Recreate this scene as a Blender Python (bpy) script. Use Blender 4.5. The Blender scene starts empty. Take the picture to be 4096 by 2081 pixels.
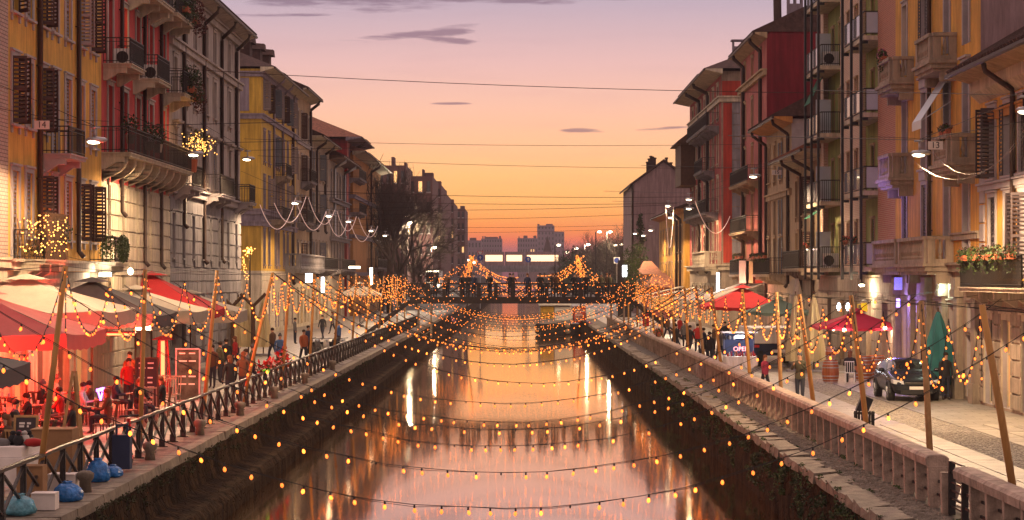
import bpy, bmesh, math, random
from math import sin, cos, pi, radians, sqrt, atan2
from mathutils import Vector, Matrix
R = random.Random(7)
sc = bpy.context.scene
col = sc.collection
F = 8500.0; CX = 2075.0; HY = 1110.0; EYE = 4.4
# ---------------------------------------------------------------- camera
cam_d = bpy.data.cameras.new('camera'); cam = bpy.data.objects.new('camera', cam_d); col.objects.link(cam)
cam.location = (0, 0, EYE); cam.rotation_euler = (radians(90), 0, 0)
cam_d.sensor_width = 36; cam_d.lens = F / 4096 * 36
cam_d.shift_x = (2048 - CX) / 4096; cam_d.shift_y = (HY - 1040.5) / 4096
cam_d.clip_start = 0.5; cam_d.clip_end = 9000
sc.camera = cam
# ---------------------------------------------------------------- world: dusk sky
SKY_STRENGTH = 1.2
def srgb(r, g, b):
    f = lambda c: (c / 255 / 12.92) if c / 255 <= 0.04045 else ((c / 255 + 0.055) / 1.055) ** 2.4
    return (f(r), f(g), f(b), 1)
W = bpy.data.worlds.new('World'); sc.world = W; W.use_nodes = True
nt = W.node_tree; nt.nodes.clear(); N = nt.nodes.new; L = nt.links.new
def mth(op, a, b=None, c=None):
    n = N('ShaderNodeMath'); n.operation = op
    for i, v in enumerate((a, b, c)):
        if v is None: continue
        if isinstance(v, (int, float)): n.inputs[i].default_value = v
        else: L(v, n.inputs[i])
    return n.outputs[0]
tc = N('ShaderNodeTexCoord'); sx = N('ShaderNodeSeparateXYZ'); L(tc.outputs['Generated'], sx.inputs[0])
dx, dy, dz = sx.outputs
ramp = N('ShaderNodeValToRGB'); L(mth('POWER', mth('MAXIMUM', dz, 0.0), 0.5), ramp.inputs[0])
stops = [(0.0, (96, 60, 78)), (0.006, (126, 76, 90)), (0.0135, (172, 96, 98)), (0.0175, (226, 108, 74)), (0.0225, (247, 138, 60)), (0.029, (253, 166, 78)),
         (0.036, (254, 184, 98)), (0.048, (253, 192, 120)), (0.062, (248, 190, 144)), (0.08, (236, 186, 164)), (0.10, (218, 178, 176)),
         (0.13, (176, 162, 180)), (0.25, (214, 190, 188)), (0.5, (204, 182, 180)), (1.0, (186, 168, 178))]
e = ramp.color_ramp.elements
while len(e) > 1: e.remove(e[-1])
for i, (p, c) in enumerate(stops):
    k = e[0] if i == 0 else e.new(sqrt(p))
    k.position = sqrt(p); k.color = srgb(*c)
# away from the sunset the unseen sky is warm beige, brightened as fill light
mixr = N('ShaderNodeMix'); mixr.data_type = 'RGBA'; mixr.inputs['A'].default_value = srgb(204, 174, 164)
L(mth('SMOOTH_MIN', mth('MAXIMUM', mth('MULTIPLY_ADD', dy, 0.62, 0.42), 0.0), 1.0, 0.05), mixr.inputs['Factor']); L(ramp.outputs[0], mixr.inputs['B'])
# clouds: dark violet streaks (centre azimuth x, elevation z, half sizes, tilt)
CL = [(-0.078, 0.1305, 0.060, 0.0062, 0.0), (-0.100, 0.1300, 0.030, 0.0060, 0.0), (-0.005, 0.1308, 0.060, 0.0034, 0.0), (-0.052, 0.1130, 0.030, 0.0019, 0.09), (-0.034, 0.1148, 0.016, 0.0026, 0.14), (-0.036, 0.1112, 0.020, 0.0015, -0.10),
      (0.030, 0.0690, 0.0105, 0.0013, 0.0), (0.071, 0.0700, 0.017, 0.0009, 0.06), (-0.12, 0.1215, 0.028, 0.0012, 0.03), (0.10, 0.131, 0.025, 0.0016, -0.02), (-0.03, 0.0815, 0.010, 0.0007, 0)]
nz = N('ShaderNodeTexNoise'); nz.inputs['Scale'].default_value = 1.0; nz.inputs['Detail'].default_value = 7; nz.inputs['Roughness'].default_value = 0.62
mp = N('ShaderNodeMapping'); mp.inputs['Scale'].default_value = (34, 34, 330); L(tc.outputs['Generated'], mp.inputs[0]); L(mp.outputs[0], nz.inputs['Vector'])
wob = mth('MULTIPLY', mth('SUBTRACT', nz.outputs['Fac'], 0.5), 4.2)
acc = None
for (cx, cz, hx, hz, tl) in CL:
    ux = mth('DIVIDE', mth('SUBTRACT', mth('DIVIDE', dx, mth('MAXIMUM', dy, 0.05)), cx), hx)
    uz = mth('DIVIDE', mth('SUBTRACT', mth('SUBTRACT', dz, cz), mth('MULTIPLY', mth('SUBTRACT', dx, cx), tl)), hz)
    d = mth('ADD', mth('ADD', mth('MULTIPLY', ux, ux), mth('MULTIPLY', uz, uz)), wob)
    m = mth('MULTIPLY', mth('MAXIMUM', mth('SUBTRACT', 1.0, d), 0.0), 1.1)
    acc = m if acc is None else mth('MAXIMUM', acc, m)
acc = mth('MULTIPLY', mth('MINIMUM', acc, 1.0), mth('GREATER_THAN', dy, 0.3))
mixc = N('ShaderNodeMix'); mixc.data_type = 'RGBA'; L(mth('MULTIPLY', acc, 0.72), mixc.inputs['Factor']); L(mixr.outputs['Result'], mixc.inputs['A']); mixc.inputs['B'].default_value = srgb(104, 88, 116)
nz2 = N('ShaderNodeTexNoise'); nz2.inputs['Scale'].default_value = 1.0; nz2.inputs['Detail'].default_value = 6; nz2.inputs['Roughness'].default_value = .6
mp2 = N('ShaderNodeMapping'); mp2.inputs['Scale'].default_value = (9, 9, 95); L(tc.outputs['Generated'], mp2.inputs[0]); L(mp2.outputs[0], nz2.inputs['Vector'])
wisp = mth('MULTIPLY', mth('MINIMUM', mth('MAXIMUM', mth('MULTIPLY', mth('SUBTRACT', nz2.outputs['Fac'], 0.5), 3.0), 0.0), 1.0), 0.16)
mixw = N('ShaderNodeMix'); mixw.data_type = 'RGBA'; L(wisp, mixw.inputs['Factor']); L(mixc.outputs['Result'], mixw.inputs['A']); mixw.inputs['B'].default_value = srgb(150, 118, 140)
skyt = N('ShaderNodeTexSky'); skyt.sky_type = 'NISHITA'; skyt.sun_disc = False
skyt.sun_elevation = radians(0.5); skyt.sun_rotation = radians(0); skyt.air_density = 1.2; skyt.dust_density = 1.5
addc = N('ShaderNodeMix'); addc.data_type = 'RGBA'; addc.blend_type = 'ADD'; addc.inputs['Factor'].default_value = 0.01
L(mixw.outputs['Result'], addc.inputs['A']); L(skyt.outputs[0], addc.inputs['B'])
bg = N('ShaderNodeBackground'); bg.inputs[1].default_value = SKY_STRENGTH; L(addc.outputs['Result'], bg.inputs[0])
wo = N('ShaderNodeOutputWorld'); L(bg.outputs[0], wo.inputs[0])
# ---------------------------------------------------------------- sun itself at the horizon; lamp put high as added soft warm fill
sd = bpy.data.lights.new('sun', 'SUN'); sd.energy = 0.9; sd.angle = radians(50); sd.color = (1.0, 0.62, 0.52)
so = bpy.data.objects.new('sun', sd); col.objects.link(so); so.rotation_euler = (radians(-38), 0, radians(4))
# ---------------------------------------------------------------- exposure
vs = sc.view_settings; vs.view_transform = 'Standard'; vs.look = 'None'; vs.exposure = -0.05; vs.gamma = 1.0; vs.use_curve_mapping = False
sc.cycles.use_denoising = True; sc.cycles.max_bounces = 5; sc.cycles.diffuse_bounces = 2; sc.cycles.glossy_bounces = 3
sc.cycles.transmission_bounces = 3; sc.cycles.transparent_max_bounces = 12; sc.cycles.sample_clamp_indirect = 4; sc.cycles.sample_clamp_direct = 0
sc.cycles.caustics_reflective = False; sc.cycles.caustics_refractive = False
# ================================================================= helpers
def P(px, py, Y): return Vector(((px - CX) * Y / F, Y, EYE + (HY - py) * Y / F))
def Yx(px, X): return F * X / (px - CX)
def G(px, py, z=0):
    Y = F * (EYE - z) / (py - HY); return Vector(((px - CX) * Y / F, Y, z))
class MB:
    def __init__(s): s.v = []; s.f = []; s.m = []
    def face(s, pts, m=0):
        n = len(s.v); s.v += [tuple(p) for p in pts]; s.f.append(tuple(range(n, n + len(pts)))); s.m.append(m)
    def hexa(s, p, m=0):            # p: 4 bottom ccw, 4 top
        n = len(s.v); s.v += [tuple(q) for q in p]
        for f in ((3, 2, 1, 0), (4, 5, 6, 7), (0, 1, 5, 4), (1, 2, 6, 5), (2, 3, 7, 6), (3, 0, 4, 7)):
            s.f.append(tuple(n + i for i in f)); s.m.append(m)
    def box(s, x0, x1, y0, y1, z0, z1, m=0):
        x0, x1 = min(x0, x1), max(x0, x1); y0, y1 = min(y0, y1), max(y0, y1)
        s.hexa([(x0, y0, z0), (x1, y0, z0), (x1, y1, z0), (x0, y1, z0), (x0, y0, z1), (x1, y0, z1), (x1, y1, z1), (x0, y1, z1)], m)
    def tube(s, pts, r, n=5, m=0, cap=True):
        pts = [Vector(p) for p in pts]; rings = []
        rr = r if isinstance(r, (list, tuple)) else [r] * len(pts)
        for i, p in enumerate(pts):
            d = (pts[min(i + 1, len(pts) - 1)] - pts[max(i - 1, 0)])
            if d.length < 1e-9: d = Vector((0, 0, 1))
            d.normalize()
            a = d.cross(Vector((0, 0, 1)) if abs(d.z) < 0.95 else Vector((1, 0, 0))).normalized(); b = d.cross(a)
            k = len(s.v)
            for j in range(n):
                t = 2 * pi * (j + .5) / n
                s.v.append(tuple(p + (a * cos(t) + b * sin(t)) * rr[i]))
            rings.append(k)
        for i in range(len(rings) - 1):
            for j in range(n):
                s.f.append((rings[i] + j, rings[i] + (j + 1) % n, rings[i + 1] + (j + 1) % n, rings[i + 1] + j)); s.m.append(m)
        if cap:
            s.f.append(tuple(rings[0] + j for j in range(n))[::-1]); s.m.append(m)
            s.f.append(tuple(rings[-1] + j for j in range(n))); s.m.append(m)
    def bar(s, a, b, w, h=None, m=0):
        a = Vector(a); b = Vector(b); h = h or w; d = (b - a).normalized()
        u = d.cross(Vector((0, 0, 1)) if abs(d.z) < 0.9 else Vector((0, 1, 0))).normalized() * w / 2; v = d.cross(u).normalized() * h / 2
        s.hexa([a - u - v, a + u - v, a + u + v, a - u + v, b - u - v, b + u - v, b + u + v, b - u + v], m)
    def lathe(s, prof, c=(0, 0, 0), n=10, m=0, sx=1, sy=1):
        k0 = []
        for (r, z) in prof:
            k0.append(len(s.v))
            for j in range(n):
                t = 2 * pi * j / n; s.v.append((c[0] + r * cos(t) * sx, c[1] + r * sin(t) * sy, c[2] + z))
        for i in range(len(prof) - 1):
            for j in range(n):
                s.f.append((k0[i] + j, k0[i] + (j + 1) % n, k0[i + 1] + (j + 1) % n, k0[i + 1] + j)); s.m.append(m)
        s.f.append(tuple(k0[0] + j for j in range(n))[::-1]); s.m.append(m)
        s.f.append(tuple(k0[-1] + j for j in range(n))); s.m.append(m)
    def blob(s, c, r, m=0, n=7, jit=0.2, rnd=R):
        c = Vector(c); r = Vector(r) if not isinstance(r, (int, float)) else Vector((r, r, r)); k = len(s.v); rows = 4
        for i in range(1, rows):
            ph = pi * i / rows
            for j in range(n):
                t = 2 * pi * j / n; q = 1 + rnd.uniform(-jit, jit)
                s.v.append((c.x + r.x * sin(ph) * cos(t) * q, c.y + r.y * sin(ph) * sin(t) * q, c.z + r.z * cos(ph) * q))
        for i in range(rows - 2):
            for j in range(n):
                s.f.append((k + i * n + j, k + (i + 1) * n + j, k + (i + 1) * n + (j + 1) % n, k + i * n + (j + 1) % n)); s.m.append(m)
        s.v.append((c.x, c.y, c.z + r.z)); s.v.append((c.x, c.y, c.z - r.z)); t0 = len(s.v) - 2
        for j in range(n):
            s.f.append((t0, k + j, k + (j + 1) % n)); s.m.append(m)
            s.f.append((t0 + 1, k + (rows - 2) * n + (j + 1) % n, k + (rows - 2) * n + j)); s.m.append(m)
    def mesh(s, name, mats, smooth=False, off=None):
        me = bpy.data.meshes.new(name)
        v = s.v if off is None else [(a - off[0], b - off[1], c - off[2]) for a, b, c in s.v]
        me.from_pydata(v, [], s.f)
        for mt in (mats if isinstance(mats, (list, tuple)) else [mats]): me.materials.append(mt)
        me.polygons.foreach_set('material_index', s.m)
        if smooth: me.polygons.foreach_set('use_smooth', [True] * len(s.f))
        me.update(); return me
ORG = {}
def tag(o, label=None, cat=None, group=None, kind=None):
    if label: o['label'] = label
    if cat: o['category'] = cat
    if group: o['group'] = group
    if kind: o['kind'] = kind
    return o
def root(name, label, cat, loc=(0, 0, 0), group=None, rz=0):
    o = bpy.data.objects.new(name, None); col.objects.link(o); o.location = loc; o.rotation_euler = (0, 0, rz)
    o.empty_display_size = 0.2; ORG[o.name] = Vector(loc); return tag(o, label, cat, group)
def put(mb, name, mats, parent=None, smooth=False):      # vertices in world coordinates (root unrotated)
    off = ORG.get(parent.name) if parent else None
    o = bpy.data.objects.new(name, mb.mesh(name, mats, smooth, off)); col.objects.link(o)
    if parent: o.parent = parent; ORG[o.name] = off
    return o
def loc_put(mb, name, mats, parent=None, smooth=False):   # vertices local to parent
    o = bpy.data.objects.new(name, mb.mesh(name, mats, smooth)); col.objects.link(o)
    if parent: o.parent = parent
    return o
def inst(me, name, parent=None, loc=(0, 0, 0), rot=(0, 0, 0), scl=None):   # loc in world coordinates when parent is an unrotated root
    o = bpy.data.objects.new(name, me); col.objects.link(o)
    off = Vector((0, 0, 0))
    if parent: o.parent = parent; off = ORG.get(parent.name, off)
    o.location = Vector(loc) - off; o.rotation_euler = rot
    if scl: o.scale = scl if isinstance(scl, (tuple, list, Vector)) else (scl,) * 3
    ORG[o.name] = Vector(loc); return o
def copy_tree(o, parent=None):
    c = o.copy(); col.objects.link(c); c.parent = parent
    if not parent: ORG[c.name] = Vector(c.location)
    for ch in [q for q in o.children]: copy_tree(ch, c)
    return c
# ================================================================= materials
def mat(name, rgb, rough=0.85, var=0.12, scale=1.2, bump=0.0, bscale=20, metal=0.0, emis=None, estr=0, streak=0.0, spec=0.35, alpha=None, samp=True, dirt=0.0):
    if 'plaster' in name or name in ('cream_stone', 'grey_stone', 'pale_stone', 'quay_stone', 'weathered_parapet_stone'): dirt = .38
    m = bpy.data.materials.new(name); m.use_nodes = True; t = m.node_tree; b = t.nodes['Principled BSDF']
    b.inputs['Base Color'].default_value = (*rgb, 1); b.inputs['Roughness'].default_value = rough; b.inputs['Metallic'].default_value = metal
    b.inputs['Specular IOR Level'].default_value = spec
    if alpha is not None: b.inputs['Alpha'].default_value = alpha
    if emis: b.inputs['Emission Color'].default_value = (*emis, 1); b.inputs['Emission Strength'].default_value = estr
    if var > 0 or bump > 0:
        g = t.nodes.new('ShaderNodeNewGeometry')
        if var > 0:
            n = t.nodes.new('ShaderNodeTexNoise'); n.inputs['Scale'].default_value = scale; n.inputs['Detail'].default_value = 5; n.inputs['Roughness'].default_value = 0.65
            src = g.outputs['Position']
            if streak:
                mp = t.nodes.new('ShaderNodeMapping'); mp.inputs['Scale'].default_value = (1, 1, streak); t.links.new(src, mp.inputs[0]); src = mp.outputs[0]
            t.links.new(src, n.inputs['Vector'])
            r = t.nodes.new('ShaderNodeMapRange'); r.inputs[1].default_value = 0.3; r.inputs[2].default_value = 0.7
            r.inputs[3].default_value = 1 - var * 1.6; r.inputs[4].default_value = 1 + var
            t.links.new(n.outputs['Fac'], r.inputs[0])
            mx = t.nodes.new('ShaderNodeMix'); mx.data_type = 'RGBA'; mx.blend_type = 'MULTIPLY'; mx.inputs['Factor'].default_value = 1
            mx.inputs['A'].default_value = (*rgb, 1); t.links.new(r.outputs[0], mx.inputs['B']); last = mx.outputs['Result']
            if dirt:      # run-off streaks and blotches that belong to the old plaster itself
                m3 = t.nodes.new('ShaderNodeMapping'); m3.inputs['Scale'].default_value = (1.6, 1.6, .14); t.links.new(g.outputs['Position'], m3.inputs[0])
                n3 = t.nodes.new('ShaderNodeTexNoise'); n3.inputs['Scale'].default_value = 2.2; n3.inputs['Detail'].default_value = 8; n3.inputs['Roughness'].default_value = .7; t.links.new(m3.outputs[0], n3.inputs['Vector'])
                r3 = t.nodes.new('ShaderNodeMapRange'); r3.inputs[1].default_value = .36; r3.inputs[2].default_value = .62; r3.inputs[3].default_value = 1 - dirt; r3.inputs[4].default_value = 1.05; t.links.new(n3.outputs['Fac'], r3.inputs[0])
                mx3 = t.nodes.new('ShaderNodeMix'); mx3.data_type = 'RGBA'; mx3.blend_type = 'MULTIPLY'; mx3.inputs['Factor'].default_value = 1; t.links.new(last, mx3.inputs['A']); t.links.new(r3.outputs[0], mx3.inputs['B']); last = mx3.outputs['Result']
            t.links.new(last, b.inputs['Base Color'])
        if bump > 0:
            n2 = t.nodes.new('ShaderNodeTexNoise'); n2.inputs['Scale'].default_value = bscale; n2.inputs['Detail'].default_value = 4
            t.links.new(g.outputs['Position'], n2.inputs['Vector'])
            bp = t.nodes.new('ShaderNodeBump'); bp.inputs['Strength'].default_value = bump; bp.inputs['Distance'].default_value = 0.05
            t.links.new(n2.outputs['Fac'], bp.inputs['Height']); t.links.new(bp.outputs[0], b.inputs['Normal'])
    if emis and not samp: m.cycles.emission_sampling = 'NONE'
    return m
def brickmat(name, c1, c2, mort, scale, bw=0.5, rh=0.25, axis='y', ms=0.02):
    m = mat(name, c1, var=0); t = m.node_tree; b = t.nodes['Principled BSDF']
    g = t.nodes.new('ShaderNodeNewGeometry'); s = t.nodes.new('ShaderNodeSeparateXYZ'); c = t.nodes.new('ShaderNodeCombineXYZ')
    t.links.new(g.outputs['Position'], s.inputs[0])
    a = t.nodes.new('ShaderNodeMath'); a.operation = 'ADD'; t.links.new(s.outputs[0], a.inputs[0]); t.links.new(s.outputs[1], a.inputs[1])
    t.links.new(a.outputs[0], c.inputs[0])
    t.links.new(s.outputs[2], c.inputs[1])
    k = t.nodes.new('ShaderNodeTexBrick'); t.links.new(c.outputs[0], k.inputs['Vector'])
    k.inputs['Color1'].default_value = (*c1, 1); k.inputs['Color2'].default_value = (*c2, 1); k.inputs['Mortar'].default_value = (*mort, 1)
    k.inputs['Scale'].default_value = scale; k.inputs['Brick Width'].default_value = bw; k.inputs['Row Height'].default_value = rh; k.inputs['Mortar Size'].default_value = ms
    t.links.new(k.outputs['Color'], b.inputs['Base Color'])
    bp = t.nodes.new('ShaderNodeBump'); bp.inputs['Strength'].default_value = 0.6; bp.inputs['Distance'].default_value = 0.02; bp.invert = True
    t.links.new(k.outputs['Fac'], bp.inputs['Height']); t.links.new(bp.outputs[0], b.inputs['Normal']); return m
M = {}
M['yellow'] = mat('yellow_plaster', (.68, .37, .07), var=.16, scale=.5, bump=.15, bscale=6)
M['yellow2'] = mat('ochre_plaster', (.66, .34, .06), var=.15, scale=.5, bump=.15, bscale=6)
M['yellow3'] = mat('bright_yellow_plaster', (.62, .38, .06), var=.12, scale=.4)
M['orange'] = mat('orange_plaster', (.46, .20, .05), var=.12, scale=.4)
M['red'] = mat('red_plaster', (.60, .07, .068), var=.15, scale=.5, bump=.1, bscale=6)
M['rosso'] = mat('faded_red_plaster', (.34, .06, .05), var=.15, scale=.5)
M['pink'] = mat('pink_plaster', (.46, .13, .11), var=.15, scale=.6)
M['darkred'] = mat('dark_red_plaster', (.20, .012, .022), var=.12, scale=.3)
M['deepred'] = mat('deep_red_plaster', (.33, .022, .026), var=.12, scale=.3)
M['stripe'] = mat('scarlet_plaster', (.44, .05, .03), var=.1, scale=.6)
M['cream'] = mat('cream_stone', (.58, .49, .37), var=.14, scale=1.0, bump=.2, bscale=8)
M['beige'] = mat('beige_plaster', (.46, .385, .35), var=.13, scale=.6)
M['greystone'] = mat('grey_stone', (.27, .25, .27), var=.14, scale=1.2, bump=.3, bscale=8)
M['palestone'] = mat('pale_stone', (.36, .285, .22), var=.15, scale=1.4, bump=.3, bscale=8)
M['tan'] = mat('tan_plaster', (.46, .32, .19), var=.14, scale=.6)
M['trim'] = mat('grey_trim', (.36, .32, .33), var=.1, scale=2)
M['violet'] = mat('violet_grey_plaster', (.27, .22, .27), var=.08, scale=1)
M['mauve'] = mat('mauve_plaster', (.30, .20, .21), var=.1, scale=.4)
M['brickR'] = brickmat('red_brick', (.40, .13, .075), (.32, .10, .06), (.42, .30, .22), 1.0, .28, .085, ms=.012)
M['brickP'] = brickmat('pale_brick', (.52, .34, .25), (.46, .29, .21), (.6, .5, .4), 1.0, .28, .085, ms=.012)
M['brickW'] = brickmat('whitewashed_brick', (.44, .32, .27), (.38, .27, .23), (.16, .10, .09), 1.0, .35, .12, ms=.014)
M['green'] = mat('green_plaster', (.27, .29, .08), var=.12, scale=.6)
M['glass'] = mat('window_glass', (.02, .022, .03), rough=.08, var=0, spec=.8)
M['glassb'] = mat('pale_curtained_glass', (.16, .15, .17), rough=.2, var=0, spec=.6)
M['glow'] = mat('lit_window_glass', (.6, .4, .2), var=0, emis=(1, .55, .2), estr=1.3)
M['glowdim'] = mat('dim_lit_glass', (.4, .25, .12), var=0, emis=(1, .5, .16), estr=.35)
M['woodbrown'] = mat('brown_shutter_paint', (.055, .025, .02), rough=.6, var=.1, scale=8)
M['shutpink'] = mat('grey_shutter_paint', (.30, .24, .24), rough=.5, var=.1, scale=8)
M['shutblue'] = mat('blue_grey_shutter_paint', (.13, .15, .19), rough=.5, var=.1, scale=8)
M['shutdark'] = mat('dark_shutter_paint', (.05, .035, .04), rough=.6, var=.1, scale=8)
M['iron'] = mat('dark_iron', (.035, .03, .03), rough=.5, var=.2, scale=6, metal=.4)
M['railiron'] = mat('painted_railing_iron', (.05, .043, .042), rough=.42, var=.25, scale=9, metal=.55, bump=.2, bscale=60)
M['pipe'] = mat('brown_downpipe_metal', (.05, .028, .022), rough=.5, var=.15, scale=4, metal=.3)
M['steel'] = mat('galvanised_metal', (.4, .4, .42), rough=.4, var=.1, metal=.7)
M['roof'] = mat('dark_roof_tiles', (.07, .035, .03), var=.35, scale=3, bump=.4, bscale=12)
M['tile'] = mat('terracotta_tiles', (.26, .10, .06), var=.35, scale=4, bump=.3, bscale=12)
M['white'] = mat('white_paint', (.72, .70, .68), rough=.6, var=.06, scale=3)
M['cloth'] = mat('white_cloth', (.74, .66, .62), rough=.9, var=.06, scale=3)
M['panel'] = mat('frosted_glass_panel', (.44, .49, .56), rough=.28, var=.06, scale=2, spec=.7)
M['panelf'] = mat('glossy_glass_panel', (.25, .25, .27), rough=.07, var=0, spec=1.0)
M['panelf'].node_tree.nodes['Principled BSDF'].inputs['IOR'].default_value = 2.3
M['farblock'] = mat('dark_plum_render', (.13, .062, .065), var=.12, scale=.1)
M['hazyblock'] = mat('haze_tinted_render', (.24, .16, .21), var=.08, scale=.05)  # grey-violet puts distance haze into the wall colour
M['wood'] = mat('amber_wood_pole', (.48, .24, .07), rough=.65, var=.3, scale=3, streak=.15, bump=.2, bscale=40)
M['wood2'] = mat('pale_wood', (.42, .24, .10), rough=.7, var=.2, scale=4)
M['darkwood'] = mat('dark_wood', (.09, .045, .025), rough=.7, var=.2, scale=4)
M['black'] = mat('black_plastic', (.018, .018, .02), rough=.5, var=0)
M['rubber'] = mat('black_rubber', (.02, .02, .02), rough=.8, var=0)
M['bulb'] = mat('warm_bulb_glass', (.8, .5, .2), var=0, emis=(1, .185, .016), estr=3.6)
t_ = M['bulb'].node_tree; oi = t_.nodes.new('ShaderNodeObjectInfo'); pw = t_.nodes.new('ShaderNodeMath'); pw.operation = 'POWER'; pw.inputs[1].default_value = 4; mr = t_.nodes.new('ShaderNodeMapRange'); mr.inputs[3].default_value = 2.2; mr.inputs[4].default_value = 9
t_.links.new(oi.outputs['Random'], pw.inputs[0]); t_.links.new(pw.outputs[0], mr.inputs[0]); t_.links.new(mr.outputs[0], t_.nodes['Principled BSDF'].inputs['Emission Strength'])
M['bulbfar'] = mat('far_warm_bulb_glass', (.8, .5, .2), var=0, emis=(1, .22, .02), estr=2.6)
M['fairy'] = mat('fairy_light_glass', (.8, .5, .2), var=0, emis=(1, .45, .10), estr=4, samp=False)
M['lamp'] = mat('street_lamp_glass', (.8, .8, .7), var=0, emis=(1, .80, .52), estr=12)
M['lampw'] = mat('white_led_glass', (.8, .8, .8), var=0, emis=(.92, .95, 1), estr=10)
M['leaf'] = mat('dark_leaf', (.028, .05, .014), rough=.7, var=.4, scale=6)
M['leafbr'] = mat('bright_leaf', (.05, .085, .02), rough=.7, var=.4, scale=6)
M['leafred'] = mat('russet_leaf', (.10, .03, .025), rough=.7, var=.4, scale=6)
M['flowred'] = mat('red_flower', (.62, .015, .012), rough=.6, var=.2, scale=10)
M['flowpink'] = mat('magenta_flower', (.40, .08, .22), rough=.6, var=.3, scale=10)
M['terra'] = mat('terracotta_pot', (.40, .11, .05), rough=.8, var=.1)
M['twig'] = mat('bare_twig_bark', (.062, .045, .035), rough=.9, var=.2, scale=3)
M['stone'] = mat('quay_stone', (.22, .18, .14), var=.25, scale=2.2, bump=.5, bscale=14)
M['parapet'] = mat('weathered_parapet_stone', (.44, .325, .26), var=.25, scale=3, bump=.5, bscale=25)
M['slab'] = mat('granite_paving_slab', (.30, .262, .215), rough=.55, var=.2, scale=1.6, bump=.25, bscale=18)
M['slab2'] = mat('darker_granite_slab', (.26, .225, .19), rough=.55, var=.2, scale=1.6, bump=.25, bscale=18)
M['cobble'] = mat('river_cobble', (.24, .205, .165), rough=.6, var=.35, scale=9)
M['joint'] = mat('paving_joint_dirt', (.09, .075, .06), var=.25, scale=2)
M['moss'] = mat('wet_wall_moss', (.030, .034, .010), rough=.8, var=.4, scale=4)
# ================================================================= ground, canal, water
LX, RXE = -8.35, 6.6       # canal edges
CE = 900.0                 # canal passes under the road bridge here
def sheet(name, rects, z, m, kind='structure'):
    mb = MB()
    for (x0, x1, y0, y1) in rects: mb.face([(x0, y0, z), (x1, y0, z), (x1, y1, z), (x0, y1, z)])
    return tag(put(mb, name, m), kind=kind)
def pavemat(name, c1, c2, mort, scale, bw, rh, ms, rough=.5, swap=False):
    m = mat(name, c1, rough=rough, var=0); t = m.node_tree; b = t.nodes['Principled BSDF']
    g = t.nodes.new('ShaderNodeNewGeometry'); mp = t.nodes.new('ShaderNodeMapping'); t.links.new(g.outputs['Position'], mp.inputs[0])
    if swap: mp.inputs['Rotation'].default_value = (0, 0, pi / 2)
    k = t.nodes.new('ShaderNodeTexBrick'); t.links.new(mp.outputs[0], k.inputs['Vector'])
    k.inputs['Color1'].default_value = (*c1, 1); k.inputs['Color2'].default_value = (*c2, 1); k.inputs['Mortar'].default_value = (*mort, 1)
    k.inputs['Scale'].default_value = scale; k.inputs['Brick Width'].default_value = bw; k.inputs['Row Height'].default_value = rh; k.inputs['Mortar Size'].default_value = ms
    n = t.nodes.new('ShaderNodeTexNoise'); n.inputs['Scale'].default_value = 1.2; n.inputs['Detail'].default_value = 5; t.links.new(g.outputs['Position'], n.inputs['Vector'])
    r = t.nodes.new('ShaderNodeMapRange'); r.inputs[1].default_value = .3; r.inputs[2].default_value = .7; r.inputs[3].default_value = .75; r.inputs[4].default_value = 1.15; t.links.new(n.outputs['Fac'], r.inputs[0])
    mx = t.nodes.new('ShaderNodeMix'); mx.data_type = 'RGBA'; mx.blend_type = 'MULTIPLY'; mx.inputs['Factor'].default_value = 1
    t.links.new(k.outputs['Color'], mx.inputs['A']); t.links.new(r.outputs[0], mx.inputs['B']); t.links.new(mx.outputs['Result'], b.inputs['Base Color'])
    bp = t.nodes.new('ShaderNodeBump'); bp.inputs['Strength'].default_value = .5; bp.inputs['Distance'].default_value = .02; bp.invert = True
    t.links.new(k.outputs['Fac'], bp.inputs['Height']); t.links.new(bp.outputs[0], b.inputs['Normal']); return m
M['pave'] = pavemat('street_slabs', (.27, .235, .195), (.23, .20, .165), (.10, .085, .07), 1.0, 1.1, .55, .02)
M['paveL'] = pavemat('left_street_slabs', (.27, .225, .18), (.22, .185, .15), (.09, .075, .06), 1.0, .9, .42, .025)
M['asph'] = mat('far_asphalt', (.05, .045, .05), var=.2, scale=.3)
sheet('street', [(-60, -19.5, 15, CE), (16.0, 60, 15, CE)], -.02, M['paveL'])
sheet('street', [(-19.6, LX - .45, 15, CE)], 0.0, M['joint'])
sheet('street', [(8.2, 16.6, 15, CE)], 0.0, M['joint'])
sheet('road', [(-395, 395, CE + 18, 1640)], 0.0, M['asph'])
sheet('street', [(-19.6, -8.8, 70, CE)], 0.012, M['paveL'])
sheet('street', [(8.2, 11.5, 62, CE), (13.0, 16.6, 58, CE)], 0.012, M['pave'])
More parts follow.
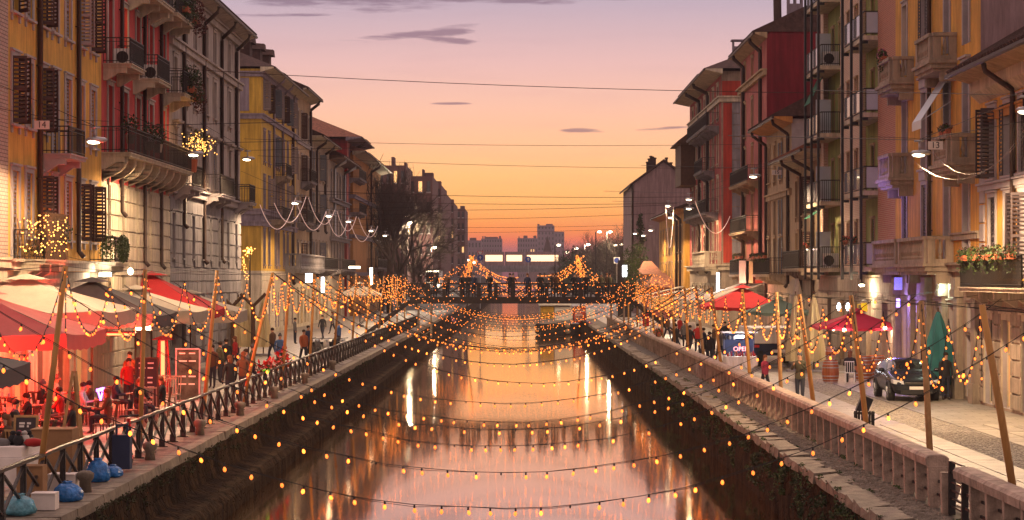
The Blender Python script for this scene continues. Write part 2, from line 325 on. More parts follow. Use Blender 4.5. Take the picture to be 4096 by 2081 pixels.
# paving slabs near the camera, every one its own piece
def slabs(stree, xs0, xs1, y0, y1, w, l, across, maxn, m, seed):
    rr = random.Random(seed); n = 0
    sm = []
    for k in range(6):
        mb = MB(); a, b = (l, w) if across else (w, l); g = .012
        h = .03; t = rr.uniform(-.004, .004)
        mb.hexa([(-a / 2 + g, -b / 2 + g, 0), (a / 2 - g, -b / 2 + g, 0), (a / 2 - g, b / 2 - g, 0), (-a / 2 + g, b / 2 - g, 0),
                 (-a / 2 + g + .01, -b / 2 + g + .01, h + t), (a / 2 - g - .01, -b / 2 + g + .01, h), (a / 2 - g - .01, b / 2 - g - .01, h - t), (-a / 2 + g + .01, b / 2 - g - .01, h)])
        sm.append(mb.mesh('paving_slab', M['slab'] if k % 3 else M['slab2']))
    a, b = (l, w) if across else (w, l)
    nc = max(1, round((xs1 - xs0) / a)); sc_ = (xs1 - xs0) / (nc * a); a *= sc_; y = y0; row = 0
    while y < y1:
        for c in range(nc):
            if n >= maxn: return
            inst(rr.choice(sm), 'paving_slab', stree, (xs0 + (c + .5) * a, y + b / 2 + (b / 2 if (c % 2 and not across) else 0), rr.uniform(.0, .006)), (0, 0, 0), (sc_, 1, 1)); n += 1
        y += b; row += 1
sl = tag(put((lambda q: (q.box(LX - 11.2, LX - .5, 30, 70, -.05, .006), q)[1])(MB()), 'pavement', M['joint']), kind='structure')
ORG[sl.name] = Vector((0, 0, 0))
slabs(sl, -13.8, -9.4, 36, 62, .62, 1.1, True, 290, M['slab'], 3)
mb = MB(); 
for (x0, x1) in ((-19.5, -13.82),): mb.box(x0, x1, 30, 70, 0, .03)
put(mb, 'street_strip', M['paveL'], None); tag(bpy.data.objects['street_strip'], kind='structure')
slr = tag(put((lambda q: (q.box(8.3, 16.4, 30, 62, -.05, .006), q)[1])(MB()), 'pavement', M['joint']), kind='structure'); ORG[slr.name] = Vector((0, 0, 0))
slabs(slr, 8.4, 11.5, 33, 62, .78, 1.55, False, 150, M['slab'], 4)
slabs(slr, 13.05, 16.0, 40, 62, .75, 1.5, False, 140, M['slab'], 5)
# cobbles: a strip of small stones nobody could count
mb = MB(); rr = random.Random(5)
y = 36.0
while y < 92:
    step = .105 if y < 60 else .16
    x = 11.55
    while x < 12.98:
        s_ = step * .5; xx = x + rr.uniform(-.02, .02); yy = y + rr.uniform(-.02, .02); h = .025 + rr.uniform(0, .02)
        k = len(mb.v); mb.v += [(xx - s_, yy - s_, 0), (xx + s_, yy - s_, 0), (xx + s_, yy + s_, 0), (xx - s_, yy + s_, 0), (xx - s_ * .5, yy - s_ * .5, h), (xx + s_ * .5, yy - s_ * .5, h), (xx + s_ * .5, yy + s_ * .5, h), (xx - s_ * .5, yy + s_ * .5, h)]
        for f in ((4, 5, 6, 7), (0, 1, 5, 4), (1, 2, 6, 5), (2, 3, 7, 6), (3, 0, 4, 7)): mb.f.append(tuple(k + i for i in f)); mb.m.append(0)
        x += step
    y += step
put(mb, 'cobbles', M['cobble'], slr); bpy.data.objects['cobbles']['kind'] = 'stuff'
sheet('street', [(11.5, 13.0, 92, CE)], 0.008, M['cobble'])
# water
def watermat():
    m = bpy.data.materials.new('canal_water'); m.use_nodes = True; t = m.node_tree; b = t.nodes['Principled BSDF']
    b.inputs['Base Color'].default_value = (.08, .04, .02, 1); b.inputs['Roughness'].default_value = .06; b.inputs['IOR'].default_value = 3.2; b.inputs['Specular IOR Level'].default_value = .9
    g = t.nodes.new('ShaderNodeNewGeometry'); mp = t.nodes.new('ShaderNodeMapping'); mp.inputs['Scale'].default_value = (2.6, .5, 1); t.links.new(g.outputs['Position'], mp.inputs[0])
    n = t.nodes.new('ShaderNodeTexNoise'); n.inputs['Scale'].default_value = 2.2; n.inputs['Detail'].default_value = 3; t.links.new(mp.outputs[0], n.inputs['Vector'])
    bp = t.nodes.new('ShaderNodeBump'); bp.inputs['Strength'].default_value = .035; bp.inputs['Distance'].default_value = .03
    t.links.new(n.outputs['Fac'], bp.inputs['Height']); t.links.new(bp.outputs[0], b.inputs['Normal'])
    gl = t.nodes.new('ShaderNodeBsdfGlossy'); gl.inputs['Color'].default_value = (1, .83, .66, 1); gl.inputs['Roughness'].default_value = .055; t.links.new(bp.outputs[0], gl.inputs['Normal']); mx = t.nodes.new('ShaderNodeMixShader'); mx.inputs[0].default_value = .84
    t.links.new(b.outputs[0], mx.inputs[1]); t.links.new(gl.outputs[0], mx.inputs[2]); t.links.new(mx.outputs[0], [q for q in t.nodes if q.type == 'OUTPUT_MATERIAL'][0].inputs[0]); return m
M['water'] = watermat()
WZ = -1.7
sheet('water', [(-8.6, 6.9, 10, CE + 30)], WZ, M['water'])
# canal walls (left: battered with a low step; right: upright)
def wallmat(name, c1, c2, scale):
    m = mat(name, c1, rough=.95, var=0, spec=.04); t = m.node_tree; b = t.nodes['Principled BSDF']
    g = t.nodes.new('ShaderNodeNewGeometry')
    n = t.nodes.new('ShaderNodeTexNoise'); n.inputs['Scale'].default_value = scale; n.inputs['Detail'].default_value = 7; n.inputs['Roughness'].default_value = .7
    mp = t.nodes.new('ShaderNodeMapping'); mp.inputs['Scale'].default_value = (1, 1, .45); t.links.new(g.outputs['Position'], mp.inputs[0]); t.links.new(mp.outputs[0], n.inputs['Vector'])
    r = t.nodes.new('ShaderNodeValToRGB'); r.color_ramp.elements[0].position = .38; r.color_ramp.elements[0].color = (*c1, 1); r.color_ramp.elements[1].position = .66; r.color_ramp.elements[1].color = (*c2, 1)
    t.links.new(n.outputs['Fac'], r.inputs[0]); t.links.new(r.outputs[0], b.inputs['Base Color'])
    v = t.nodes.new('ShaderNodeTexVoronoi'); v.inputs['Scale'].default_value = 4; v.feature = 'DISTANCE_TO_EDGE'; t.links.new(g.outputs['Position'], v.inputs['Vector'])
    r2 = t.nodes.new('ShaderNodeMapRange'); r2.inputs[2].default_value = .12; t.links.new(v.outputs['Distance'], r2.inputs[0])
    ad = t.nodes.new('ShaderNodeMath'); t.links.new(r2.outputs[0], ad.inputs[0]); t.links.new(n.outputs['Fac'], ad.inputs[1])
    bp = t.nodes.new('ShaderNodeBump'); bp.inputs['Strength'].default_value = .9; bp.inputs['Distance'].default_value = .06; t.links.new(ad.outputs[0], bp.inputs['Height']); t.links.new(bp.outputs[0], b.inputs['Normal']); return m
M['wall'] = wallmat('damp_canal_wall', (.010, .0065, .004), (.058, .034, .018), 1.6)
def strip(name, prof, y0, y1, m, nseg=1, jit=0, seed=1, parent=None, kind='structure'):
    mb = MB(); rr = random.Random(seed)
    ys = [y0 + (y1 - y0) * i / nseg for i in range(nseg + 1)]
    J = [[(x + rr.uniform(-jit, jit), z + rr.uniform(-jit, jit) * .5) for x, z in prof] for _ in ys]
    for i in range(nseg):
        for k in range(len(prof) - 1):
            a, b, c, d = J[i][k], J[i][k + 1], J[i + 1][k + 1], J[i + 1][k]
            mb.face([(a[0], ys[i], a[1]), (b[0], ys[i], b[1]), (c[0], ys[i + 1], c[1]), (d[0], ys[i + 1], d[1])])
    o = put(mb, name, m, parent)
    return tag(o, kind=kind)
strip('canal_wall', [(-8.5, -.16), (-8.32, -.2), (-8.28, -.75), (-8.2, -1.0), (-7.55, -1.12), (-7.42, -1.3), (-7.4, -2.6)], 15, 260, M['wall'], 300, .035, 2)
strip('canal_wall', [(6.9, -.14), (6.66, -.2), (6.72, -.6), (6.62, -1.1), (6.66, -2.6)], 15, 260, M['wall'], 300, .05, 3)
strip('canal_wall', [(-8.5, -.16), (-7.5, -1.0), (-7.4, -2.6)], 260, CE, M['wall'], 20, .03, 2)
strip('canal_wall', [(6.9, -.14), (6.66, -2.6)], 260, CE, M['wall'], 20, .03, 3)
# coping stones along the left edge
def stones(name, x0, x1, y0, y1, z0, z1, l, m, seed, n=None, jit=.01):
    q = root(name, None, None, (0, y0, 0)); tag(q, kind='structure'); rr = random.Random(seed); ms = []
    for k in range(8):
        mb = MB(); e = .02
        j = lambda: rr.uniform(-jit, jit)
        mb.hexa([(x0 + j(), e, z0), (x1 + j(), e, z0), (x1 + j(), l - e, z0), (x0 + j(), l - e, z0),
                 (x0, e + .012, z1 - .02 + j()), (x1 - .02 + j() * 3, e + .012, z1 + j()), (x1 - .02 + j() * 3, l - e - .012, z1 + j()), (x0, l - e - .012, z1 - .01 + j())])
        ms.append(mb.mesh('coping_stone', m))
    y = y0; c = 0
    while y < y1:
        inst(rr.choice(ms), 'coping_stone', q, (0, y, 0)); y += l; c += 1
    return q
stones('quay_edge', -9.45, LX + .02, 28, 290, -.22, .02, 1.35, M['stone'], 4)
strip('quay_edge', [(-9.45, .015), (LX, .015), (LX, -.3)], 290, CE, M['stone'])
stones('quay_edge', 6.58, 7.15, 28, 200, -.2, .03, .92, M['stone'], 6, jit=.05)
# rough cobbled ledge between the coping and the parapet
sheet('ledge', [(7.1, 8.4, 15, CE)], -.015, M['joint'])
mb = MB(); rr = random.Random(8); y = 30.0
while y < 120:
    st = .13 if y < 60 else .2
    x = 7.18
    while x < 7.95:
        s_ = st * rr.uniform(.36, .5); xx = x + rr.uniform(-.02, .02); yy = y + rr.uniform(-.03, .03)
        k = len(mb.v); h = rr.uniform(0, .035)
        mb.v += [(xx - s_, yy - s_, -.015), (xx + s_, yy - s_, -.015), (xx + s_, yy + s_, -.015), (xx - s_, yy + s_, -.015), (xx - s_ * .5, yy - s_ * .5, h), (xx + s_ * .5, yy - s_ * .5, h), (xx + s_ * .5, yy + s_ * .5, h), (xx - s_ * .5, yy + s_ * .5, h)]
        for f in ((4, 5, 6, 7), (0, 1, 5, 4), (1, 2, 6, 5), (2, 3, 7, 6), (3, 0, 4, 7)): mb.f.append(tuple(k + i for i in f)); mb.m.append(0)
        x += st
    y += st
tag(put(mb, 'ledge_cobbles', M['stone']), kind='stuff')
# moss and creepers on the right wall, grass on the edges
def leaves(mb, c, r, n, s=.05, rr=R, m=0):
    for _ in range(n):
        while True:
            d = Vector((rr.uniform(-1, 1), rr.uniform(-1, 1), rr.uniform(-1, 1)))
            if d.length < 1: break
        p = Vector(c) + Vector((d.x * r[0], d.y * r[1], d.z * r[2]))
        a = Vector((rr.gauss(0, 1), rr.gauss(0, 1), rr.gauss(0, 1))).normalized(); b = a.cross(Vector((rr.gauss(0, 1), rr.gauss(0, 1), rr.gauss(0, 1)))).normalized()
        q = s * rr.uniform(.6, 1.4)
        mb.face([p - a * q, p - b * q * .6, p + a * q, p + b * q * .6], m)
mb = MB(); rr = random.Random(11)
for k in range(210):
    y = 36 + 70 * rr.random() ** 1.4; z = -.2 - rr.random() ** 1.5 * 1.1
    leaves(mb, (6.6, y, z), (.10, rr.uniform(.15, .5), rr.uniform(.08, .25)), 45, .035, rr, 0 if rr.random() < .6 else 1)
for k in range(70):
    y = 34 + 60 * rr.random(); leaves(mb, (rr.choice([6.62, 7.16, 7.9]), y, .02), (.08, .25, .05), 24, .03, rr, 1)
tag(put(mb, 'wall_creeper', [M['leaf'], M['leafbr']]), kind='stuff')
mb = MB()
for k in range(260):
    y = 32 + 90 * rr.random() ** 1.3; leaves(mb, (-8.26 + rr.uniform(-.02, .03), y, -.16 - rr.random() ** 2 * .5), (.04, .35, .07), 26, .025, rr, 0)
tag(put(mb, 'wall_moss', [M['moss']]), kind='stuff')
# ================================================================= buildings
def shutter_mesh(w, h, m, louv=.13):
    mb = MB(); t = .035; b = .06
    mb.box(0, b, -t / 2, t / 2, 0, h); mb.box(w - b, w, -t / 2, t / 2, 0, h)
    for z in (0, h * .48, h - .09): mb.box(b + .001, w - b - .001, -t / 2, t / 2, z, z + .09)
    z = .11
    while z < h - .12:
        if not (h * .45 < z < h * .53): mb.hexa([(b, -t / 2, z - .035), (w - b, -t / 2, z - .035), (w - b, -t / 2 + .01, z - .035), (b, -t / 2 + .01, z - .035), (b, t / 2 - .01, z + .03), (w - b, t / 2 - .01, z + .03), (w - b, t / 2, z + .03), (b, t / 2, z + .03)])
        z += louv
    return mb.mesh('shutter', m)
WM = {}
def wmeshes(w, h, fr, frm, sill, shm):
    k = (round(w, 2), round(h, 2), fr, frm, sill, shm)
    if k in WM: return WM[k]
    mb = MB()        # frame in local coords: x outward from wall, y along, z up from opening bottom; fr = surround width
    if fr:
        mb.box(-.02, .05, -w / 2 - fr, -w / 2 - .001, -.02 if sill else 0, h + fr); mb.box(-.02, .05, w / 2 + .001, w / 2 + fr, -.02 if sill else 0, h + fr); mb.box(-.018, .052, -w / 2, w / 2, h + .001, h + fr - .002)
        mb.box(-.02, .10, -w / 2 - fr - .06, w / 2 + fr + .06, h + fr + .001, h + fr + .07)
    if sill:
        mb.box(-.2, .14, -w / 2 - fr - .05, w / 2 + fr + .05, -.10, -.021); mb.box(-.02, .06, -w / 2 - fr * .8, -w / 2 + .02, -.32, -.101); mb.box(-.02, .06, w / 2 - .02, w / 2 + fr * .8, -.32, -.101)
    mb.box(-.20, -.14, -w / 2, -w / 2 + .06, 0, h); mb.box(-.20, -.14, w / 2 - .06, w / 2, 0, h); mb.box(-.20, -.14, -w / 2 + .061, w / 2 - .061, h - .06, h); mb.box(-.20, -.14, -w / 2 + .061, w / 2 - .061, 0, .06)
    f = mb.mesh('window', M[frm])
    mb = MB(); mb.box(-.185, -.175, -w / 2 + .05, w / 2 - .05, .05, h - .05); mb.box(-.174, -.15, -.03, .03, .05, h - .05, 1); mb.box(-.173, -.152, -w / 2 + .05, w / 2 - .05, h * .6, h * .6 + .05, 1)
    g = mb.mesh('pane', [M['glass'], M[frm]])
    s = shutter_mesh(w / 2 - .01, h - .02, M[shm]) if shm else None
    WM[k] = (f, g, s); return WM[k]
def window(b, o, X, yc, z, w, h, st='closed', fr=.16, frm='trim', sill=True, shm='shutpink', pane=None):
    f, g, s = wmeshes(w, h, fr, frm, sill, shm if st != 'none' else None)
    rz = 0 if o > 0 else pi
    wo = inst(f, 'window', b, (X, yc, z), (0, 0, rz))
    def sub(me, name, x, y, zz, r=0):
        q = bpy.data.objects.new(name, me); col.objects.link(q); q.parent = wo; q.location = (x, y, zz); q.rotation_euler = (0, 0, r); return q
    if st != 'closed' or True:
        p = sub(g, 'pane', 0, 0, 0)
        if pane is None and int(yc * 13.7 + z * 5.3) % 10 < 3: pane = 'glassb'
        elif pane is None and int(yc * 7.9 + z * 3.1) % 23 == 0: pane = 'glowdim'
        if pane: p.material_slots[0].link = 'OBJECT'; p.material_slots[0].material = M[pane]
    if st == 'closed': sub(s, 'shutter', -.06, -w / 2 + .005, .01, pi / 2); sub(s, 'shutter', -.06, w / 2 - .005, .01, -pi / 2)
    elif st == 'ajar': sub(s, 'shutter', .02, -w / 2, .01, radians(14)); sub(s, 'shutter', .02, w / 2, .01, radians(-22))
    elif st == 'flat': sub(s, 'shutter', .075, -w / 2 - .01, .01, -pi / 2); sub(s, 'shutter', .075, w / 2 + .01, .01, pi / 2)
    elif st == 'half': sub(s, 'shutter', -.06, -w / 2 + .005, .01, pi / 2); sub(s, 'shutter', .02, w / 2, .01, radians(-40))
    return wo
def wallgrid(mb, o, X, Y0, Y1, z0, z1, holes, bands=(), dep=.22, rm=None):
    ys = sorted(set([Y0, Y1] + [h[0] for h in holes] + [h[1] for h in holes])); zs = sorted(set([z0, z1] + [h[2] for h in holes] + [h[3] for h in holes] + [b[0] for b in bands]))
    ys = [y for y in ys if Y0 <= y <= Y1]; zs = [z for z in zs if z0 <= z <= z1]
    def bm(z):
        for zt, mi in bands:
            if z < zt: return mi
        return 0
    for i in range(len(ys) - 1):
        yc = (ys[i] + ys[i + 1]) / 2
        for j in range(len(zs) - 1):
            zc = (zs[j] + zs[j + 1]) / 2
            if any(h[0] < yc < h[1] and h[2] < zc < h[3] for h in holes): continue
            mb.face([(X, ys[i], zs[j]), (X, ys[i + 1], zs[j]), (X, ys[i + 1], zs[j + 1]), (X, ys[i], zs[j + 1])], bm(zc))
    for (a, b, c, d) in holes:
        XI = X - o * dep; k = rm if rm is not None else bm((c + d) / 2)
        mb.face([(X, a, c), (XI, a, c), (XI, a, d), (X, a, d)], k); mb.face([(X, b, c), (XI, b, c), (XI, b, d), (X, b, d)], k)
        mb.face([(X, a, c), (X, b, c), (XI, b, c), (XI, a, c)], k); mb.face([(X, a, d), (X, b, d), (XI, b, d), (XI, a, d)], k)
        mb.face([(XI, a, c), (XI, b, c), (XI, b, d), (XI, a, d)], k)
def shell(mb, o, X, Y0, Y1, H, dep, bands=(), flank=None):
    XB = X - o * dep; zs = [-.2] + [z for z, _ in bands if z < H] + [H]
    def bm(z):
        for zt, mi in bands:
            if z < zt: return mi
        return 0
    for j in range(len(zs) - 1):
        k = bm((zs[j] + zs[j + 1]) / 2) if flank is None else flank
        for Y in (Y0, Y1): mb.face([(X, Y, zs[j]), (XB, Y, zs[j]), (XB, Y, zs[j + 1]), (X, Y, zs[j + 1])], k)
        mb.face([(XB, Y0, zs[j]), (XB, Y1, zs[j]), (XB, Y1, zs[j + 1]), (XB, Y0, zs[j + 1])], k)
    mb.face([(X, Y0, H), (X, Y1, H), (XB, Y1, H), (XB, Y0, H)], 0)
def rooftop(b, o, X, Y0, Y1, z, dep, over=1.0, pitch=.42, mname='roof', soff='palestone', hip=False, oy=.3, eth=.35):
    mb = MB(); XO = X + o * over; XR = X - o * dep / 2; XB = X - o * (dep + over); zr = z + eth + abs(XR - XO) * pitch; h = (dep / 2) if hip else 0
    a0, a1 = Y0 - oy, Y1 + oy; r0, r1 = a0 + h, a1 - h
    if r0 > r1: r0 = r1 = (a0 + a1) / 2
    E = z + .14
    mb.face([(XO, a0, E), (XO, a1, E), (XR, r1, zr), (XR, r0, zr)]); mb.face([(XB, a0, E), (XB, a1, E), (XR, r1, zr), (XR, r0, zr)])
    for (aa, rr_) in ((a0, r0), (a1, r1)): mb.face([(XO, aa, E), (XB, aa, E), (XR, rr_, zr)], 0)
    # curved tile rows seen at the eave
    n = int((a1 - a0) / .45); rf = None
    for i in range(n):
        y = a0 + .2 + i * .45
        if r0 <= y <= r1 or not hip: 
            u = XO + (XR - XO) * .995; mb.tube([(XO + o * .05, y, E + .03), (XR, y, zr + .03)], .07, 4, 0)
    rf = put(mb, 'roof', M[mname], b)
    mb = MB()      # eave box with sloping soffit + gutter
    mb.hexa([(X - o * .02, a0, z - .28), (XO - o * .12, a0, z + .02), (XO - o * .12, a1, z + .02), (X - o * .02, a1, z - .28), (X - o * .02, a0, z + .12), (XO - o * .12, a0, z + .12), (XO - o * .12, a1, z + .12), (X - o * .02, a1, z + .12)])
    put(mb, 'eave', M[soff], b)
    mb = MB(); mb.tube([(XO - o * .02, a0, z + .06), (XO - o * .02, a1, z + .06)], .09, 6); put(mb, 'gutter', M['pipe'], b)
    return rf
def course(b, o, X, Y0, Y1, z, h, p, m='trim', name='cornice', flankX=None):
    mb = MB(); mb.box(X - o * .02, X + o * p, Y0, Y1, z, z + h); mb.box(X - o * .02, X + o * p * 1.6, Y0 - .02, Y1 + .02, z + h + .001, z + h + h * .35)
    if flankX is not None:
        mb.box(X + o * p, X - o * flankX, Y0 - p, Y0 - .001, z, z + h); mb.box(X + o * p * 1.6, X - o * flankX, Y0 - p * 1.6, Y0 - .021, z + h + .001, z + h + h * .35)
    return put(mb, name, M[m], b)
def downpipe(b, o, X, y, z0, z1, over=1.0, m='pipe', r=.065, kick=True):
    x = X + o * .12
    pts = [(x, y, z0), (x, y, z1 - 1.0), (x + o * .02, y, z1 - .85), (X + o * (over - .12), y + .1, z1 - .25), (X + o * (over - .05), y + .1, z1 + .05)]
    if kick: pts = [(x + o * .18, y, z0 - .22), (x + o * .04, y, z0 - .05)] + pts
    mb = MB(); mb.tube(pts, r, 6); z = z0 + .6
    while z < z1 - 1.2: mb.box(X, x + o * .08, y - .09, y + .09, z, z + .04); z += 1.9
    return put(mb, 'downpipe', M[m], b, True)
def iron_balcony(b, o, X, Ya, Yb, z, prot=.95, h=.95, slab='palestone', th=.16, gap=.14, nbr=None, scroll=True, rm='iron', panel=None, brk=True):
    mb = MB(); x1 = X + o * prot
    mb.box(X, x1, Ya, Yb, z - th, z); mb.box(X, x1 + o * .05, Ya - .05, Yb + .05, z - .05, z - .001 + .002)
    if brk:
        nb = nbr or max(2, int((Yb - Ya) / 1.3) + 1)
        for i in range(nb):
            y = Ya + .15 + (Yb - Ya - .3) * i / (nb - 1)
            mb.hexa([(X, y - .11, z - th - .5), (X + o * .12, y - .11, z - th - .5), (X + o * .12, y + .11, z - th - .5), (X, y + .11, z - th - .5),
                     (X, y - .11, z - th - .22), (X + o * prot * .55, y - .11, z - th - .22), (X + o * prot * .55, y + .11, z - th - .22), (X, y + .11, z - th - .22)])
            mb.box(X, X + o * prot * .82, y - .12, y + .12, z - th - .219, z - th - .001)
    s = put(mb, 'balcony', M[slab], b)
    mb = MB(); e = .05; t = .035
    for (p, q) in (((X, Ya + e), (x1 - o * e, Ya + e)), ((x1 - o * e, Ya + e), (x1 - o * e, Yb - e)), ((X, Yb - e), (x1 - o * e, Yb - e))):
        mb.bar((p[0], p[1], z + h), (q[0], q[1], z + h), .05, .04); mb.bar((p[0], p[1], z + .1), (q[0], q[1], z + .1), .03); mb.bar((p[0], p[1], z + h - .14), (q[0], q[1], z + h - .14), .022)
        d = Vector((q[0] - p[0], q[1] - p[1], 0)); n = max(2, int(d.length / gap))
        for i in range(n + 1):
            a = Vector((p[0], p[1], 0)) + d * i / n; w = .035 if i in (0, n) else .018
            mb.box(a.x - w / 2, a.x + w / 2, a.y - w / 2, a.y + w / 2, z, z + h - .02)
    rl = put(mb, 'railing', M[rm], s)
    return s
def stone_balcony(b, o, X, Ya, Yb, z, prot=.95, h=1.0, m='palestone'):
    mb = MB(); x1 = X + o * prot
    mb.box(X, x1 + o * .10, Ya - .10, Yb + .10, z - .12, z); mb.box(X, x1, Ya, Yb, z - .3, z - .121); mb.box(X, x1 - o * .1, Ya + .1, Yb - .1, z - .42, z - .301)
    for y in (Ya + .25, Yb - .25): mb.box(X, X + o * prot * .6, y - .14, y + .14, z - .75, z - .421)
    s = put(mb, 'balcony', M[m], b)
    mb = MB()
    def run(p, q):
        p = Vector(p); q = Vector(q); L_ = (q - p).length
        ax = abs(q.x - p.x) > abs(q.y - p.y); w = .11
        def bx(c0, c1, za, zb, ww):
            if ax: mb.box(c0.x, c1.x, c0.y - ww, c0.y + ww, za, zb)
            else: mb.box(c0.x - ww, c0.x + ww, c0.y, c1.y, za, zb)
        d = (q - p).normalized()
        bx(p, q, z + .001, z + .16, w); bx(p - d * .03, q + d * .03, z + h - .13, z + h, w + .04)
        bx(p, p + d * .28, z + .161, z + h - .131, w - .005); bx(q - d * .28, q, z + .161, z + h - .131, w - .005)
        n = max(1, int((L_ - .5) / .26))
        for i in range(n):
            c = p + d * (.28 + (L_ - .56) * (i + .5) / n); hh = h - .29
            mb.lathe([(.045, 0), (.07, hh * .1), (.04, hh * .2), (.085, hh * .42), (.05, hh * .68), (.035, hh * .85), (.06, hh)], (c.x, c.y, z + .16), 7)
    run((X, Ya + .1, 0), (x1 - o * .1, Ya + .1, 0)); run((x1 - o * .1, Ya + .22, 0), (x1 - o * .1, Yb - .22, 0)); run((X, Yb - .1, 0), (x1 - o * .1, Yb - .1, 0))
    put(mb, 'balustrade', M[m], s); return s
def quoins(b, o, X, Y0, Y1, z0, z1, rows, p=.05, m='cream', holes=(), l=1.3, seed=1, name='stone_block'):
    """rusticated stone blocks: every block a piece"""
    rr = random.Random(seed); h = (z1 - z0) / rows; cache = {}; n = 0
    for r_ in range(rows):
        y = Y0 - (l / 2 if r_ % 2 else 0); za = z0 + r_ * h
        while y < Y1 - .05:
            a, c = max(y, Y0), min(y + l, Y1); y += l
            segs = [(a, c)]
            for (ha, hb, hc, hd) in holes:
                if hc < za + h - .05 and hd > za + .05:
                    ns = []
                    for (s0, s1) in segs:
                        if hb + .02 <= s0 or ha - .02 >= s1: ns.append((s0, s1)); continue
                        if ha - .02 > s0: ns.append((s0, ha - .02))
                        if hb + .02 < s1: ns.append((hb + .02, s1))
                    segs = ns
            for (s0, s1) in segs:
                if s1 - s0 < .12 or n > 298: continue
                k = round((s1 - s0) * 10); w = k / 10 if abs(k / 10 - (s1 - s0)) < .03 else s1 - s0; kk = round(w, 2)
                if kk not in cache:
                    mb = MB(); g = .02; mb.hexa([(0, g, g), (0, kk - g, g), (0, kk - g, h - g), (0, g, h - g), (p, g + .02, g + .02), (p, kk - g - .02, g + .02), (p, kk - g - .02, h - g - .02), (p, g + .02, h - g - .02)])
                    cache[kk] = mb.mesh(name, M[m])
                if o > 0: inst(cache[kk], name, b, (X + .002, s0, za))
                else: inst(cache[kk], name, b, (X - .002, s0 + kk, za), (0, 0, pi))
                n += 1
def building(label, o, X, Y0, Y1, H, wall, rows=(), bands=(), dep=11, flankmat=None, name='apartment_building', extra=(), reveal=None, group='buildings lining the canal'):
    """rows: list of dict(z, h, w, cols=[y...], st=[...] ...)"""
    b = root(name, label, 'building', (X, (Y0 + Y1) / 2, 0)); b['group'] = group
    mats = [M[wall]] + [M[x] for _, x in bands] + ([M[flankmat]] if flankmat else []) + ([M[reveal]] if reveal else [])
    bb = [(z, i + 1) for i, (z, _) in enumerate(bands)]
    holes = []
    for r_ in rows:
        for y in r_['cols']: holes.append((y - r_['w'] / 2, y + r_['w'] / 2, r_['z'], r_['z'] + r_['h']))
    holes += list(extra)
    mb = MB(); wallgrid(mb, o, X, Y0, Y1, -.2, H, holes, bb, rm=(len(mats) - 1) if reveal else None)
    shell(mb, o, X, Y0, Y1, H, dep, bb, (1 + len(bands)) if flankmat else None)
    put(mb, 'wall', mats, b)
    for r_ in rows:
        sts = r_.get('st', ['closed']); shs = r_.get('shm', ['shutpink']); ps = r_.get('pane', {})
        for i, y in enumerate(r_['cols']):
            window(b, o, X, y, r_['z'], r_['w'], r_['h'], sts[i % len(sts)], r_.get('fr', .16), r_.get('frm', 'trim'), r_.get('sill', True), shs[i % len(shs)], ps.get(i))
    return b, holes
YL = lambda px, X: Yx(px, X)
# ================================================================= left bank buildings
o = 1; X = -16.2
ZL = lambda px, py, X: EYE + (HY - py) * abs(X) / abs(px - CX)
# --- L0 whitewashed brick sliver
y1 = YL(20, X)
b, hs = building('tall building of whitewashed brick cut off by the left edge of the photo', 1, X + .1, y1 - 9, y1, 20, 'brickW', [], [(4.6, 'cream')])
course(b, 1, X + .1, y1 - 9, y1, 4.7, .25, .1, 'cream')
# --- L1 yellow
ya, yb = y1, YL(405, X)
c1 = [YL(p, X) for p in (60, 115, 172, 219, 271, 323, 371)]
rows = [dict(z=12.95, w=.95, h=2.2, cols=c1, st=['half', 'closed', 'ajar', 'closed', 'closed', 'ajar', 'ajar'], shm=['woodbrown', 'shutpink', 'woodbrown', 'shutpink', 'shutpink', 'shutpink', 'woodbrown']),
        dict(z=9.35, w=.95, h=2.15, cols=c1[:3] + c1[5:], st=['ajar', 'closed', 'ajar', 'closed', 'closed'], shm=['woodbrown', 'shutpink', 'woodbrown', 'shutpink', 'shutpink']),
        dict(z=8.62, w=.95, h=2.9, cols=c1[3:5], st=['closed'], sill=False, shm=['shutpink']),
        dict(z=5.75, w=.95, h=2.1, cols=c1[1:], st=['closed', 'ajar', 'closed', 'closed', 'ajar', 'ajar'], shm=['shutpink', 'woodbrown', 'shutpink', 'shutpink', 'woodbrown', 'woodbrown']),
        dict(z=4.98, w=.95, h=2.85, cols=c1[:1], st=['closed'], sill=False),
        dict(z=.05, w=1.9, h=3.1, cols=[ya + 1.9, ya + 5.2, ya + 8.4, ya + 11.6], st=['none'], sill=False, frm='cream', fr=.2, pane={0: 'glowdim', 3: 'glowdim'})]
b, hs = building('orange-yellow apartment house with grey window surrounds and slatted shutters', 1, X, ya, yb, 21, 'yellow', rows, [(4.6, 'cream')])
course(b, 1, X, ya, yb, 4.62, .28, .22, 'cream'); course(b, 1, X, ya, yb, 4.2, .12, .08, 'cream')
downpipe(b, 1, X, YL(147, X), 5.2, 20, m='pipe', r=.1, kick=False); downpipe(b, 1, X, YL(303, X), 5.35, 20, r=.09)
s = iron_balcony(b, 1, X, 72.3 - .1, 74.9, 8.62, .95, .92, 'trim', nbr=2)
s1 = iron_balcony(b, 1, X, 68.2, 71.4, 4.98, 1.0, .95, 'cream', brk=True); s2 = iron_balcony(b, 1, X, 80.2, 82.8, 4.98, 1.0, .95, 'cream')
L1b = b
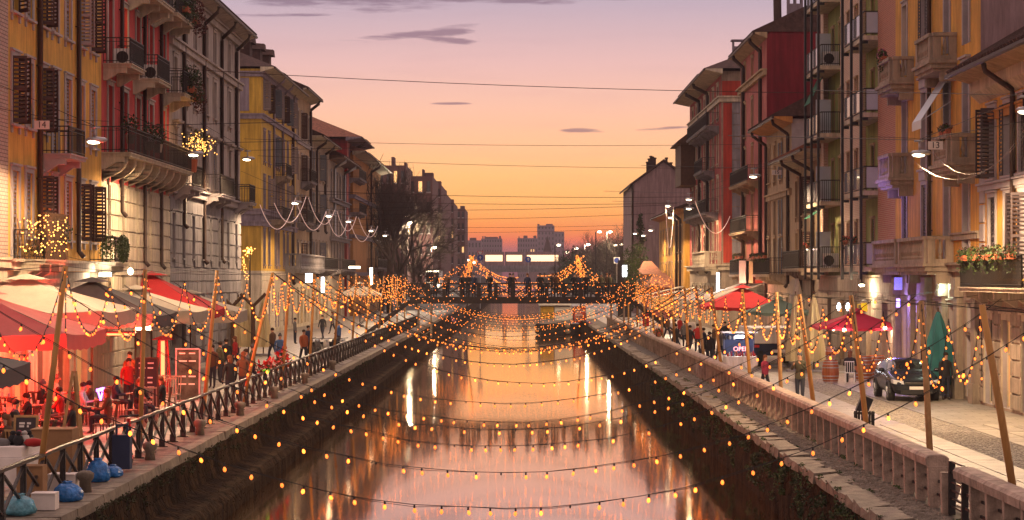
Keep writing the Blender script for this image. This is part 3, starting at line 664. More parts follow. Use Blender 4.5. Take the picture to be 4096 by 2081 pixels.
# --- L2 red above cream stone
X2 = -16.3; ya, yb = yb, YL(676, X2)
c2 = [YL(p, X2) for p in (440, 500, 551, 603, 653)]
c2c = [YL(p, X2) for p in (432, 490, 546, 597, 644)]
rows = [dict(z=12.85, w=1.05, h=2.7, cols=c2, st=['none'], sill=False, frm='beige', pane={1: 'glow'}), dict(z=9.3, w=1.05, h=2.75, cols=c2, st=['none'], sill=False, frm='beige', pane={4: 'glow'}),
        dict(z=16.2, w=1.05, h=2.7, cols=c2, st=['none'], sill=False, frm='beige'),
        dict(z=5.6, w=.55, h=2.9, cols=c2c, st=['none'], fr=0, sill=False, frm='cream'),
        dict(z=1.9, w=.7, h=2.6, cols=c2c, st=['none'], fr=0, sill=False, frm='cream', pane={0: 'glow'}),]
b, hs = building('red apartment house on a cream stone base with scalloped balcony brackets', 1, X2, ya, yb, 21, 'red', rows, [(8.2, 'cream')])
quoins(b, 1, X2, ya, yb, .2, 8.1, 13, .06, 'cream', hs, 1.25, 3)
for (pa, pb_, z) in ((413, 535, 9.28),): pass
y0 = YL(411, X2)
s = iron_balcony(b, 1, X2, ya + .3, yb - .4, 9.28, 1.15, 1.0, 'cream', nbr=2)
n = 9                      # rounded scallop brackets
for i in range(n):
    y = ya + .8 + (yb - ya - 1.6) * i / (n - 1); mb = MB()
    for k in range(6):
        a0, a1 = pi / 2 * k / 6, pi / 2 * (k + 1) / 6
        mb.hexa([(X2, y - .16, 9.1 - .95 * cos(a0)), (X2 + 1.0 * sin(a0) * .98, y - .16, 9.1 - .8 * cos(a0)), (X2 + 1.0 * sin(a0) * .98, y + .16, 9.1 - .8 * cos(a0)), (X2, y + .16, 9.1 - .95 * cos(a0)),
                 (X2, y - .16, 9.12 - .8 * cos(a1)), (X2 + 1.0 * sin(a1), y - .16, 9.12 - .8 * cos(a1)), (X2 + 1.0 * sin(a1), y + .16, 9.12 - .8 * cos(a1)), (X2, y + .16, 9.12 - .8 * cos(a1))])
    put(mb, 'bracket', M['cream'], b)
Lp = [83.3, 89.7, 96.6]
L2bal = [iron_balcony(b, 1, X2, y, y + 3.1, 12.8, 1.1, 1.0, 'cream', nbr=2, gap=.12) for y in Lp] + [iron_balcony(b, 1, X2, y, y + 5.2, 16.2, 1.1, 1.0, 'cream', nbr=3) for y in (88.5, 94.5)]
for p, z in ((569, 5.1), (477, 7.1), (636, 5.0), (728, 7.0)): 
    if p < 676: downpipe(b, 1, X2, YL(p, X2), z, 20.5, r=.085)
L2b = b; yL2 = (ya, yb)
# --- L3 grey-beige with deep eaves
X3 = -16.3; ya, yb = yb, YL(960, X3)
c3 = [YL(p, X3) for p in (700, 742, 780, 826, 858, 888, 916, 945)]; c4 = [YL(p, X3) for p in (690, 730, 770, 808, 840, 874, 908, 941)]
rows = [dict(z=15.75, w=.8, h=1.75, cols=c3, st=['none'], fr=.12, sill=False, frm='beige'),
        dict(z=12.9, w=.95, h=1.95, cols=c3, st=['none', 'none', 'closed'], frm='beige', shm=['shutblue']),
        dict(z=9.1, w=.95, h=2.35, cols=c3, st=['none', 'closed', 'none'], frm='beige', shm=['shutblue']),
        dict(z=5.35, w=.8, h=2.1, cols=c4, st=['none'], frm='greystone', fr=.1),
        dict(z=.3, w=1.2, h=2.8, cols=c4, st=['none'], frm='greystone', fr=.0, sill=False, pane={2: 'glowdim', 6: 'glowdim'})]
b, hs = building('pale grey-beige palazzo with deep overhanging eaves and a rough grey stone base', 1, X3, ya, yb, 18.4, 'beige', rows, [(8.35, 'greystone')])
course(b, 1, X3, ya, yb, 15.3, .28, .18, 'beige'); course(b, 1, X3, ya, yb, 8.35, .3, .25, 'trim'); course(b, 1, X3, ya, yb, 17.75, .3, .2, 'beige')
for z, ps in ((11.7, c3),):
    for y in ps: mb = MB(); mb.hexa([(X3, y - .8, z), (X3 + .3, y - .85, z + .05), (X3 + .3, y + .85, z + .05), (X3, y + .8, z), (X3, y - .8, z + .12), (X3 + .32, y - .88, z + .16), (X3 + .32, y + .88, z + .16), (X3, y + .8, z + .12)]); mb.box(X3, X3 + .16, y - .65, y + .65, z - .18, z - .001); put(mb, 'pediment', M['beige'], b)
quoins(b, 1, X3, ya, yb, .2, 8.2, 12, .07, 'greystone', hs, 1.5, 5)
rooftop(b, 1, X3, ya, yb, 18.4, 11, .95, .45, soff='beige')
for p, z in ((728, 7.0), (809, 5.3), (880, 5.4), (939, 8.9)): downpipe(b, 1, X3, YL(p, X3), z, 18.3, .9, r=.1)
for (pa, L_) in ((692, 3.3), (812, 5.2), (935, 2.6)):
    iron_balcony(b, 1, X3, YL(pa, X3), YL(pa, X3) + L_, 8.72, .95, 1.0, 'trim', nbr=3)
# --- buildings beyond the side street
X5 = -19.5
Z5 = lambda px, py: ZL(px, py, X5)
defs = []
# L5 yellow corner house with dormers
ya = YL(1044, X5); yb = YL(1183, X5); H5 = 20.2
c = [YL(p, X5) for p in (1057, 1076, 1102, 1113, 1135, 1150, 1168)]
rows = [dict(z=17.8 - .6, w=1.0, h=2.2, cols=c, st=['ajar'], shm=['shutpink', 'woodbrown', 'shutblue'], frm='violet', sill=False),
        dict(z=13.3, w=1.0, h=2.3, cols=c, st=['closed', 'closed', 'ajar', 'closed'], shm=['shutpink', 'shutpink', 'shutblue'], frm='violet'),
        dict(z=9.6, w=1.0, h=2.5, cols=c, st=['closed', 'ajar'], shm=['shutblue', 'shutpink'], frm='violet'),
        dict(z=5.4, w=1.0, h=2.6, cols=c, st=['closed'], shm=['shutblue'], frm='violet'),
        dict(z=.4, w=1.1, h=2.8, cols=c, st=['none'], frm='cream', sill=False, fr=0)]
b, hs = building('yellow corner house with violet-grey trim and dark dormers on its roof', 1, X5, ya, yb, H5, 'yellow3', rows, [(4.9, 'cream'), (8.3, 'yellow3'), (9.3, 'violet')], dep=13, reveal='violet')
for z in (8.3, 9.2, 16.4, 19.6): course(b, 1, X5, ya, yb, z, .3, .16, 'violet', flankX=13)
mb = MB(); mb.box(X5 - .9, X5 - 2.6, ya - .05, ya - .001, 17.0, 19.5); mb.box(X5 - 3.4, X5 - 12, ya - .05, ya - .001, 17.0, 19.5); put(mb, 'blind_panel', M['violet'], b)
mb = MB(); mb.box(X5 - 3.7, X5 - 11.6, ya - .07, ya - .052, 17.3, 19.2); put(mb, 'panel_field', M['yellow3'], b)
quoins(b, 1, X5, ya, yb, .2, 4.8, 7, .05, 'cream', hs, 1.6, 7)
rf = rooftop(b, 1, X5, ya, yb, H5, 13, 1.1, .42, hip=True, soff='cream')
for k, (xx, yy) in enumerate(((X5 - 3.5, ya + 3.0), (X5 - 2.4, ya + 7.5), (X5 - 2.2, ya + 12.5), (X5 - 2.0, ya + 17))):
    mb = MB(); z = H5 + 1.9; mb.box(xx - 1.4, xx + .7, yy - .8, yy + .8, z - 1.3, z + .9); mb.hexa([(xx - 1.6, yy - 1, z + .9), (xx + 1.0, yy - 1, z + .8), (xx + 1.0, yy + 1, z + .8), (xx - 1.6, yy + 1, z + .9), (xx - 1.6, yy - .5, z + 1.5), (xx + 1.0, yy - .5, z + 1.3), (xx + 1.0, yy + .5, z + 1.3), (xx - 1.6, yy + .5, z + 1.5)])
    put(mb, 'dormer', M['roof'], b)
iron_balcony(b, 1, X5, YL(1098, X5), YL(1098, X5) + 4, 12.5, 1.0, 1.0, 'palestone'); iron_balcony(b, 1, X5, YL(1072, X5), YL(1072, X5) + 7.5, 8.9, 1.2, 1.0, 'palestone')
for p in (1091, 1126): downpipe(b, 1, X5, YL(p, X5), 9.5, H5, 1.0, m='violet', r=.1, kick=False)
# L6 tall cream house
ya = yb; yb = YL(1243, X5); H = 18.9
H = EYE + (HY - 403) * 18.5 / (CX - 1279) 
c = [ya + 1.8 + 3.05 * i for i in range(7) if ya + 1.8 + 3.05 * i < yb - .8]
rows = [dict(z=z, w=1.1, h=2.3, cols=c, st=['closed', 'ajar', 'flat'], shm=['shutblue', 'woodbrown', 'shutpink'], frm='beige', sill=(k != 1), pane={1: 'glowdim'}) for k, z in enumerate((H - 4.0, H - 7.8, H - 11.5, 5.2))] + [dict(z=.3, w=1.4, h=3, cols=c, st=['none'], frm='cream', sill=False, pane={1: 'glow', 4: 'glow'})]
b, hs = building('tall cream house with rose-tinted shutters and two small iron balconies', 1, X5, ya, yb, H, 'tan', rows, [(4.9, 'cream')], dep=12)
rooftop(b, 1, X5, ya, yb, H, 12, 1.1, .4, soff='cream'); course(b, 1, X5, ya, yb, H - 4.6, .25, .15, 'trim'); course(b, 1, X5, ya, yb, 4.9, .25, .15, 'trim')
iron_balcony(b, 1, X5, ya + 4, ya + 9, H - 7.85, 1.0, 1.1, 'greystone'); iron_balcony(b, 1, X5, ya + 1, ya + 6, H - 11.6, 1.0, 1.1, 'greystone'); iron_balcony(b, 1, X5, ya + 9, ya + 13, H - 11.6, 1.0, 1.1, 'greystone')
stone_balcony(b, 1, X5, YL(1140, X5 ), YL(1140, X5) + 22, 5.2, 1.3, 1.2, 'greystone')
for p in (1167, 1238): downpipe(b, 1, X5, YL(p, X5), 4, H, 1.0, r=.14)
# L7 lower pale house, L8 loggia house
ya = yb; yb = YL(1318, X5); H = EYE + (HY - 572) * 18.5 / (CX - 1320)
c = [ya + 2 + 3.6 * i for i in range(9) if ya + 2 + 3.6 * i < yb - .8]
rows = [dict(z=z, w=1.2, h=2.5, cols=c, st=['flat', 'closed', 'ajar'], shm=['shutblue', 'shutpink'], frm='palestone', pane={2: 'glowdim'}) for z in (H - 3.7, H - 7.6, 5.3)] + [dict(z=.3, w=1.6, h=3, cols=c, st=['none'], frm='cream', sill=False, pane={0: 'glow', 2: 'glow', 3: 'glowdim'})]
b, hs = building('lower pale plaster house with blue-grey shutters before the loggia house', 1, X5, ya, yb, H, 'palestone', rows, [(4.9, 'cream')], dep=12)
rooftop(b, 1, X5, ya, yb, H, 12, 1.2, .4, soff='cream'); course(b, 1, X5, ya, yb, 4.9, .25, .15, 'trim')
for k in (.25, .7): downpipe(b, 1, X5, ya + (yb - ya) * k, 9, H, 1.1, r=.13)
iron_balcony(b, 1, X5, ya + 2, yb - 2, 5.2, 1.1, 1.1, 'greystone')
ya = yb; yb = YL(1392, X5); H = EYE + (HY - 640) * 18.5 / (CX - 1375)
c = [ya + 2 + 3.6 * i for i in range(12) if ya + 2 + 3.6 * i < yb - .8]
rows = [dict(z=z, w=1.3, h=2.8, cols=c, st=['none', 'closed'], shm=['shutdark'], frm='greystone') for z in (H - 4.2, H - 8.2, 5.3)] + [dict(z=.3, w=1.6, h=3, cols=c, st=['none'], frm='cream', sill=False, pane={1: 'glow'})]
b, hs = building('grey-brown house with carved brackets and pale bent downpipes under its eaves', 1, X5, ya, yb, H, 'palestone', rows, [(4.9, 'cream')], dep=12)
rooftop(b, 1, X5, ya, yb, H, 12, 1.5, .4, soff='darkwood')
for k in (.2, .75): downpipe(b, 1, X5, ya + (yb - ya) * k, 9, H, 1.4, m='steel', r=.15)
for z in (H - 4.6, H - 8.6): course(b, 1, X5, ya, yb, z, .35, .35, 'greystone')
iron_balcony(b, 1, X5, ya + 2, yb - 4, 5.2, 1.2, 1.1, 'greystone')
# L9 deep red house with a blind side wall
ya = YL(1388, -19.2); yb = YL(1434, -19.2); H = EYE + (HY - 508) * 17.9 / (CX - 1465) ; H = 19.9
c = [ya + 3 + 4.2 * i for i in range(9) if ya + 3 + 4.2 * i < yb - 1]
rows = [dict(z=z, w=1.3, h=2.6, cols=c, st=['none', 'closed'], shm=['shutdark'], frm='violet') for z in (H - 3.8, H - 7.8, H - 11.7, 5.2)] + [dict(z=.3, w=1.6, h=3, cols=c, st=['none'], frm='cream', sill=False)]
b, hs = building('deep red house with a blank side wall and a wide tiled roof', 1, -19.2, ya, yb, H, 'pink', rows, [(4.9, 'cream')], dep=13, flankmat='deepred')
rooftop(b, 1, -19.2, ya, yb, H, 13, 1.8, .40, 'tile', soff='violet', hip=True, oy=1.5)
for z in (H - 4.2, H - 8.1): iron_balcony(b, 1, -19.2, ya + 3, yb - 3, z, 1.2, 1.1, 'greystone')
downpipe(b, 1, -19.2, ya + 6, 4, H, 1.6, r=.15)
# L10 orange house
ya = YL(1468, -18.8) ; yb = ya + 26; H = EYE + (HY - 600) * 17.7 / (CX - 1515); H = 18.6
c = [ya + 3 + 4.2 * i for i in range(6)]
rows = [dict(z=z, w=1.3, h=2.7, cols=c, st=['closed', 'flat'], shm=['shutdark', 'woodbrown'], frm='tan') for z in (H - 4.2, H - 8.6, H - 13)] + [dict(z=.3, w=1.6, h=3, cols=c, st=['none'], frm='cream', sill=False, pane={0: 'glow', 3: 'glow'})]
b, hs = building('narrow orange house, last of the terrace on the left bank', 1, -18.8, ya - 22, yb, H, 'orange', rows, [(4.6, 'orange')], dep=12)
for z in (H - 5.2, H - 9.7, 4.6): course(b, 1, -18.8, ya - 22, yb, z, .3, .2, 'violet', flankX=12)
rooftop(b, 1, -18.8, ya - 22, yb, H, 12, 1.5, .38, 'tile', soff='cream', hip=True, oy=1)
iron_balcony(b, 1, -18.8, ya, yb - 4, 5.6, 1.4, 1.1, 'greystone'); downpipe(b, 1, -18.8, ya + 6, 4, H, 1.3, r=.15)
# ================================================================= right bank buildings
o = -1
# R1 lower house at the right edge
XR = 16.0; yb = 73.6; ya = 52.0; H = 11.3
c = [YL(p, XR) for p in (3970, 4034, 4093)] + [YL(4093, XR) - 2.4 * k for k in (1, 2, 3, 4)]
rows = [dict(z=7.75, w=1.0, h=2.35, cols=c, st=['ajar', 'flat', 'closed'], shm=['shutdark'], frm='trim'),
        dict(z=4.35, w=1.0, h=2.75, cols=c, st=['closed', 'closed', 'ajar'], shm=['shutdark'], frm='trim', sill=False),
        dict(z=.1, w=1.3, h=2.9, cols=[72.2, 69.6, 66.8, 62], st=['none'], frm='cream', sill=False, fr=.2, pane={1: 'glowdim'})]
b, hs = building('low ochre house with deep plastered eaves and flower boxes at the right edge', -1, XR, ya, yb, H, 'yellow2', rows, [(4.0, 'palestone')], dep=8, reveal='trim')
mb = MB()      # eaves, roof
mb.hexa([(XR + .02, ya, H - .9), (XR - .35, ya, H - .55), (XR - .35, yb + .2, H - .55), (XR + .02, yb + .2, H - .9), (XR + .02, ya, H - .1), (XR - .35, ya, H - .1), (XR - .35, yb + .2, H - .1), (XR + .02, yb + .2, H - .1)])
put(mb, 'cornice', M['cream'], b)
rooftop(b, -1, XR, ya, yb, H, 8, 1.15, .55, soff='tan'); course(b, -1, XR, ya, yb, H - 1.6, .25, .06, 'orange'); course(b, -1, XR, ya, yb, 7.35, .2, .12, 'trim'); course(b, -1, XR, ya, yb, 3.95, .25, .2, 'palestone')
downpipe(b, -1, XR, YL(4065, XR), 5.3, H, 1.1, r=.09)
quoins(b, -1, XR, yb - .75, yb, 4.3, 10.2, 9, .06, 'trim', (), .75, 3, 'corner_stone')
quoins(b, -1, XR, ya, yb, .1, 3.9, 7, .07, 'palestone', hs, 1.1, 4)
R1bal = iron_balcony(b, -1, XR, 63.5, 72.4, 4.08, 1.0, 1.0, 'cream', gap=.1, nbr=5); R1 = b
# R2 yellow house with stone balustrades
ya = 73.6; yb = YL(3582, XR); H = 19.5
c = [YL(p, XR) for p in (3867, 3790, 3698, 3621)]
rows = [dict(z=12.75, w=.95, h=2.9, cols=c, st=['none', 'none', 'flat', 'none'], sill=False, frm='trim', shm=['shutdark'], pane={3: 'glowdim'}),
        dict(z=8.6, w=.95, h=3.1, cols=c, st=['none'], sill=False, frm='trim', pane={0: 'glassb'}),
        dict(z=4.95, w=.95, h=3.1, cols=c, st=['none', 'none', 'closed', 'closed'], sill=False, frm='trim', shm=['shutdark']),
        dict(z=16.4, w=.95, h=2.9, cols=c, st=['none'], sill=False, frm='trim'),
        dict(z=2.6, w=1.0, h=.9, cols=[75.3, 81.0], st=['none'], frm='palestone', fr=.08, sill=False),
        dict(z=.15, w=1.15, h=2.2, cols=[75.3, 81.0], st=['none'], frm='palestone', fr=.1, sill=False, pane={1: 'glow'}),
        dict(z=.1, w=1.5, h=3.3, cols=[78.3, 84.4, 87.6], st=['none'], frm='palestone', fr=.14, sill=False, pane={0: 'glowdim', 1: 'glow', 2: 'glow'})]
b, hs = building('yellow house with carved stone balustrade balconies and a pilastered stone ground floor', -1, XR, ya, yb, H, 'yellow2', rows, [(4.6, 'palestone')], dep=12, flankmat='mauve', reveal='trim')
course(b, -1, XR, ya, yb, 4.6, .25, .22, 'palestone'); course(b, -1, XR, ya, 78.2, 5.75, .2, .12, 'palestone')
for (a, l, z) in ((74.4, 3.1, 8.45), (86.2 - .1, 3.0, 8.45), (77.6, 3.2, 12.35), (86.0, 3.2, 12.35)): stone_balcony(b, -1, XR, a, a + l, z, .95, 1.0, 'palestone')
stone_balcony(b, -1, XR, 78.2, 84.0, 4.92, 1.05, 1.0, 'palestone'); stone_balcony(b, -1, XR, 84.1, 90.0, 4.92, 1.05, 1.0, 'palestone')
for y in (73.9, 76.9, 79.6, 82.6, 86.0, 89.4): 
    mb = MB()
    mb.box(XR + .02, XR - .22, y - .32, y + .32, 0, 3.7); mb.box(XR + .02, XR - .34, y - .42, y + .42, 3.701, 3.95); mb.box(XR + .02, XR - .30, y - .4, y + .4, 3.951, 4.4); mb.box(XR + .02, XR - .30, y - .4, y + .4, -.1, .7)
    put(mb, 'pilaster', M['palestone'], b)
for y in c:
    for z in (11.72, 8.08): mb = MB(); mb.box(XR, XR - .12, y - .62, y + .62, z + .15, z + .5); mb.box(XR, XR - .2, y - .7, y + .7, z + .501, z + .58); put(mb, 'carved_lintel', M['trim'], b)
downpipe(b, -1, XR, YL(3729, XR), 5.6, 19, r=.085)
mb = MB(); yy = c[1]; mb.hexa([(XR - .05, yy - .9, 11.9), (XR - 1.15, yy - .9, 10.2), (XR - 1.15, yy + .9, 10.2), (XR - .05, yy + .9, 11.9), (XR - .05, yy - .9, 11.93), (XR - 1.15, yy - .9, 10.23), (XR - 1.15, yy + .9, 10.23), (XR - .05, yy + .9, 11.93)])
mb.hexa([(XR - 1.14, yy - .9, 9.9), (XR - 1.16, yy - .9, 9.9), (XR - 1.16, yy + .9, 9.9), (XR - 1.14, yy + .9, 9.9), (XR - 1.14, yy - .9, 10.2), (XR - 1.16, yy - .9, 10.2), (XR - 1.16, yy + .9, 10.2), (XR - 1.14, yy + .9, 10.2)])
mb.bar((XR - .05, yy - .85, 10.9), (XR - 1.12, yy - .85, 10.2), .03)
put(mb, 'window_awning', M['panel'], b); R2 = b
# R3 modern block with steel posts and glass balconies
XB = 16.5; ya = yb; yb = 114.4; H = 22
Zs = [4.88, 8.28, 11.76, 15.2, 18.65]
b = root('apartment_building', 'modern green and brick block with glass-panelled balconies on tall dark steel posts', 'building', (XB, 102, 0), 'buildings lining the canal')
rows = []
hs = []
for z in Zs:
    for y in (96.6, 98.9, 108.9, 111.4): hs.append((y - .42, y + .42, z + .02, z + 2.25))
    for y in (102.2, 104.6, 106.6): hs.append((y - .4, y + .4, z + .9, z + 2.2))
gr = [(88, 90.0)]
for y in (93.2, 97.5, 101.5, 105.5, 109.8): hs.append((y - .7, y + .7, .3, 3.3))
mb = MB()
for (a, c_, k) in ((90.2, 94.8, 1), (94.8, 101.0, 0), (101.0, 107.4, 1), (107.4, 113.3, 0), (113.3, yb, 1)):
    wallgrid(mb, -1, XB if k == 0 or a > 95 else XR + .02, a, c_, 4.5, H, [h for h in hs if a <= h[0] and h[1] <= c_ and h[2] > 4.5], dep=.15) if True else None
    if k: 
        for q in range(len(mb.f)): pass
mb = MB()
def seg(a, c_, X_, mi):
    n0 = len(mb.f); wallgrid(mb, -1, X_, a, c_, 4.5, H, [h for h in hs if a <= h[0] and h[1] <= c_ and h[2] > 4.5], dep=.15)
    for q in range(n0, len(mb.f)): mb.m[q] = mi
seg(90.2, 94.8, XR + .02, 1); seg(94.8, 101.0, XB, 0); seg(101.0, 107.4, XB - .25, 2); seg(107.4, 113.3, XB, 0); seg(113.3, yb, XB - .25, 2)
for (y, xa, mi) in ((94.8, XR + .02, 1), (101.0, XB - .25, 2), (107.4, XB - .25, 2), (113.3, XB - .25, 2), (yb, XB - .25, 2), (90.2, XR + .02, 1)):
    mb.face([(xa, y, 4.5), (XB + (10 if y in (yb, 90.2) else 0), y, 4.5), (XB + (10 if y in (yb, 90.2) else 0), y, H), (xa, y, H)], mi)
wallgrid(mb, -1, XR + .1, 90.2, yb, -.2, 4.5, [h for h in hs if h[2] < 4], dep=.3); 
for q in range(len(mb.f)):
    if all(mb.v[i][2] <= 4.51 for i in mb.f[q]): mb.m[q] = 3
mb.face([(XB, 90, H), (XB, yb, H), (XB + 10, yb, H), (XB + 10, 90, H)], 2)
put(mb, 'wall', [M['green'], M['brickR'], M['brickP'], M['palestone']], b)
for h in hs:
    yc, w, z, hh = (h[0] + h[1]) / 2, h[1] - h[0], h[2], h[3] - h[2]
    if z < 4: window(b, -1, XR + .1, yc, z, w, hh, 'none', .1, 'palestone', False, None, 'glow' if 97 < yc < 106 else None)
    else: window(b, -1, XB - (.25 if 101 < yc < 107.4 else 0), yc, z, w, hh, 'closed' if (yc * 7 + z) % 3 < 2 else 'none', .05, 'tan', False, 'woodbrown' if yc > 100 and z > 9 else 'shutdark')
quoins(b, -1, XR + .09, 90.2, yb, .1, 4.4, 6, .04, 'palestone', hs, 1.6, 9, 'stone_panel')
def glassbal(Ya, Yb, z, kind):
    x1 = XB - 1.12; mb = MB(); mb.box(XB, x1, Ya, Yb, z - .2, z); s = put(mb, 'balcony', M['cream'], b)
    mb = MB(); h = 1.1
    mb.box(x1 + .02, x1 + .08, Ya, Yb, z + h - .05, z + h); mb.box(x1 + .02, x1 + .08, Ya, Yb, z + .06, z + .1)
    mb.box(x1 + .081, XB, Ya + .02, Ya + .08, z + h - .05, z + h); mb.box(x1 + .081, XB, Ya + .02, Ya + .08, z + .08, z + .12)
    if kind == 'bars':
        for i in range(10): x = x1 + .1 + (XB - x1 - .15) * i / 9; mb.box(x - .012, x + .012, Ya + .04, Ya + .06, z, z + h - .051)
    else:
        mb.box(x1 + .1, x1 + .13, Ya + .03, Ya + .07, z, z + h - .051); mb.box(XB - .06, XB - .02, Ya + .03, Ya + .07, z, z + h - .051)
    put(mb, 'railing', M['iron'], s)
    n = 3
    for i in range(n):
        a = Ya + .15 + (Yb - Ya - .3) * i / n; mb = MB(); mb.box(x1 - .01, x1 + .015, a + .08, a + (Yb - Ya - .3) / n - .12, z + .12, z + h - .08); put(mb, 'glass_panel', M['panelf'], s)
    if kind != 'bars': mb = MB(); mb.box(x1 + .14, XB - .07, Ya + .045, Ya + .06, z + .13, z + h - .06); put(mb, 'glass_panel', M['panel'], s)
    if kind == 'bars':
        mb = MB(); mb.box(x1 + .1, XB - .25, Ya + 2.4, Ya + 2.44, z, z + 1.9); put(mb, 'divider_panel', M['panel'], s)
    return s
for z in Zs:
    glassbal(94.8, 100.6, z, 'glass'); glassbal(108.3, 113.6, z, 'bars')
for y in (94.95, 97.7, 100.4, 108.45, 111.0, 113.4):
    mb = MB(); mb.box(XB - 1.27, XB - 1.15, y - .06, y + .06, 4.3, H); 
    for z in Zs: mb.box(XB - 1.139, XB - .9, y - .05, y + .05, z - .35, z - .22)
    put(mb, 'steel_post', M['black'], b)
R3 = b
# R4a low house with a lit tiled roof, R4b
XR4 = 16.5
ya, yb, H = 114.5, 128.5, 11.2
c = [116.5, 119.6, 122.8, 126]
rows = [dict(z=z, w=1.0, h=2.1, cols=c, st=['closed', 'ajar', 'closed'], shm=['shutpink', 'woodbrown'], frm='tan') for z in (8.0, 4.9)] + [dict(z=.2, w=1.2, h=2.8, cols=c, st=['none'], frm='cream', fr=.1, sill=False, pane={1: 'glowdim'})]
b, hs = building('small ochre house with a rounded terracotta roof beside the green block', -1, XR4, ya, yb, H, 'tan', rows, [(4.3, 'palestone')], dep=9)
rooftop(b, -1, XR4, ya, yb, H, 9, 1.35, .45, 'tile', soff='cream'); downpipe(b, -1, XR4, ya + 4, 3, H, 1.3, r=.1); downpipe(b, -1, XR4, ya + 9, 3, H, 1.3, r=.1)
iron_balcony(b, -1, XR4, 118, 125, 4.9, 1.0, 1.0, 'palestone')
ya, yb, H = 128.5, 141.4, 14.0
c = [130.4, 133.6, 136.8, 139.8]
rows = [dict(z=z, w=1.0, h=2.3, cols=c, st=['closed', 'flat', 'closed'], shm=['shutpink', 'shutblue', 'shutdark'], frm='tan') for z in (10.6, 7.6 - .6, 4.7 - .1)] + [dict(z=.2, w=1.1, h=3.0, cols=c, st=['none'], frm='cream', fr=.1, sill=False)]
b, hs = building('tan house with a broad wooden soffit and a grey side wall above its neighbour', -1, XR4, ya, yb, H, 'tan', rows, [(4.2, 'palestone')], dep=11, flankmat='trim')
rooftop(b, -1, XR4, ya, yb, H, 11, 1.2, .5, 'roof', soff='orange'); course(b, -1, XR4, ya, yb, 9.4, .3, .15, 'tan'); iron_balcony(b, -1, XR4, 131, 140, 4.6, 1.1, 1.0, 'palestone')
downpipe(b, -1, XR4, ya + 1, 4, H, 1.1, r=.1); downpipe(b, -1, XR4, yb - .5, 3, H, 1.1, r=.1)
# R5 pink house with tall dark red side wall
ya, yb, H = 141.4, 158.0, 20.6
c = [YL(p, XR4) for p in (3042, 3010, 2981)]
rows = [dict(z=18.2, w=1.0, h=1.7, cols=c, st=['none'], frm='tan', fr=.14, sill=False), dict(z=14.2 + .4, w=1.0, h=2.4, cols=c, st=['none', 'closed'], frm='tan', shm=['shutdark']),
        dict(z=11.0, w=1.0, h=2.7, cols=c, st=['none'], frm='tan', sill=False), dict(z=7.6, w=1.0, h=2.7, cols=c, st=['none'], frm='tan', sill=False), dict(z=4.6, w=1.0, h=2.5, cols=c, st=['none', 'closed'], frm='tan', shm=['shutdark'], pane={2: 'glowdim'}),
        dict(z=.2, w=1.6, h=2.8, cols=c, st=['none'], frm='cream', sill=False, pane={0: 'glow', 1: 'glow', 2: 'glow'})]
b, hs = building('pink house with a huge plain dark red gable wall and chimneys with square holes', -1, XR4, ya, yb, H, 'pink', rows, [(4.2, 'palestone')], dep=14, flankmat='darkred')
XBK = XR4 + 14
for y in (ya, yb): mb = MB(); mb.face([(XR4, y, H), (XBK, y, H), (XR4 + 7, y, H + 3.4)]); put(mb, 'gable', M['darkred'], b)
rf = rooftop(b, -1, XR4, ya, yb, H, 14, .9, .44, 'roof', soff='tan', oy=.1)
course(b, -1, XR4, ya, yb, 17.9, .3, .25, 'tan')
def chimney(rf, x, y, z, w, d, h, m='mauve', hat=True):
    mb = MB(); mb.box(x - w / 2, x + w / 2, y - d / 2, y + d / 2, z, z + h)
    if hat:
        k = .12
        for i in range(3): xx = x - w / 2 + k / 2 + (w - k) * i / 2; mb.box(xx - k / 2, xx + k / 2, y - d / 2, y + d / 2, z + h + .001, z + h + .45)
        mb.box(x - w / 2 - .12, x + w / 2 + .12, y - d / 2 - .1, y + d / 2 + .1, z + h + .451, z + h + .56)
    put(mb, 'chimney', M[m], rf)
chimney(rf, XR4 + 2.0, ya + 1.0, H + 1.0, 1.0, .8, 1.1, 'violet'); chimney(rf, XR4 + 4.1, ya + 1.2, H + 1.8, 1.4, .8, 1.6, 'violet')
mb = MB(); mb.tube([(XR4 + .8, ya + .5, H), (XR4 + .7, ya + .5, H + 6)], .28, 8); put(mb, 'chimney', M['pipe'], rf)
for z in (11.0, 7.6, 4.6): iron_balcony(b, -1, XR4, 145.5 if z < 11 else 144.5, 156.5, z, 1.0, 1.05, 'tan', nbr=4)
downpipe(b, -1, XR4, YL(3047, XR4), 4.5, H, .9, r=.13); downpipe(b, -1, XR4, YL(2990, XR4) + 2, 4.5, H, .9, r=.13)
# R6 red and grey-banded corner palazzo
ya, yb, H = 173.0, 205.0, 21.2; X6 = 16.5
c = [ya + 3 + 4.2 * i for i in range(7)]
rows = [dict(z=z, w=1.2, h=2.6, cols=c, st=['none', 'closed', 'none'], shm=['shutblue'], frm='cream', fr=.25, pane={2: 'glowdim'} if z < 9 else {}) for z in (17.6, 13.8, 10.0, 6.2)] + [dict(z=.3, w=2, h=3.4, cols=c, st=['none'], frm='cream', sill=False, pane={0: 'glow', 2: 'glow', 3: 'glow'})]
b, hs = building('large red palazzo with rusticated grey corners and a broad projecting roof', -1, X6, ya, yb, H, 'rosso', rows, [(5.0, 'palestone')], dep=12, flankmat='palestone')
mb = MB(); mb.box(X6 + .15, X6 + .85, ya - .05, ya - .001, 5.6, 18.6); mb.box(X6 + .05, X6 + 2.6, ya - .05, ya - .001, 19.2, 20.4); put(mb, 'painted_panel', M['stripe'], b)
for k in range(14):
    mb = MB(); z = 5.4 + k * .95; mb.box(X6 + .87, X6 + 4.5, ya - .07, ya - .002, z + .03, z + .92); put(mb, 'stone_block', M['greystone'], b)
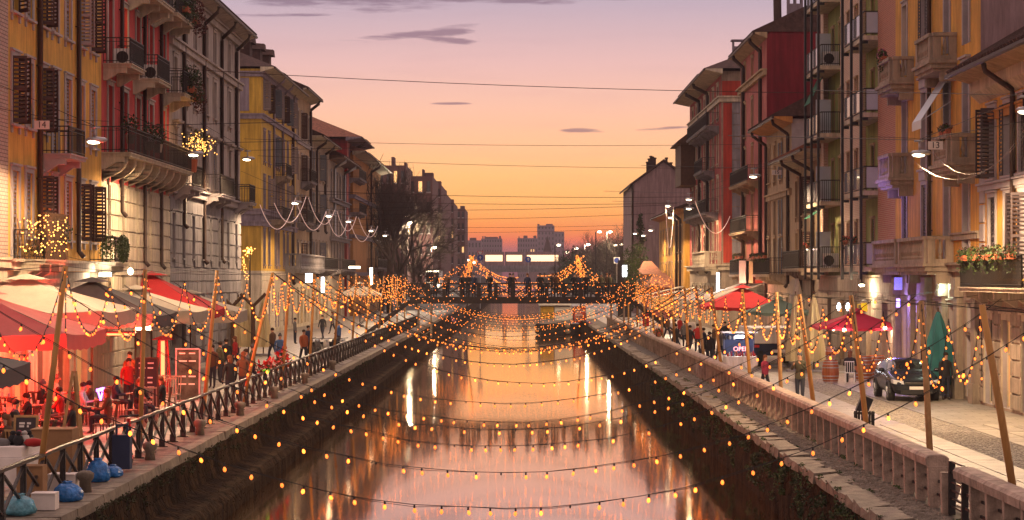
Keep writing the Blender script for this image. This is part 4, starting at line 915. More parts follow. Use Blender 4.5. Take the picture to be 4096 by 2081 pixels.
course(b, -1, X6, ya, yb, 18.7, .35, .2, 'cream', flankX=6); course(b, -1, X6, ya, yb, 5.0, .35, .3, 'cream', flankX=6)
rf = rooftop(b, -1, X6, ya, yb, H, 12, 1.5, .4, 'roof', soff='cream', hip=True, oy=1.0)
chimney(rf, X6 + 2.0, ya + 3, H + 1.4, 1.6, .8, .9, 'violet'); chimney(rf, X6 + 3.3, ya + 7, H + 1.9, 1.3, .8, .9, 'violet'); chimney(rf, X6 + 4.2, ya + 12, H + 2.1, 1.3, .8, .9, 'violet')
for z, a, c_ in ((16.9, ya + 2, ya + 22), (13.4, ya + 6, ya + 14), (9.8, ya + 3, yb - 6)): iron_balcony(b, -1, X6, a, c_, z, 1.1, 1.1, 'greystone', gap=.22)
stone_balcony(b, -1, X6, ya + .5, ya + 13, 5.35, 1.3, 1.2, 'cream')
for p in (2802, 2835): downpipe(b, -1, X6, YL(p, X6), 5, H, 1.4, r=.16)
mb = MB(); mb.box(X6, X6 - 1.4, ya + 25, yb, 13.0, 16.8); mb.hexa([(X6 - 1.9, ya + 24.5, 16.81), (X6, ya + 24.5, 16.81), (X6, yb + .5, 16.81), (X6 - 1.9, yb + .5, 16.81), (X6 - 1.7, ya + 24.5, 17.1), (X6, ya + 24.5, 18.4), (X6, yb + .5, 18.4), (X6 - 1.7, yb + .5, 17.1)]); put(mb, 'bay_loggia', M['darkwood'], b)
# R7 low yellow house
ya, yb, H = 207.5, 245, 11.0
c = [ya + 3 + 4.5 * i for i in range(8)]
rows = [dict(z=z, w=1.2, h=2.5, cols=c, st=['none', 'closed'], shm=['shutdark'], frm='tan', pane={1: 'glow'} if z > 6 else {0: 'glowdim'}) for z in (7.0, 3.4)]
b, hs = building('low mustard house with a lit upper window behind the red palazzo', -1, 16.2, ya, yb, H, 'yellow2', rows, [(3.0, 'palestone')], dep=9)
rooftop(b, -1, 16.2, ya, yb, H, 9, 1.0, .3, 'roof', soff='orange', oy=.3)
for k in (4, 9): downpipe(b, -1, 16.2, ya + k, 3, H, 1.0, r=.15)
# R8 mauve gabled building
Yg = 260
b = root('apartment_building', 'mauve building turning a blank gable with a row of chimney pots to the canal', 'building', (18, 267, 0), 'buildings lining the canal')
x0 = (2535 - CX) * Yg / F; xp = (2655 - CX) * Yg / F; x1 = xp + (xp - x0); ze = EYE + (HY - 735) * Yg / F; zp = EYE + (HY - 648) * Yg / F
mb = MB()
for y in (Yg, Yg + 26): mb.face([(x0, y, 0), (x1, y, 0), (x1, y, ze), (xp, y, zp), (x0, y, ze)])
mb.face([(x0, Yg, 0), (x0, Yg + 26, 0), (x0, Yg + 26, ze), (x0, Yg, ze)]); mb.face([(x1, Yg, 0), (x1, Yg + 26, 0), (x1, Yg + 26, ze), (x1, Yg, ze)])
put(mb, 'wall', M['mauve'], b)
mb = MB()
for (xa, za, xb, zb) in ((x0 - .5, ze - .3, xp, zp + .1), (x1 + .5, ze - .3, xp, zp + .1)): mb.hexa([(xa, Yg - .4, za), (xb, Yg - .4, zb), (xb, Yg + 26.4, zb), (xa, Yg + 26.4, za), (xa, Yg - .4, za + .25), (xb, Yg - .4, zb + .25), (xb, Yg + 26.4, zb + .25), (xa, Yg + 26.4, za + .25)])
rf = put(mb, 'roof', M['roof'], b)
for (px, hh) in ((2596, 26), (2603, 36), (2610, 44), (2617, 38), (2626, 30), (2673, 26), (2691, 14)):
    x = (px - CX) * Yg / F; zt = zp - abs(x - xp) * .42; mb = MB(); mb.box(x - .14, x + .14, Yg + 3, Yg + 3.4, zt - .3, zt + hh * Yg / F); mb.box(x - .2, x + .2, Yg + 2.9, Yg + 3.5, zt + hh * Yg / F + .001, zt + hh * Yg / F + .15); put(mb, 'chimney', M['roof'], rf)
downpipe(b, -1, x0 - .0, Yg + .3, .5, ze, .4, r=.15)
# low sheds and trattoria fronts on the right towards the bridge
def shed(label, px0, px1, Y, H, m, rm='tile', dep=8, lit=None):
    X0 = (px0 - CX) * Y / F; X1 = (px1 - CX) * Y / F
    b = root('small_building', label, 'building', ((X0 + X1) / 2, Y, 0)); mb = MB(); mb.box(X0, X1, Y, Y + dep, -.1, H); put(mb, 'wall', M[m], b)
    mb = MB(); xm = X1 - X0; mb.hexa([(X0 - .4, Y - .5, H + .001), (X1 + .4, Y - .5, H + .001), (X1 + .4, Y + dep + .5, H + .001), (X0 - .4, Y + dep + .5, H + .001), (X0 - .4, Y - .5, H + .15), (X1 + .4, Y - .5, H + .15), (X1 - xm * .3, Y + dep / 2, H + 1.6), (X0 + xm * .3, Y + dep / 2, H + 1.6)]); put(mb, 'roof', M[rm], b)
    if lit:
        for k in range(3): x = X0 + (X1 - X0) * (k + .5) / 3; mb = MB(); mb.box(x - .5, x + .5, Y - .03, Y + .01, 1.0, 2.4); put(mb, 'window', M[lit], b)
    return b
shed('dark shed with a terracotta roof between ivy and the mauve gable', 2560, 2640, 232, 4.6, 'mauve')
shed('low brick-red cabin with lit windows near the mauve gable', 2600, 2700, 222, 3.3, 'pink', lit='glowdim')
# ================================================================= far buildings
def block(label, px0, px1, pyt, Y, m, nfl, ncol, dep=30, lit=(), top=None, group='distant apartment blocks'):
    X0 = (px0 - CX) * Y / F; X1 = (px1 - CX) * Y / F; H = EYE + (HY - pyt) * Y / F
    b = root('apartment_block', label, 'building', ((X0 + X1) / 2, Y, 0), group)
    mb = MB(); mb.box(X0, X1, Y, Y + dep, -.1, H); put(mb, 'wall', M[m], b)
    w = (X1 - X0) / ncol; fh = (H - 4) / nfl; me = {}
    for s_, mm in ((0, 'glass'), (1, 'glow')):
        q = MB(); q.box(-w * .22, w * .22, -.12, .05, 0, fh * .5); q.box(-w * .28, w * .28, -.2, .02, -.2, -.001, 1); me[s_] = q.mesh('window', [M[mm], M['trim']])
    sd = MB(); sd.box(-.12, .05, -w * .22, w * .22, 0, fh * .5); sd = sd.mesh('window', M['glass'])
    for i in range(ncol):
        for j in range(nfl):
            inst(me[1 if (i, j) in lit else 0], 'window', b, (X0 + (i + .5) * w, Y, 4 + j * fh + fh * .25))
    if top:
        for (a, c_, hh) in top: mb = MB(); mb.box(X0 + (X1 - X0) * a, X0 + (X1 - X0) * c_, Y + 2, Y + 6, H + .002, H + hh * .55); put(mb, 'rooftop_stack', M['farblock'], b)
    return b, X0, X1, H
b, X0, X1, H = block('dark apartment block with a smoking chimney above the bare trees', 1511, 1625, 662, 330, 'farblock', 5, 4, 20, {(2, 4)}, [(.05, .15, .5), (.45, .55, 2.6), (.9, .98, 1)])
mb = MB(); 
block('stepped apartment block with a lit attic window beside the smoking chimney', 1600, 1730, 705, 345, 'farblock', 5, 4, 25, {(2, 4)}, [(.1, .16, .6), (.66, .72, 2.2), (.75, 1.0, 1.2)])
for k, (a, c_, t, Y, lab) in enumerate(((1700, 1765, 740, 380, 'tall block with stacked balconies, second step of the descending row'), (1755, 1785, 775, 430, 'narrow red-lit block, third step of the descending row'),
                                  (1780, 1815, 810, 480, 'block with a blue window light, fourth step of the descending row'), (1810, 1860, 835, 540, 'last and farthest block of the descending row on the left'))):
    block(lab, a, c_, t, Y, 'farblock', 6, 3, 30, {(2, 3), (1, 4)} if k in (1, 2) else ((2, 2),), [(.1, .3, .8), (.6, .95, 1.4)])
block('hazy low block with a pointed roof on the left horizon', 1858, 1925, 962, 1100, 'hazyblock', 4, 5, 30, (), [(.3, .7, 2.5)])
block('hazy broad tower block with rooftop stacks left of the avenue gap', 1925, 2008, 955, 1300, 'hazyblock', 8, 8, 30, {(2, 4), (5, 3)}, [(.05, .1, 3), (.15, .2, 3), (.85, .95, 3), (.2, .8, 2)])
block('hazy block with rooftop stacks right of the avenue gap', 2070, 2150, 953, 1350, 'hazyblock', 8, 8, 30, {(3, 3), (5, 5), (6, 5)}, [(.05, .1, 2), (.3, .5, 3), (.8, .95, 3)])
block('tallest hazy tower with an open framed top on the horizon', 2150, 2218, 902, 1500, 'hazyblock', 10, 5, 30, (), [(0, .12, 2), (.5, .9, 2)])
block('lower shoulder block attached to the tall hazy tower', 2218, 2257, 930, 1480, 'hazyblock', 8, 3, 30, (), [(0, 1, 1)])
b = root('church', 'distant church with a small pointed spire before the tall tower', 'church', ((2180 - CX) * 1000 / F, 1000, 0))
mb = MB(); x = (2190 - CX) * 1000 / F; mb.box(x - 10, x + 3, 1000, 1015, 0, 12); mb.box(x - 1.6, x + 1.6, 1000 - 1, 1003, 0, 16); put(mb, 'wall', M['mauve'], b)
mb = MB(); mb.lathe([(2.2, 16), (0.05, 24)], (x, 1001.5, 0), 4); put(mb, 'spire', M['roof'], b)
# ================================================================= iron railing on the left quay
def ordw(i): return ['first', 'second', 'third', 'fourth', 'fifth', 'sixth', 'seventh', 'eighth', 'ninth', 'tenth', 'eleventh', 'twelfth', 'thirteenth', 'fourteenth', 'fifteenth', 'sixteenth', 'seventeenth', 'eighteenth', 'nineteenth', 'twentieth', 'twenty-first', 'twenty-second', 'twenty-third', 'twenty-fourth', 'twenty-fifth', 'twenty-sixth', 'twenty-seventh', 'twenty-eighth', 'twenty-ninth', 'thirtieth', 'thirty-first', 'thirty-second', 'thirty-third', 'thirty-fourth', 'thirty-fifth', 'thirty-sixth'][i]
RX = -9.22; PS = 1.71
rl = root('iron_railing', 'long dark iron railing of crossed bars along the left quay', 'railing', (RX, 31, 0))
pm = MB(); pm.box(-.055, .055, -.03, .03, 0, .92); pm.box(-.075, .075, -.05, .05, 0, .2); pm.box(-.02, .02, -.031, -.055, .3, .9); pm.box(-.15, .15, -.05, .05, 0, .02)
pm = pm.mesh('post', M['railiron'])
xa = MB(); xa.bar((0, .06, .14), (0, PS - .06, .84), .06, .04)
xa = xa.mesh('brace', M['railiron']); xb = MB(); xb.bar((.03, .06, .84), (.03, PS - .06, .14), .06, .04); xb = xb.mesh('brace', M['railiron'])
y = 31.0; n = 0; hb = MB(); rr = random.Random(4); prev = None
while y < 196:
    inst(pm, 'post', rl, (RX, y, .02)); 
    if n < 290: inst(xa, 'brace', rl, (RX, y, .02)); inst(xb, 'brace', rl, (RX, y, .02)); 
    y += PS; n += 1
pts = [(RX, 29, .96)] + [(RX + rr.uniform(-.012, .012), 31 + PS * k, .965 + rr.uniform(-.012, .012)) for k in range(n)]
for a, c_ in zip(pts, pts[1:]): hb.bar(a, c_, .09, .06)
put(hb, 'handrail', M['railiron'], rl)
for k, Y in enumerate((43.4, 51.0, 59.0, 67.5, 77.0, 88.0, 101.0)):
    mb = MB(); mb.lathe([(.13, 0), (.11, .2), (.17, .28), (.18, .38), (.1, .43)], (-8.85, Y, .02), 10)
    t = put(mb, 'mooring_bollard', M['stone'], None, True)
    tag(t, 'squat mushroom-shaped mooring bollard outside the railing, %s from the left edge of the photo' % ordw(k), 'bollard', 'mooring bollards on the left quay')
# ================================================================= stone parapet on the right quay
SX = 8.02; SP = 1.27
sp = root('stone_parapet', 'long stone parapet of rounded coping blocks on tapering fins along the right quay', 'parapet', (SX, 31, 0))
fm = []
for k in range(3):
    j = (k - 1) * .01; mb = MB(); mb.hexa([(-.16, -.08, -.02), (.02 + j, -.07, -.02), (.02 + j, .07, -.02), (-.16, .07, -.02), (-.18, -.075, .78), (.27 + j, -.075, .78), (.27 + j, .075, .78), (-.18, .085, .78)]); fm.append(mb.mesh('fin', M['parapet']))
cp = []
for k in range(4):
    q = [R.uniform(-.012, .012) for _ in range(6)]; mb = MB(); L_ = SP * 2
    prof = [(-.2, .785), (-.215, .93), (-.16, .985), (0, 1.0), (.16, .985), (.24, .93), (.24, .785)]
    rings = []
    for yy, e in ((.012, .012), (.03, 0), (L_ * .5, 0), (L_ - .03, 0), (L_ - .012, .012)):
        rings.append([(x * (1 - e) + q[int(yy) % 6] * .4, yy, z - e + q[(int(yy) + 2) % 6] * .5) for x, z in prof])
    for i in range(4):
        for a in range(7): b_ = (a + 1) % 7; mb.face([rings[i][a], rings[i][b_], rings[i + 1][b_], rings[i + 1][a]])
    mb.face(rings[0]); mb.face(rings[4]); cp.append(mb.mesh('coping_block', M['parapet']))
bm_ = MB(); bm_.bar((.02, .08, .5), (.02, SP - .08, .5), .03, .05); bm_.bar((.0, .08, .25), (.0, SP - .08, .25), .03, .05); bm_ = bm_.mesh('bar', M['iron'])
y = 30.6; n = 0
GY0, GY1 = 37.9, 39.3
while y < 190:
    if not (GY0 - .1 < y < GY1 - .3):
        inst(fm[n % 3], 'fin', sp, (SX, y, 0)); inst(bm_, 'bar', sp, (SX, y, 0))
    if n % 2 == 0 and not (GY0 - 1.0 < y < GY1 - .3): inst(cp[(n // 2) % 4], 'coping_block', sp, (SX, y, 0))
    y += SP; n += 1
g = root('steel_gate', 'narrow dark steel ladder gate filling a gap in the stone parapet', 'gate', (SX, 37.5, 0))
mb = MB(); y0, y1 = 38.2, 39.35; 
for y in (y0, y1): mb.box(SX - .06, SX + .06, y - .04, y + .04, 0, 1.0)
put(mb, 'gate_frame', M['iron'], g)
for z in (.98, .78, .6, .45, .3, .15): mb = MB(); mb.box(SX - .02, SX + .02, y0 + .04, y1 - .04, z, z + .03); put(mb, 'rung', M['iron'], g)
# ================================================================= light poles and strings
def pole(label, x0, y0, x1, y1, zt, grp, r=.06, m='wood'):
    mb = MB(); mb.tube([(x0, y0, 0), ((x0 + x1) / 2 + .01, (y0 + y1) / 2, zt / 2), (x1, y1, zt)], [r * 1.05, r, r * .85], 8)
    return tag(put(mb, 'light_pole', M[m], None, True), label, 'pole', grp)
bl = MB(); bl.lathe([(.005, -.095), (.026, -.075), (.03, -.05), (.02, -.025), (.012, -.01)], (0, 0, 0), 6); bl = bl.mesh('bulb', M['bulb'])
bls = MB(); bls.lathe([(.012, 0), (.016, -.03), (.012, -.045)], (0, 0, .02), 5); 
bf = MB(); bf.lathe([(.004, -.09), (.034, -.045), (.004, 0)], (0, 0, 0), 5); bfv, bff = bf.v, bf.f
def light_string(label, pts, cable_r, step, far=False, grp=None, socket=True, scl=1.0, name='string_lights', seed=0, ctr=None, dead=.05):
    """pts: polyline of Vectors; bulbs every step metres"""
    rr = random.Random(seed); c = Vector(pts[0]); t = root(name, label, 'string lights', c, grp)
    mb = MB(); mb.tube(pts, cable_r, 3, 0, False)
    # a second loosely twisted strand
    if not far:
        q = [Vector(p) + Vector((rr.uniform(-.01, .01), rr.uniform(-.01, .01), rr.uniform(-.035, .01))) for p in pts]; mb.tube(q, cable_r * .7, 3, 0, False)
    put(mb, 'cable', M['black'], t)
    acc_ = step * .5; fb = MB(); sk = MB(); nb = 0
    for a, b in zip(pts, pts[1:]):
        a = Vector(a); b = Vector(b); L_ = (b - a).length
        while acc_ <= L_:
            p = a + (b - a) * (acc_ / L_); acc_ += step * rr.uniform(.78, 1.22)
            if rr.random() < dead: 
                if not far: sk.lathe([(.012, 0), (.017, -.03), (.012, -.05)], (p.x, p.y, p.z), 5)
                continue
            if far or nb >= 295:
                s_ = (scl if scl else 1); n = len(fb.v); fb.v += [(p.x + x * s_, p.y + y_ * s_, p.z + z * s_ - .03) for x, y_, z in bfv]
                for f in bff: fb.f.append(tuple(n + i for i in f)); fb.m.append(0)
            else:
                inst(bl, 'bulb', t, (p.x, p.y, p.z - .045), (rr.uniform(-.3, .3), rr.uniform(-.3, .3), 0), scl); nb += 1
                sk.lathe([(.014 * scl, 0), (.019 * scl, -.04), (.014 * scl, -.06)], (p.x, p.y, p.z + .005), 5)
        acc_ -= L_
    if sk.v: q = put(sk, 'socket', M['black'], t); q['kind'] = 'stuff'
    if fb.v: q = put(fb, 'bulbs', M['bulbfar'], t); q['kind'] = 'stuff'
    return t
def sag(a, b, d, n=14, jit=.0, rr=R):
    a = Vector(a); b = Vector(b); out = []
    for i in range(n + 1):
        u = i / n; p = a.lerp(b, u); p.z -= d * 4 * u * (1 - u); p.z += rr.uniform(-jit, jit); out.append(p)
    return out
# poles, left: (base y, top px, top py)
LP = [(41.2, 262, 1065), (52.4, 581, 1078), (62.8, 868, 1082), (71.7, 1091, 1092), (83.9, 1158, 1092), (94.8, 1258, 1097), (107, 1362, 1098), (119, 1425, 1095), (129, 1480, 1112), (141, 1535, 1104), (152, 1572, 1102), (163, None, 0), (174, None, 0)]
RP = [(35.6, 3928, 1219), (43.3, 3685, 1204), (50.9, 3404, 1182), (60, 3197, 1178), (68, 3106, 1169), (76.8, 2969, 1157), (87.5, 2845, 1150), (95.8, 2784, 1147), (105, 2738, 1150), (114, 2683, 1140), (122.8, 2631, 1131), (131, 2599, 1131), (140, 2570, 1122), (151, None, 0), (163, None, 0)]
LT = []; RT = []
for i, (Y, px, py) in enumerate(LP):
    top = P(px, py, Y) if px else Vector((-9.3, Y, 4.4 + .1 * sin(i * 3)))
    LT.append(top); pole('leaning round wooden light pole tied to the iron railing, %s from the left' % ordw(i), -9.36, Y, top.x, top.y, top.z, 'wooden light poles on the left quay')
for i, (Y, px, py) in enumerate(RP):
    top = P(px, py, Y) if px else Vector((8.4, Y, 4.2))
    RT.append(top); pole('squared wooden light pole behind the stone parapet, %s counting from the right' % ordw(i), 8.42, Y, top.x, top.y, top.z, 'wooden light poles on the right quay', .065, 'wood' if i % 3 != 1 else 'wood2')
LT = [Vector((-9.3, 30.5, 4.4))] + LT; RT = [Vector((8.5, 28.5, 4.0))] + RT
# strings over the water: image-fitted sag of the six nearest, then regular
S_ = [(31.0, -9.3, 34.5, 8.9, .84, .44), (35.5, -9.3, 39.2, 8.9, .96, .42), (41.2, -9.0, 46.0, 8.6, .92, .36), (46.0, -9.1, 49.0, 8.3, .98, .40), (49, -9.1, 51.5, 8.2, .98, .38), (55.5, -9.0, 58.5, 8.2, 1.0, .38)]
k = 0
for (ya, xa_, yb_, xb_, zc, st) in S_:
    light_string('string of warm bulbs sagging low across the canal, %s from the bottom of the photo' % ordw(k), sag((xa_, ya, 4.25), (xb_, yb_, 4.0), 4.12 - zc, 26, .025), .0065, st, grp='strings of bulbs across the canal', seed=k, dead=.08 if k not in (3,) else .25, scl=.92); k += 1
for i in range(4, len(LT)):
    a = LT[i]
    js = [min(range(len(RT)), key=lambda j: abs(RT[j].y - a.y)), min(range(len(RT)), key=lambda j: abs(RT[j].y - a.y - 14)), ]
    for q, j in enumerate(js):
        far = a.y > 118
        pts = sag(a, RT[j], 3.1 + .25 * sin(i * 2.1 + q), 20, .02)
        light_string('string of bulbs hung over the water further up the canal, %s towards the footbridge' % ordw(k - 6), pts, .010, .38 if not far else .42, far, 'strings of bulbs across the canal', seed=k, scl=1.0 if a.y < 90 else .85); k += 1
        if a.y > 76 and q == 0:      # extra strand between the poles
            m_ = (a + LT[min(i + 1, len(LT) - 1)]) / 2; m2 = (RT[j] + RT[max(j - 1, 0)]) / 2
            light_string('fainter extra string of bulbs over the water, %s towards the footbridge' % ordw(min(k - 6, 35)), sag(m_, m2, 2.7 + .4 * cos(i + q), 18, .03), .010, .42, True, 'strings of bulbs across the canal', seed=k, scl=.8)
# swags along the quays
def swags(T, side, X, y_max):
    for i in range(len(T) - 1):
        a, b = T[i], T[i + 1]
        if a.y < 29: continue
        n = 2 if b.y - a.y > 7 else 1; pts = []; rr = random.Random(i)
        pts += [Vector((a.x, a.y, a.z - 1.3)), Vector((a.x, a.y + .05, a.z - .1))]
        for q in range(n):
            nn = n
            p0 = a.lerp(b, q / nn); p1 = a.lerp(b, (q + 1) / nn)
            if q > 0: p0.z -= .3
            if q < nn - 1: p1.z -= .3
            pts += sag(p0, p1, 1.3 + rr.uniform(-.15, .2), 10)[0 if q == 0 else 1:]
        far = a.y > 95
        light_string('dangling swag of bulbs between the %s and next pole of the %s quay' % (ordw(i), side), pts, .008, .27 if not far else .27, far, 'swags of bulbs along the quays', seed=i + (50 if side == 'right' else 0), scl=.62 if a.y < 60 else .75, dead=.02)
swags(LT, 'left', -9.3, 200); swags(RT, 'right', 8.4, 200)
# steel span wires tying the poles to the houses
for i, t in enumerate(LT[1:7]):
    mb = MB(); mb.tube(sag(t, (-16.2, t.y + 3, 5.2), .3, 6), .008, 3, 0, False); tag(put(mb, 'stay_wire', M['black']), 'thin stay wire from pole to left facades, %s from the left' % ordw(i), 'wire', 'stay wires')
for i, t in enumerate(RT[1:7]):
    mb = MB(); mb.tube(sag(t, (16.0, t.y + 3, 3.9), .3, 6), .008, 3, 0, False); tag(put(mb, 'stay_wire', M['black']), 'thin stay wire from a pole head to the right facades, %s from the right' % ordw(i), 'wire', 'stay wires')
# ================================================================= hanging street lamps and overhead wires
def pt(name, loc, e, c, r=.15):
    l = bpy.data.lights.new(name, 'POINT'); l.energy = e; l.color = c; l.shadow_soft_size = r
    q = bpy.data.objects.new(name, l); col.objects.link(q); q.location = loc; return q
def hang_lamp(label, px, py, Y, side, E=500, c=(1, .68, .38), s=1.0, wire=True):
    p = P(px, py, Y); t = root('street_lamp', label, 'street lamp', p, 'lamps hung over the quays')
    mb = MB(); mb.blob((p.x + .05, p.y, p.z + .08), (.36 * s, .17, .10), 0, 12, 0); mb.box(p.x - .03, p.x + .03, p.y - .03, p.y + .03, p.z + .161, p.z + .42); mb.box(p.x - .16, p.x + .16, p.y - .05, p.y + .05, p.z + .421, p.z + .48)
    put(mb, 'lamp_housing', M['steel'], t, True)
    mb = MB(); mb.blob((p.x - .03, p.y - .02, p.z + .01), (.21 * s, .14, .065), 0, 12, 0); put(mb, 'lens', M['lamp'], t, True)
    if wire:
        xf = -16.2 if side < 0 else 16.0; xf = xf if Y < 150 or side > 0 else -19.4
        mb = MB(); mb.tube([(xf, p.y, p.z + 1.1), (p.x, p.y, p.z + .48), (-xf * .0 + p.x + (6 if side < 0 else -6), p.y, p.z + .62)], .012, 3, 0, False); mb.tube([(xf, p.y, p.z + 1.9), (p.x, p.y, p.z + .5)], .01, 3, 0, False); put(mb, 'span_wire', M['black'], t)
    l = pt('lamp_light', (0, 0, -.15), E, c); l.data.type = 'SPOT'; l.data.spot_size = radians(168); l.data.spot_blend = .25; l.parent = t; return t
KE = 3300
hang_lamp('bright lamp hanging before the orange-yellow house with the 14 plate', 380, 570, 65, -1, KE)
hang_lamp('flat lamp hanging in front of the grey-beige palazzo beside the lit balcony tree', 778, 622, 85, -1, KE)
hang_lamp('dark lamp with a tangle of cables at the yellow corner house', 990, 640, 108, -1, KE * .7)
hang_lamp('lamp above the crossing white garlands on the left', 1183, 815, 124, -1, KE)
for k, (px, py, Y) in enumerate(((1317, 866, 146), (1396, 888, 166), (1486, 925, 192), (1541, 944, 215))):
    hang_lamp('small lamp of the receding row over the left quay, %s after the garlands' % ordw(k), px, py, Y, -1, KE * 1.1)
hang_lamp('oval lamp hanging before the yellow balustrade house with the 13 plate', 3678, 622, 66.5, 1, KE * 1.7)
hang_lamp('lamp hanging before the pink house on the right', 3016, 709, 113, 1, KE)
for k, (px, py, Y) in enumerate(((2757, 800, 150), (2757, 837, 166), (2673, 826, 175), (2683, 873, 190), (2604, 923, 205), (2575, 944, 220), (2541, 936, 235))):
    hang_lamp('small bright lamp before the red palazzo and beyond, %s counting from the right' % ordw(k), px, py, Y, 1, KE * 1.0, wire=k < 2)
hang_lamp('lamp glaring at the very right edge of the photo', 4104, 450, 60, 1, KE * 1.6)
for k, (pa, ya_, pb_, yb_, Y) in enumerate(((0, 245, 4096, 395, 92), (0, 545, 4096, 590, 150), (600, 612, 2730, 668, 158), (1300, 765, 2560, 785, 200), (1500, 803, 2560, 812, 215), (1600, 836, 2560, 822, 230), (1700, 872, 2560, 856, 250), (1800, 905, 2560, 900, 300), (1850, 925, 2560, 915, 320))):
    a = P(pa, ya_, Y); b = P(pb_, yb_, Y); mb = MB(); xl = -16.2 if Y < 130 else -19.4
    d = (b - a) / (b.x - a.x); a2 = a + d * (xl - a.x); b2 = a + d * (16.0 - a.x)
    mb.tube(sag(a2, b2, .25, 10), .016 if Y < 180 else .025, 3, 0, False)
    tag(put(mb, 'overhead_cable', M['pipe']), 'thin overhead cable crossing the sky between the facades, %s from the top' % ordw(k), 'cable', 'cables across the canal')
M['garl'] = mat('glowing_garland_tinsel', (.7, .55, .5), var=0, emis=(1, .6, .5), estr=.5)  # tinsel given a faint pink glow of its own, lit look put into emission
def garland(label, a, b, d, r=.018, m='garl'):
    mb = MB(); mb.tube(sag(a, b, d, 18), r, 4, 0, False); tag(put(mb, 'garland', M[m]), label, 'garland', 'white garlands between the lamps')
A = [P(1040, 835, 112), P(1183, 812, 124), P(1305, 862, 146), P(1396, 885, 166), P(1486, 922, 192), P(1541, 942, 215), P(1620, 960, 240)]
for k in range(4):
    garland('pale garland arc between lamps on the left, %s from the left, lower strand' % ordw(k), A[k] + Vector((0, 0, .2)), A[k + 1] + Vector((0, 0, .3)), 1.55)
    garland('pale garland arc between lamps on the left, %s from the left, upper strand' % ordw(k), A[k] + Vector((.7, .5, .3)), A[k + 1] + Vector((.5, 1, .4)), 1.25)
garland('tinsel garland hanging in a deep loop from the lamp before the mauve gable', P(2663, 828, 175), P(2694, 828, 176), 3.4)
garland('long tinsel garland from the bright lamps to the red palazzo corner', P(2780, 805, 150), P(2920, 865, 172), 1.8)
garland('thin garland drooping before the balustrade house at the right', P(3725, 600, 68), P(4096, 520, 60), 1.0, .004, 'trim')
garland('second thin garland crossing low before the ochre house at the right', P(3650, 640, 68), P(4096, 545, 60), .9, .004, 'trim')
# ================================================================= far footbridge
YB = 150.0
fb = root('footbridge', 'dark iron truss footbridge crowded with people across the canal', 'bridge', (0, YB, 0))
xl, xr = -7.7, 8.05; zd = 2.95
for yy in (YB, YB + 3.2):
    mb = MB(); mb.box(xl, xr, yy - .08, yy + .08, zd - .4, zd + .05); put(mb, 'girder', M['iron'], fb)
    mb = MB(); mb.box(xl, xr, yy - .07, yy + .07, zd + .96, zd + 1.05); mb.box(xl, xr, yy - .04, yy + .04, zd + .42, zd + .46); put(mb, 'top_rail', M['iron'], fb)
    n = 13
    for i in range(n + 1):
        x = xl + (xr - xl) * i / n; mb = MB(); mb.box(x - .11, x + .11, yy - .06, yy + .06, zd + .051, zd + .959); put(mb, 'post', M['iron'], fb)
        if i < n:
            x2 = xl + (xr - xl) * (i + 1) / n
            for (za, zb) in ((.08, .92), (.92, .08)): mb = MB(); mb.bar((x, yy, zd + za), (x2, yy, zd + zb), .09, .05); put(mb, 'brace', M['iron'], fb)
mb = MB(); mb.box(xl, xr, YB + .1, YB + 3.1, zd - .1, zd); put(mb, 'deck', M['darkwood'], fb)
for sx_, x0_ in ((-1, xl), (1, xr)):
    for i in range(13):
        mb = MB(); xx = x0_ + sx_ * .28 * i; mb.box(xx, xx + sx_ * .3, YB + .2, YB + 3.0, zd - .2 - i * .225, zd - .14 - i * .225); put(mb, 'step', M['steel'], fb)
    for yy in (YB + .1, YB + 3.1): mb = MB(); mb.bar((x0_, yy, zd - .2), (x0_ + sx_ * 3.8, yy, -.1), .08, .25); mb.bar((x0_, yy, zd + .9), (x0_ + sx_ * 3.8, yy, .95), .05); put(mb, 'stair_rail', M['iron'], fb)
    xt = x0_ - sx_ * .6; mb = MB()
    for (dx_, dy_) in ((0, 0), (.9, 0), (0, 1), (.9, 1)): mb.box(xt - sx_ * dx_ - .05, xt - sx_ * dx_ + .05, YB + dy_ - .05, YB + dy_ + .05, 0, zd - .4)
    for q in range(3): z = .05 + q * .62; mb.bar((xt, YB, z), (xt - sx_ * .9, YB, z + .6), .05); mb.bar((xt - sx_ * .9, YB, z), (xt, YB, z + .6), .05)
    put(mb, 'lattice_pier', M['palestone'], fb)
# fairy lights wound on the footbridge and a twinkling cone beyond it
def cloud(name, label, pts, s, m='bulbfar', cat='fairy lights', grp=None):
    mb = MB()
    for p in pts:
        n = len(mb.v); mb.v += [(p[0] + x * s, p[1] + y_ * s, p[2] + z * s) for x, y_, z in ((1, 0, 0), (0, 1, 0), (-1, 0, 0), (0, -1, 0), (0, 0, 1), (0, 0, -1))]
        for f in ((0, 1, 4), (1, 2, 4), (2, 3, 4), (3, 0, 4), (1, 0, 5), (2, 1, 5), (3, 2, 5), (0, 3, 5)): mb.f.append(tuple(n + i for i in f)); mb.m.append(0)
    q = put(mb, name, M[m]); return tag(q, label, cat, grp, 'stuff')
rr = random.Random(21)
cloud('fairy_lights', 'net of warm fairy lights draped over the footbridge railing', [(rr.uniform(xl - 3, xr + 3), YB - .25, zd + rr.uniform(-.3, 1.1)) for _ in range(170)], .035)
for sx_ in (-1, 1):
    cloud('fairy_lights', 'dense cluster of fairy lights heaped at the %s end of the footbridge' % ('left' if sx_ < 0 else 'right'), [(sx_ * (rr.uniform(7.8, 10.5)), YB - rr.uniform(1, 6), rr.uniform(2.6, 4.6)) for _ in range(120)], .036)
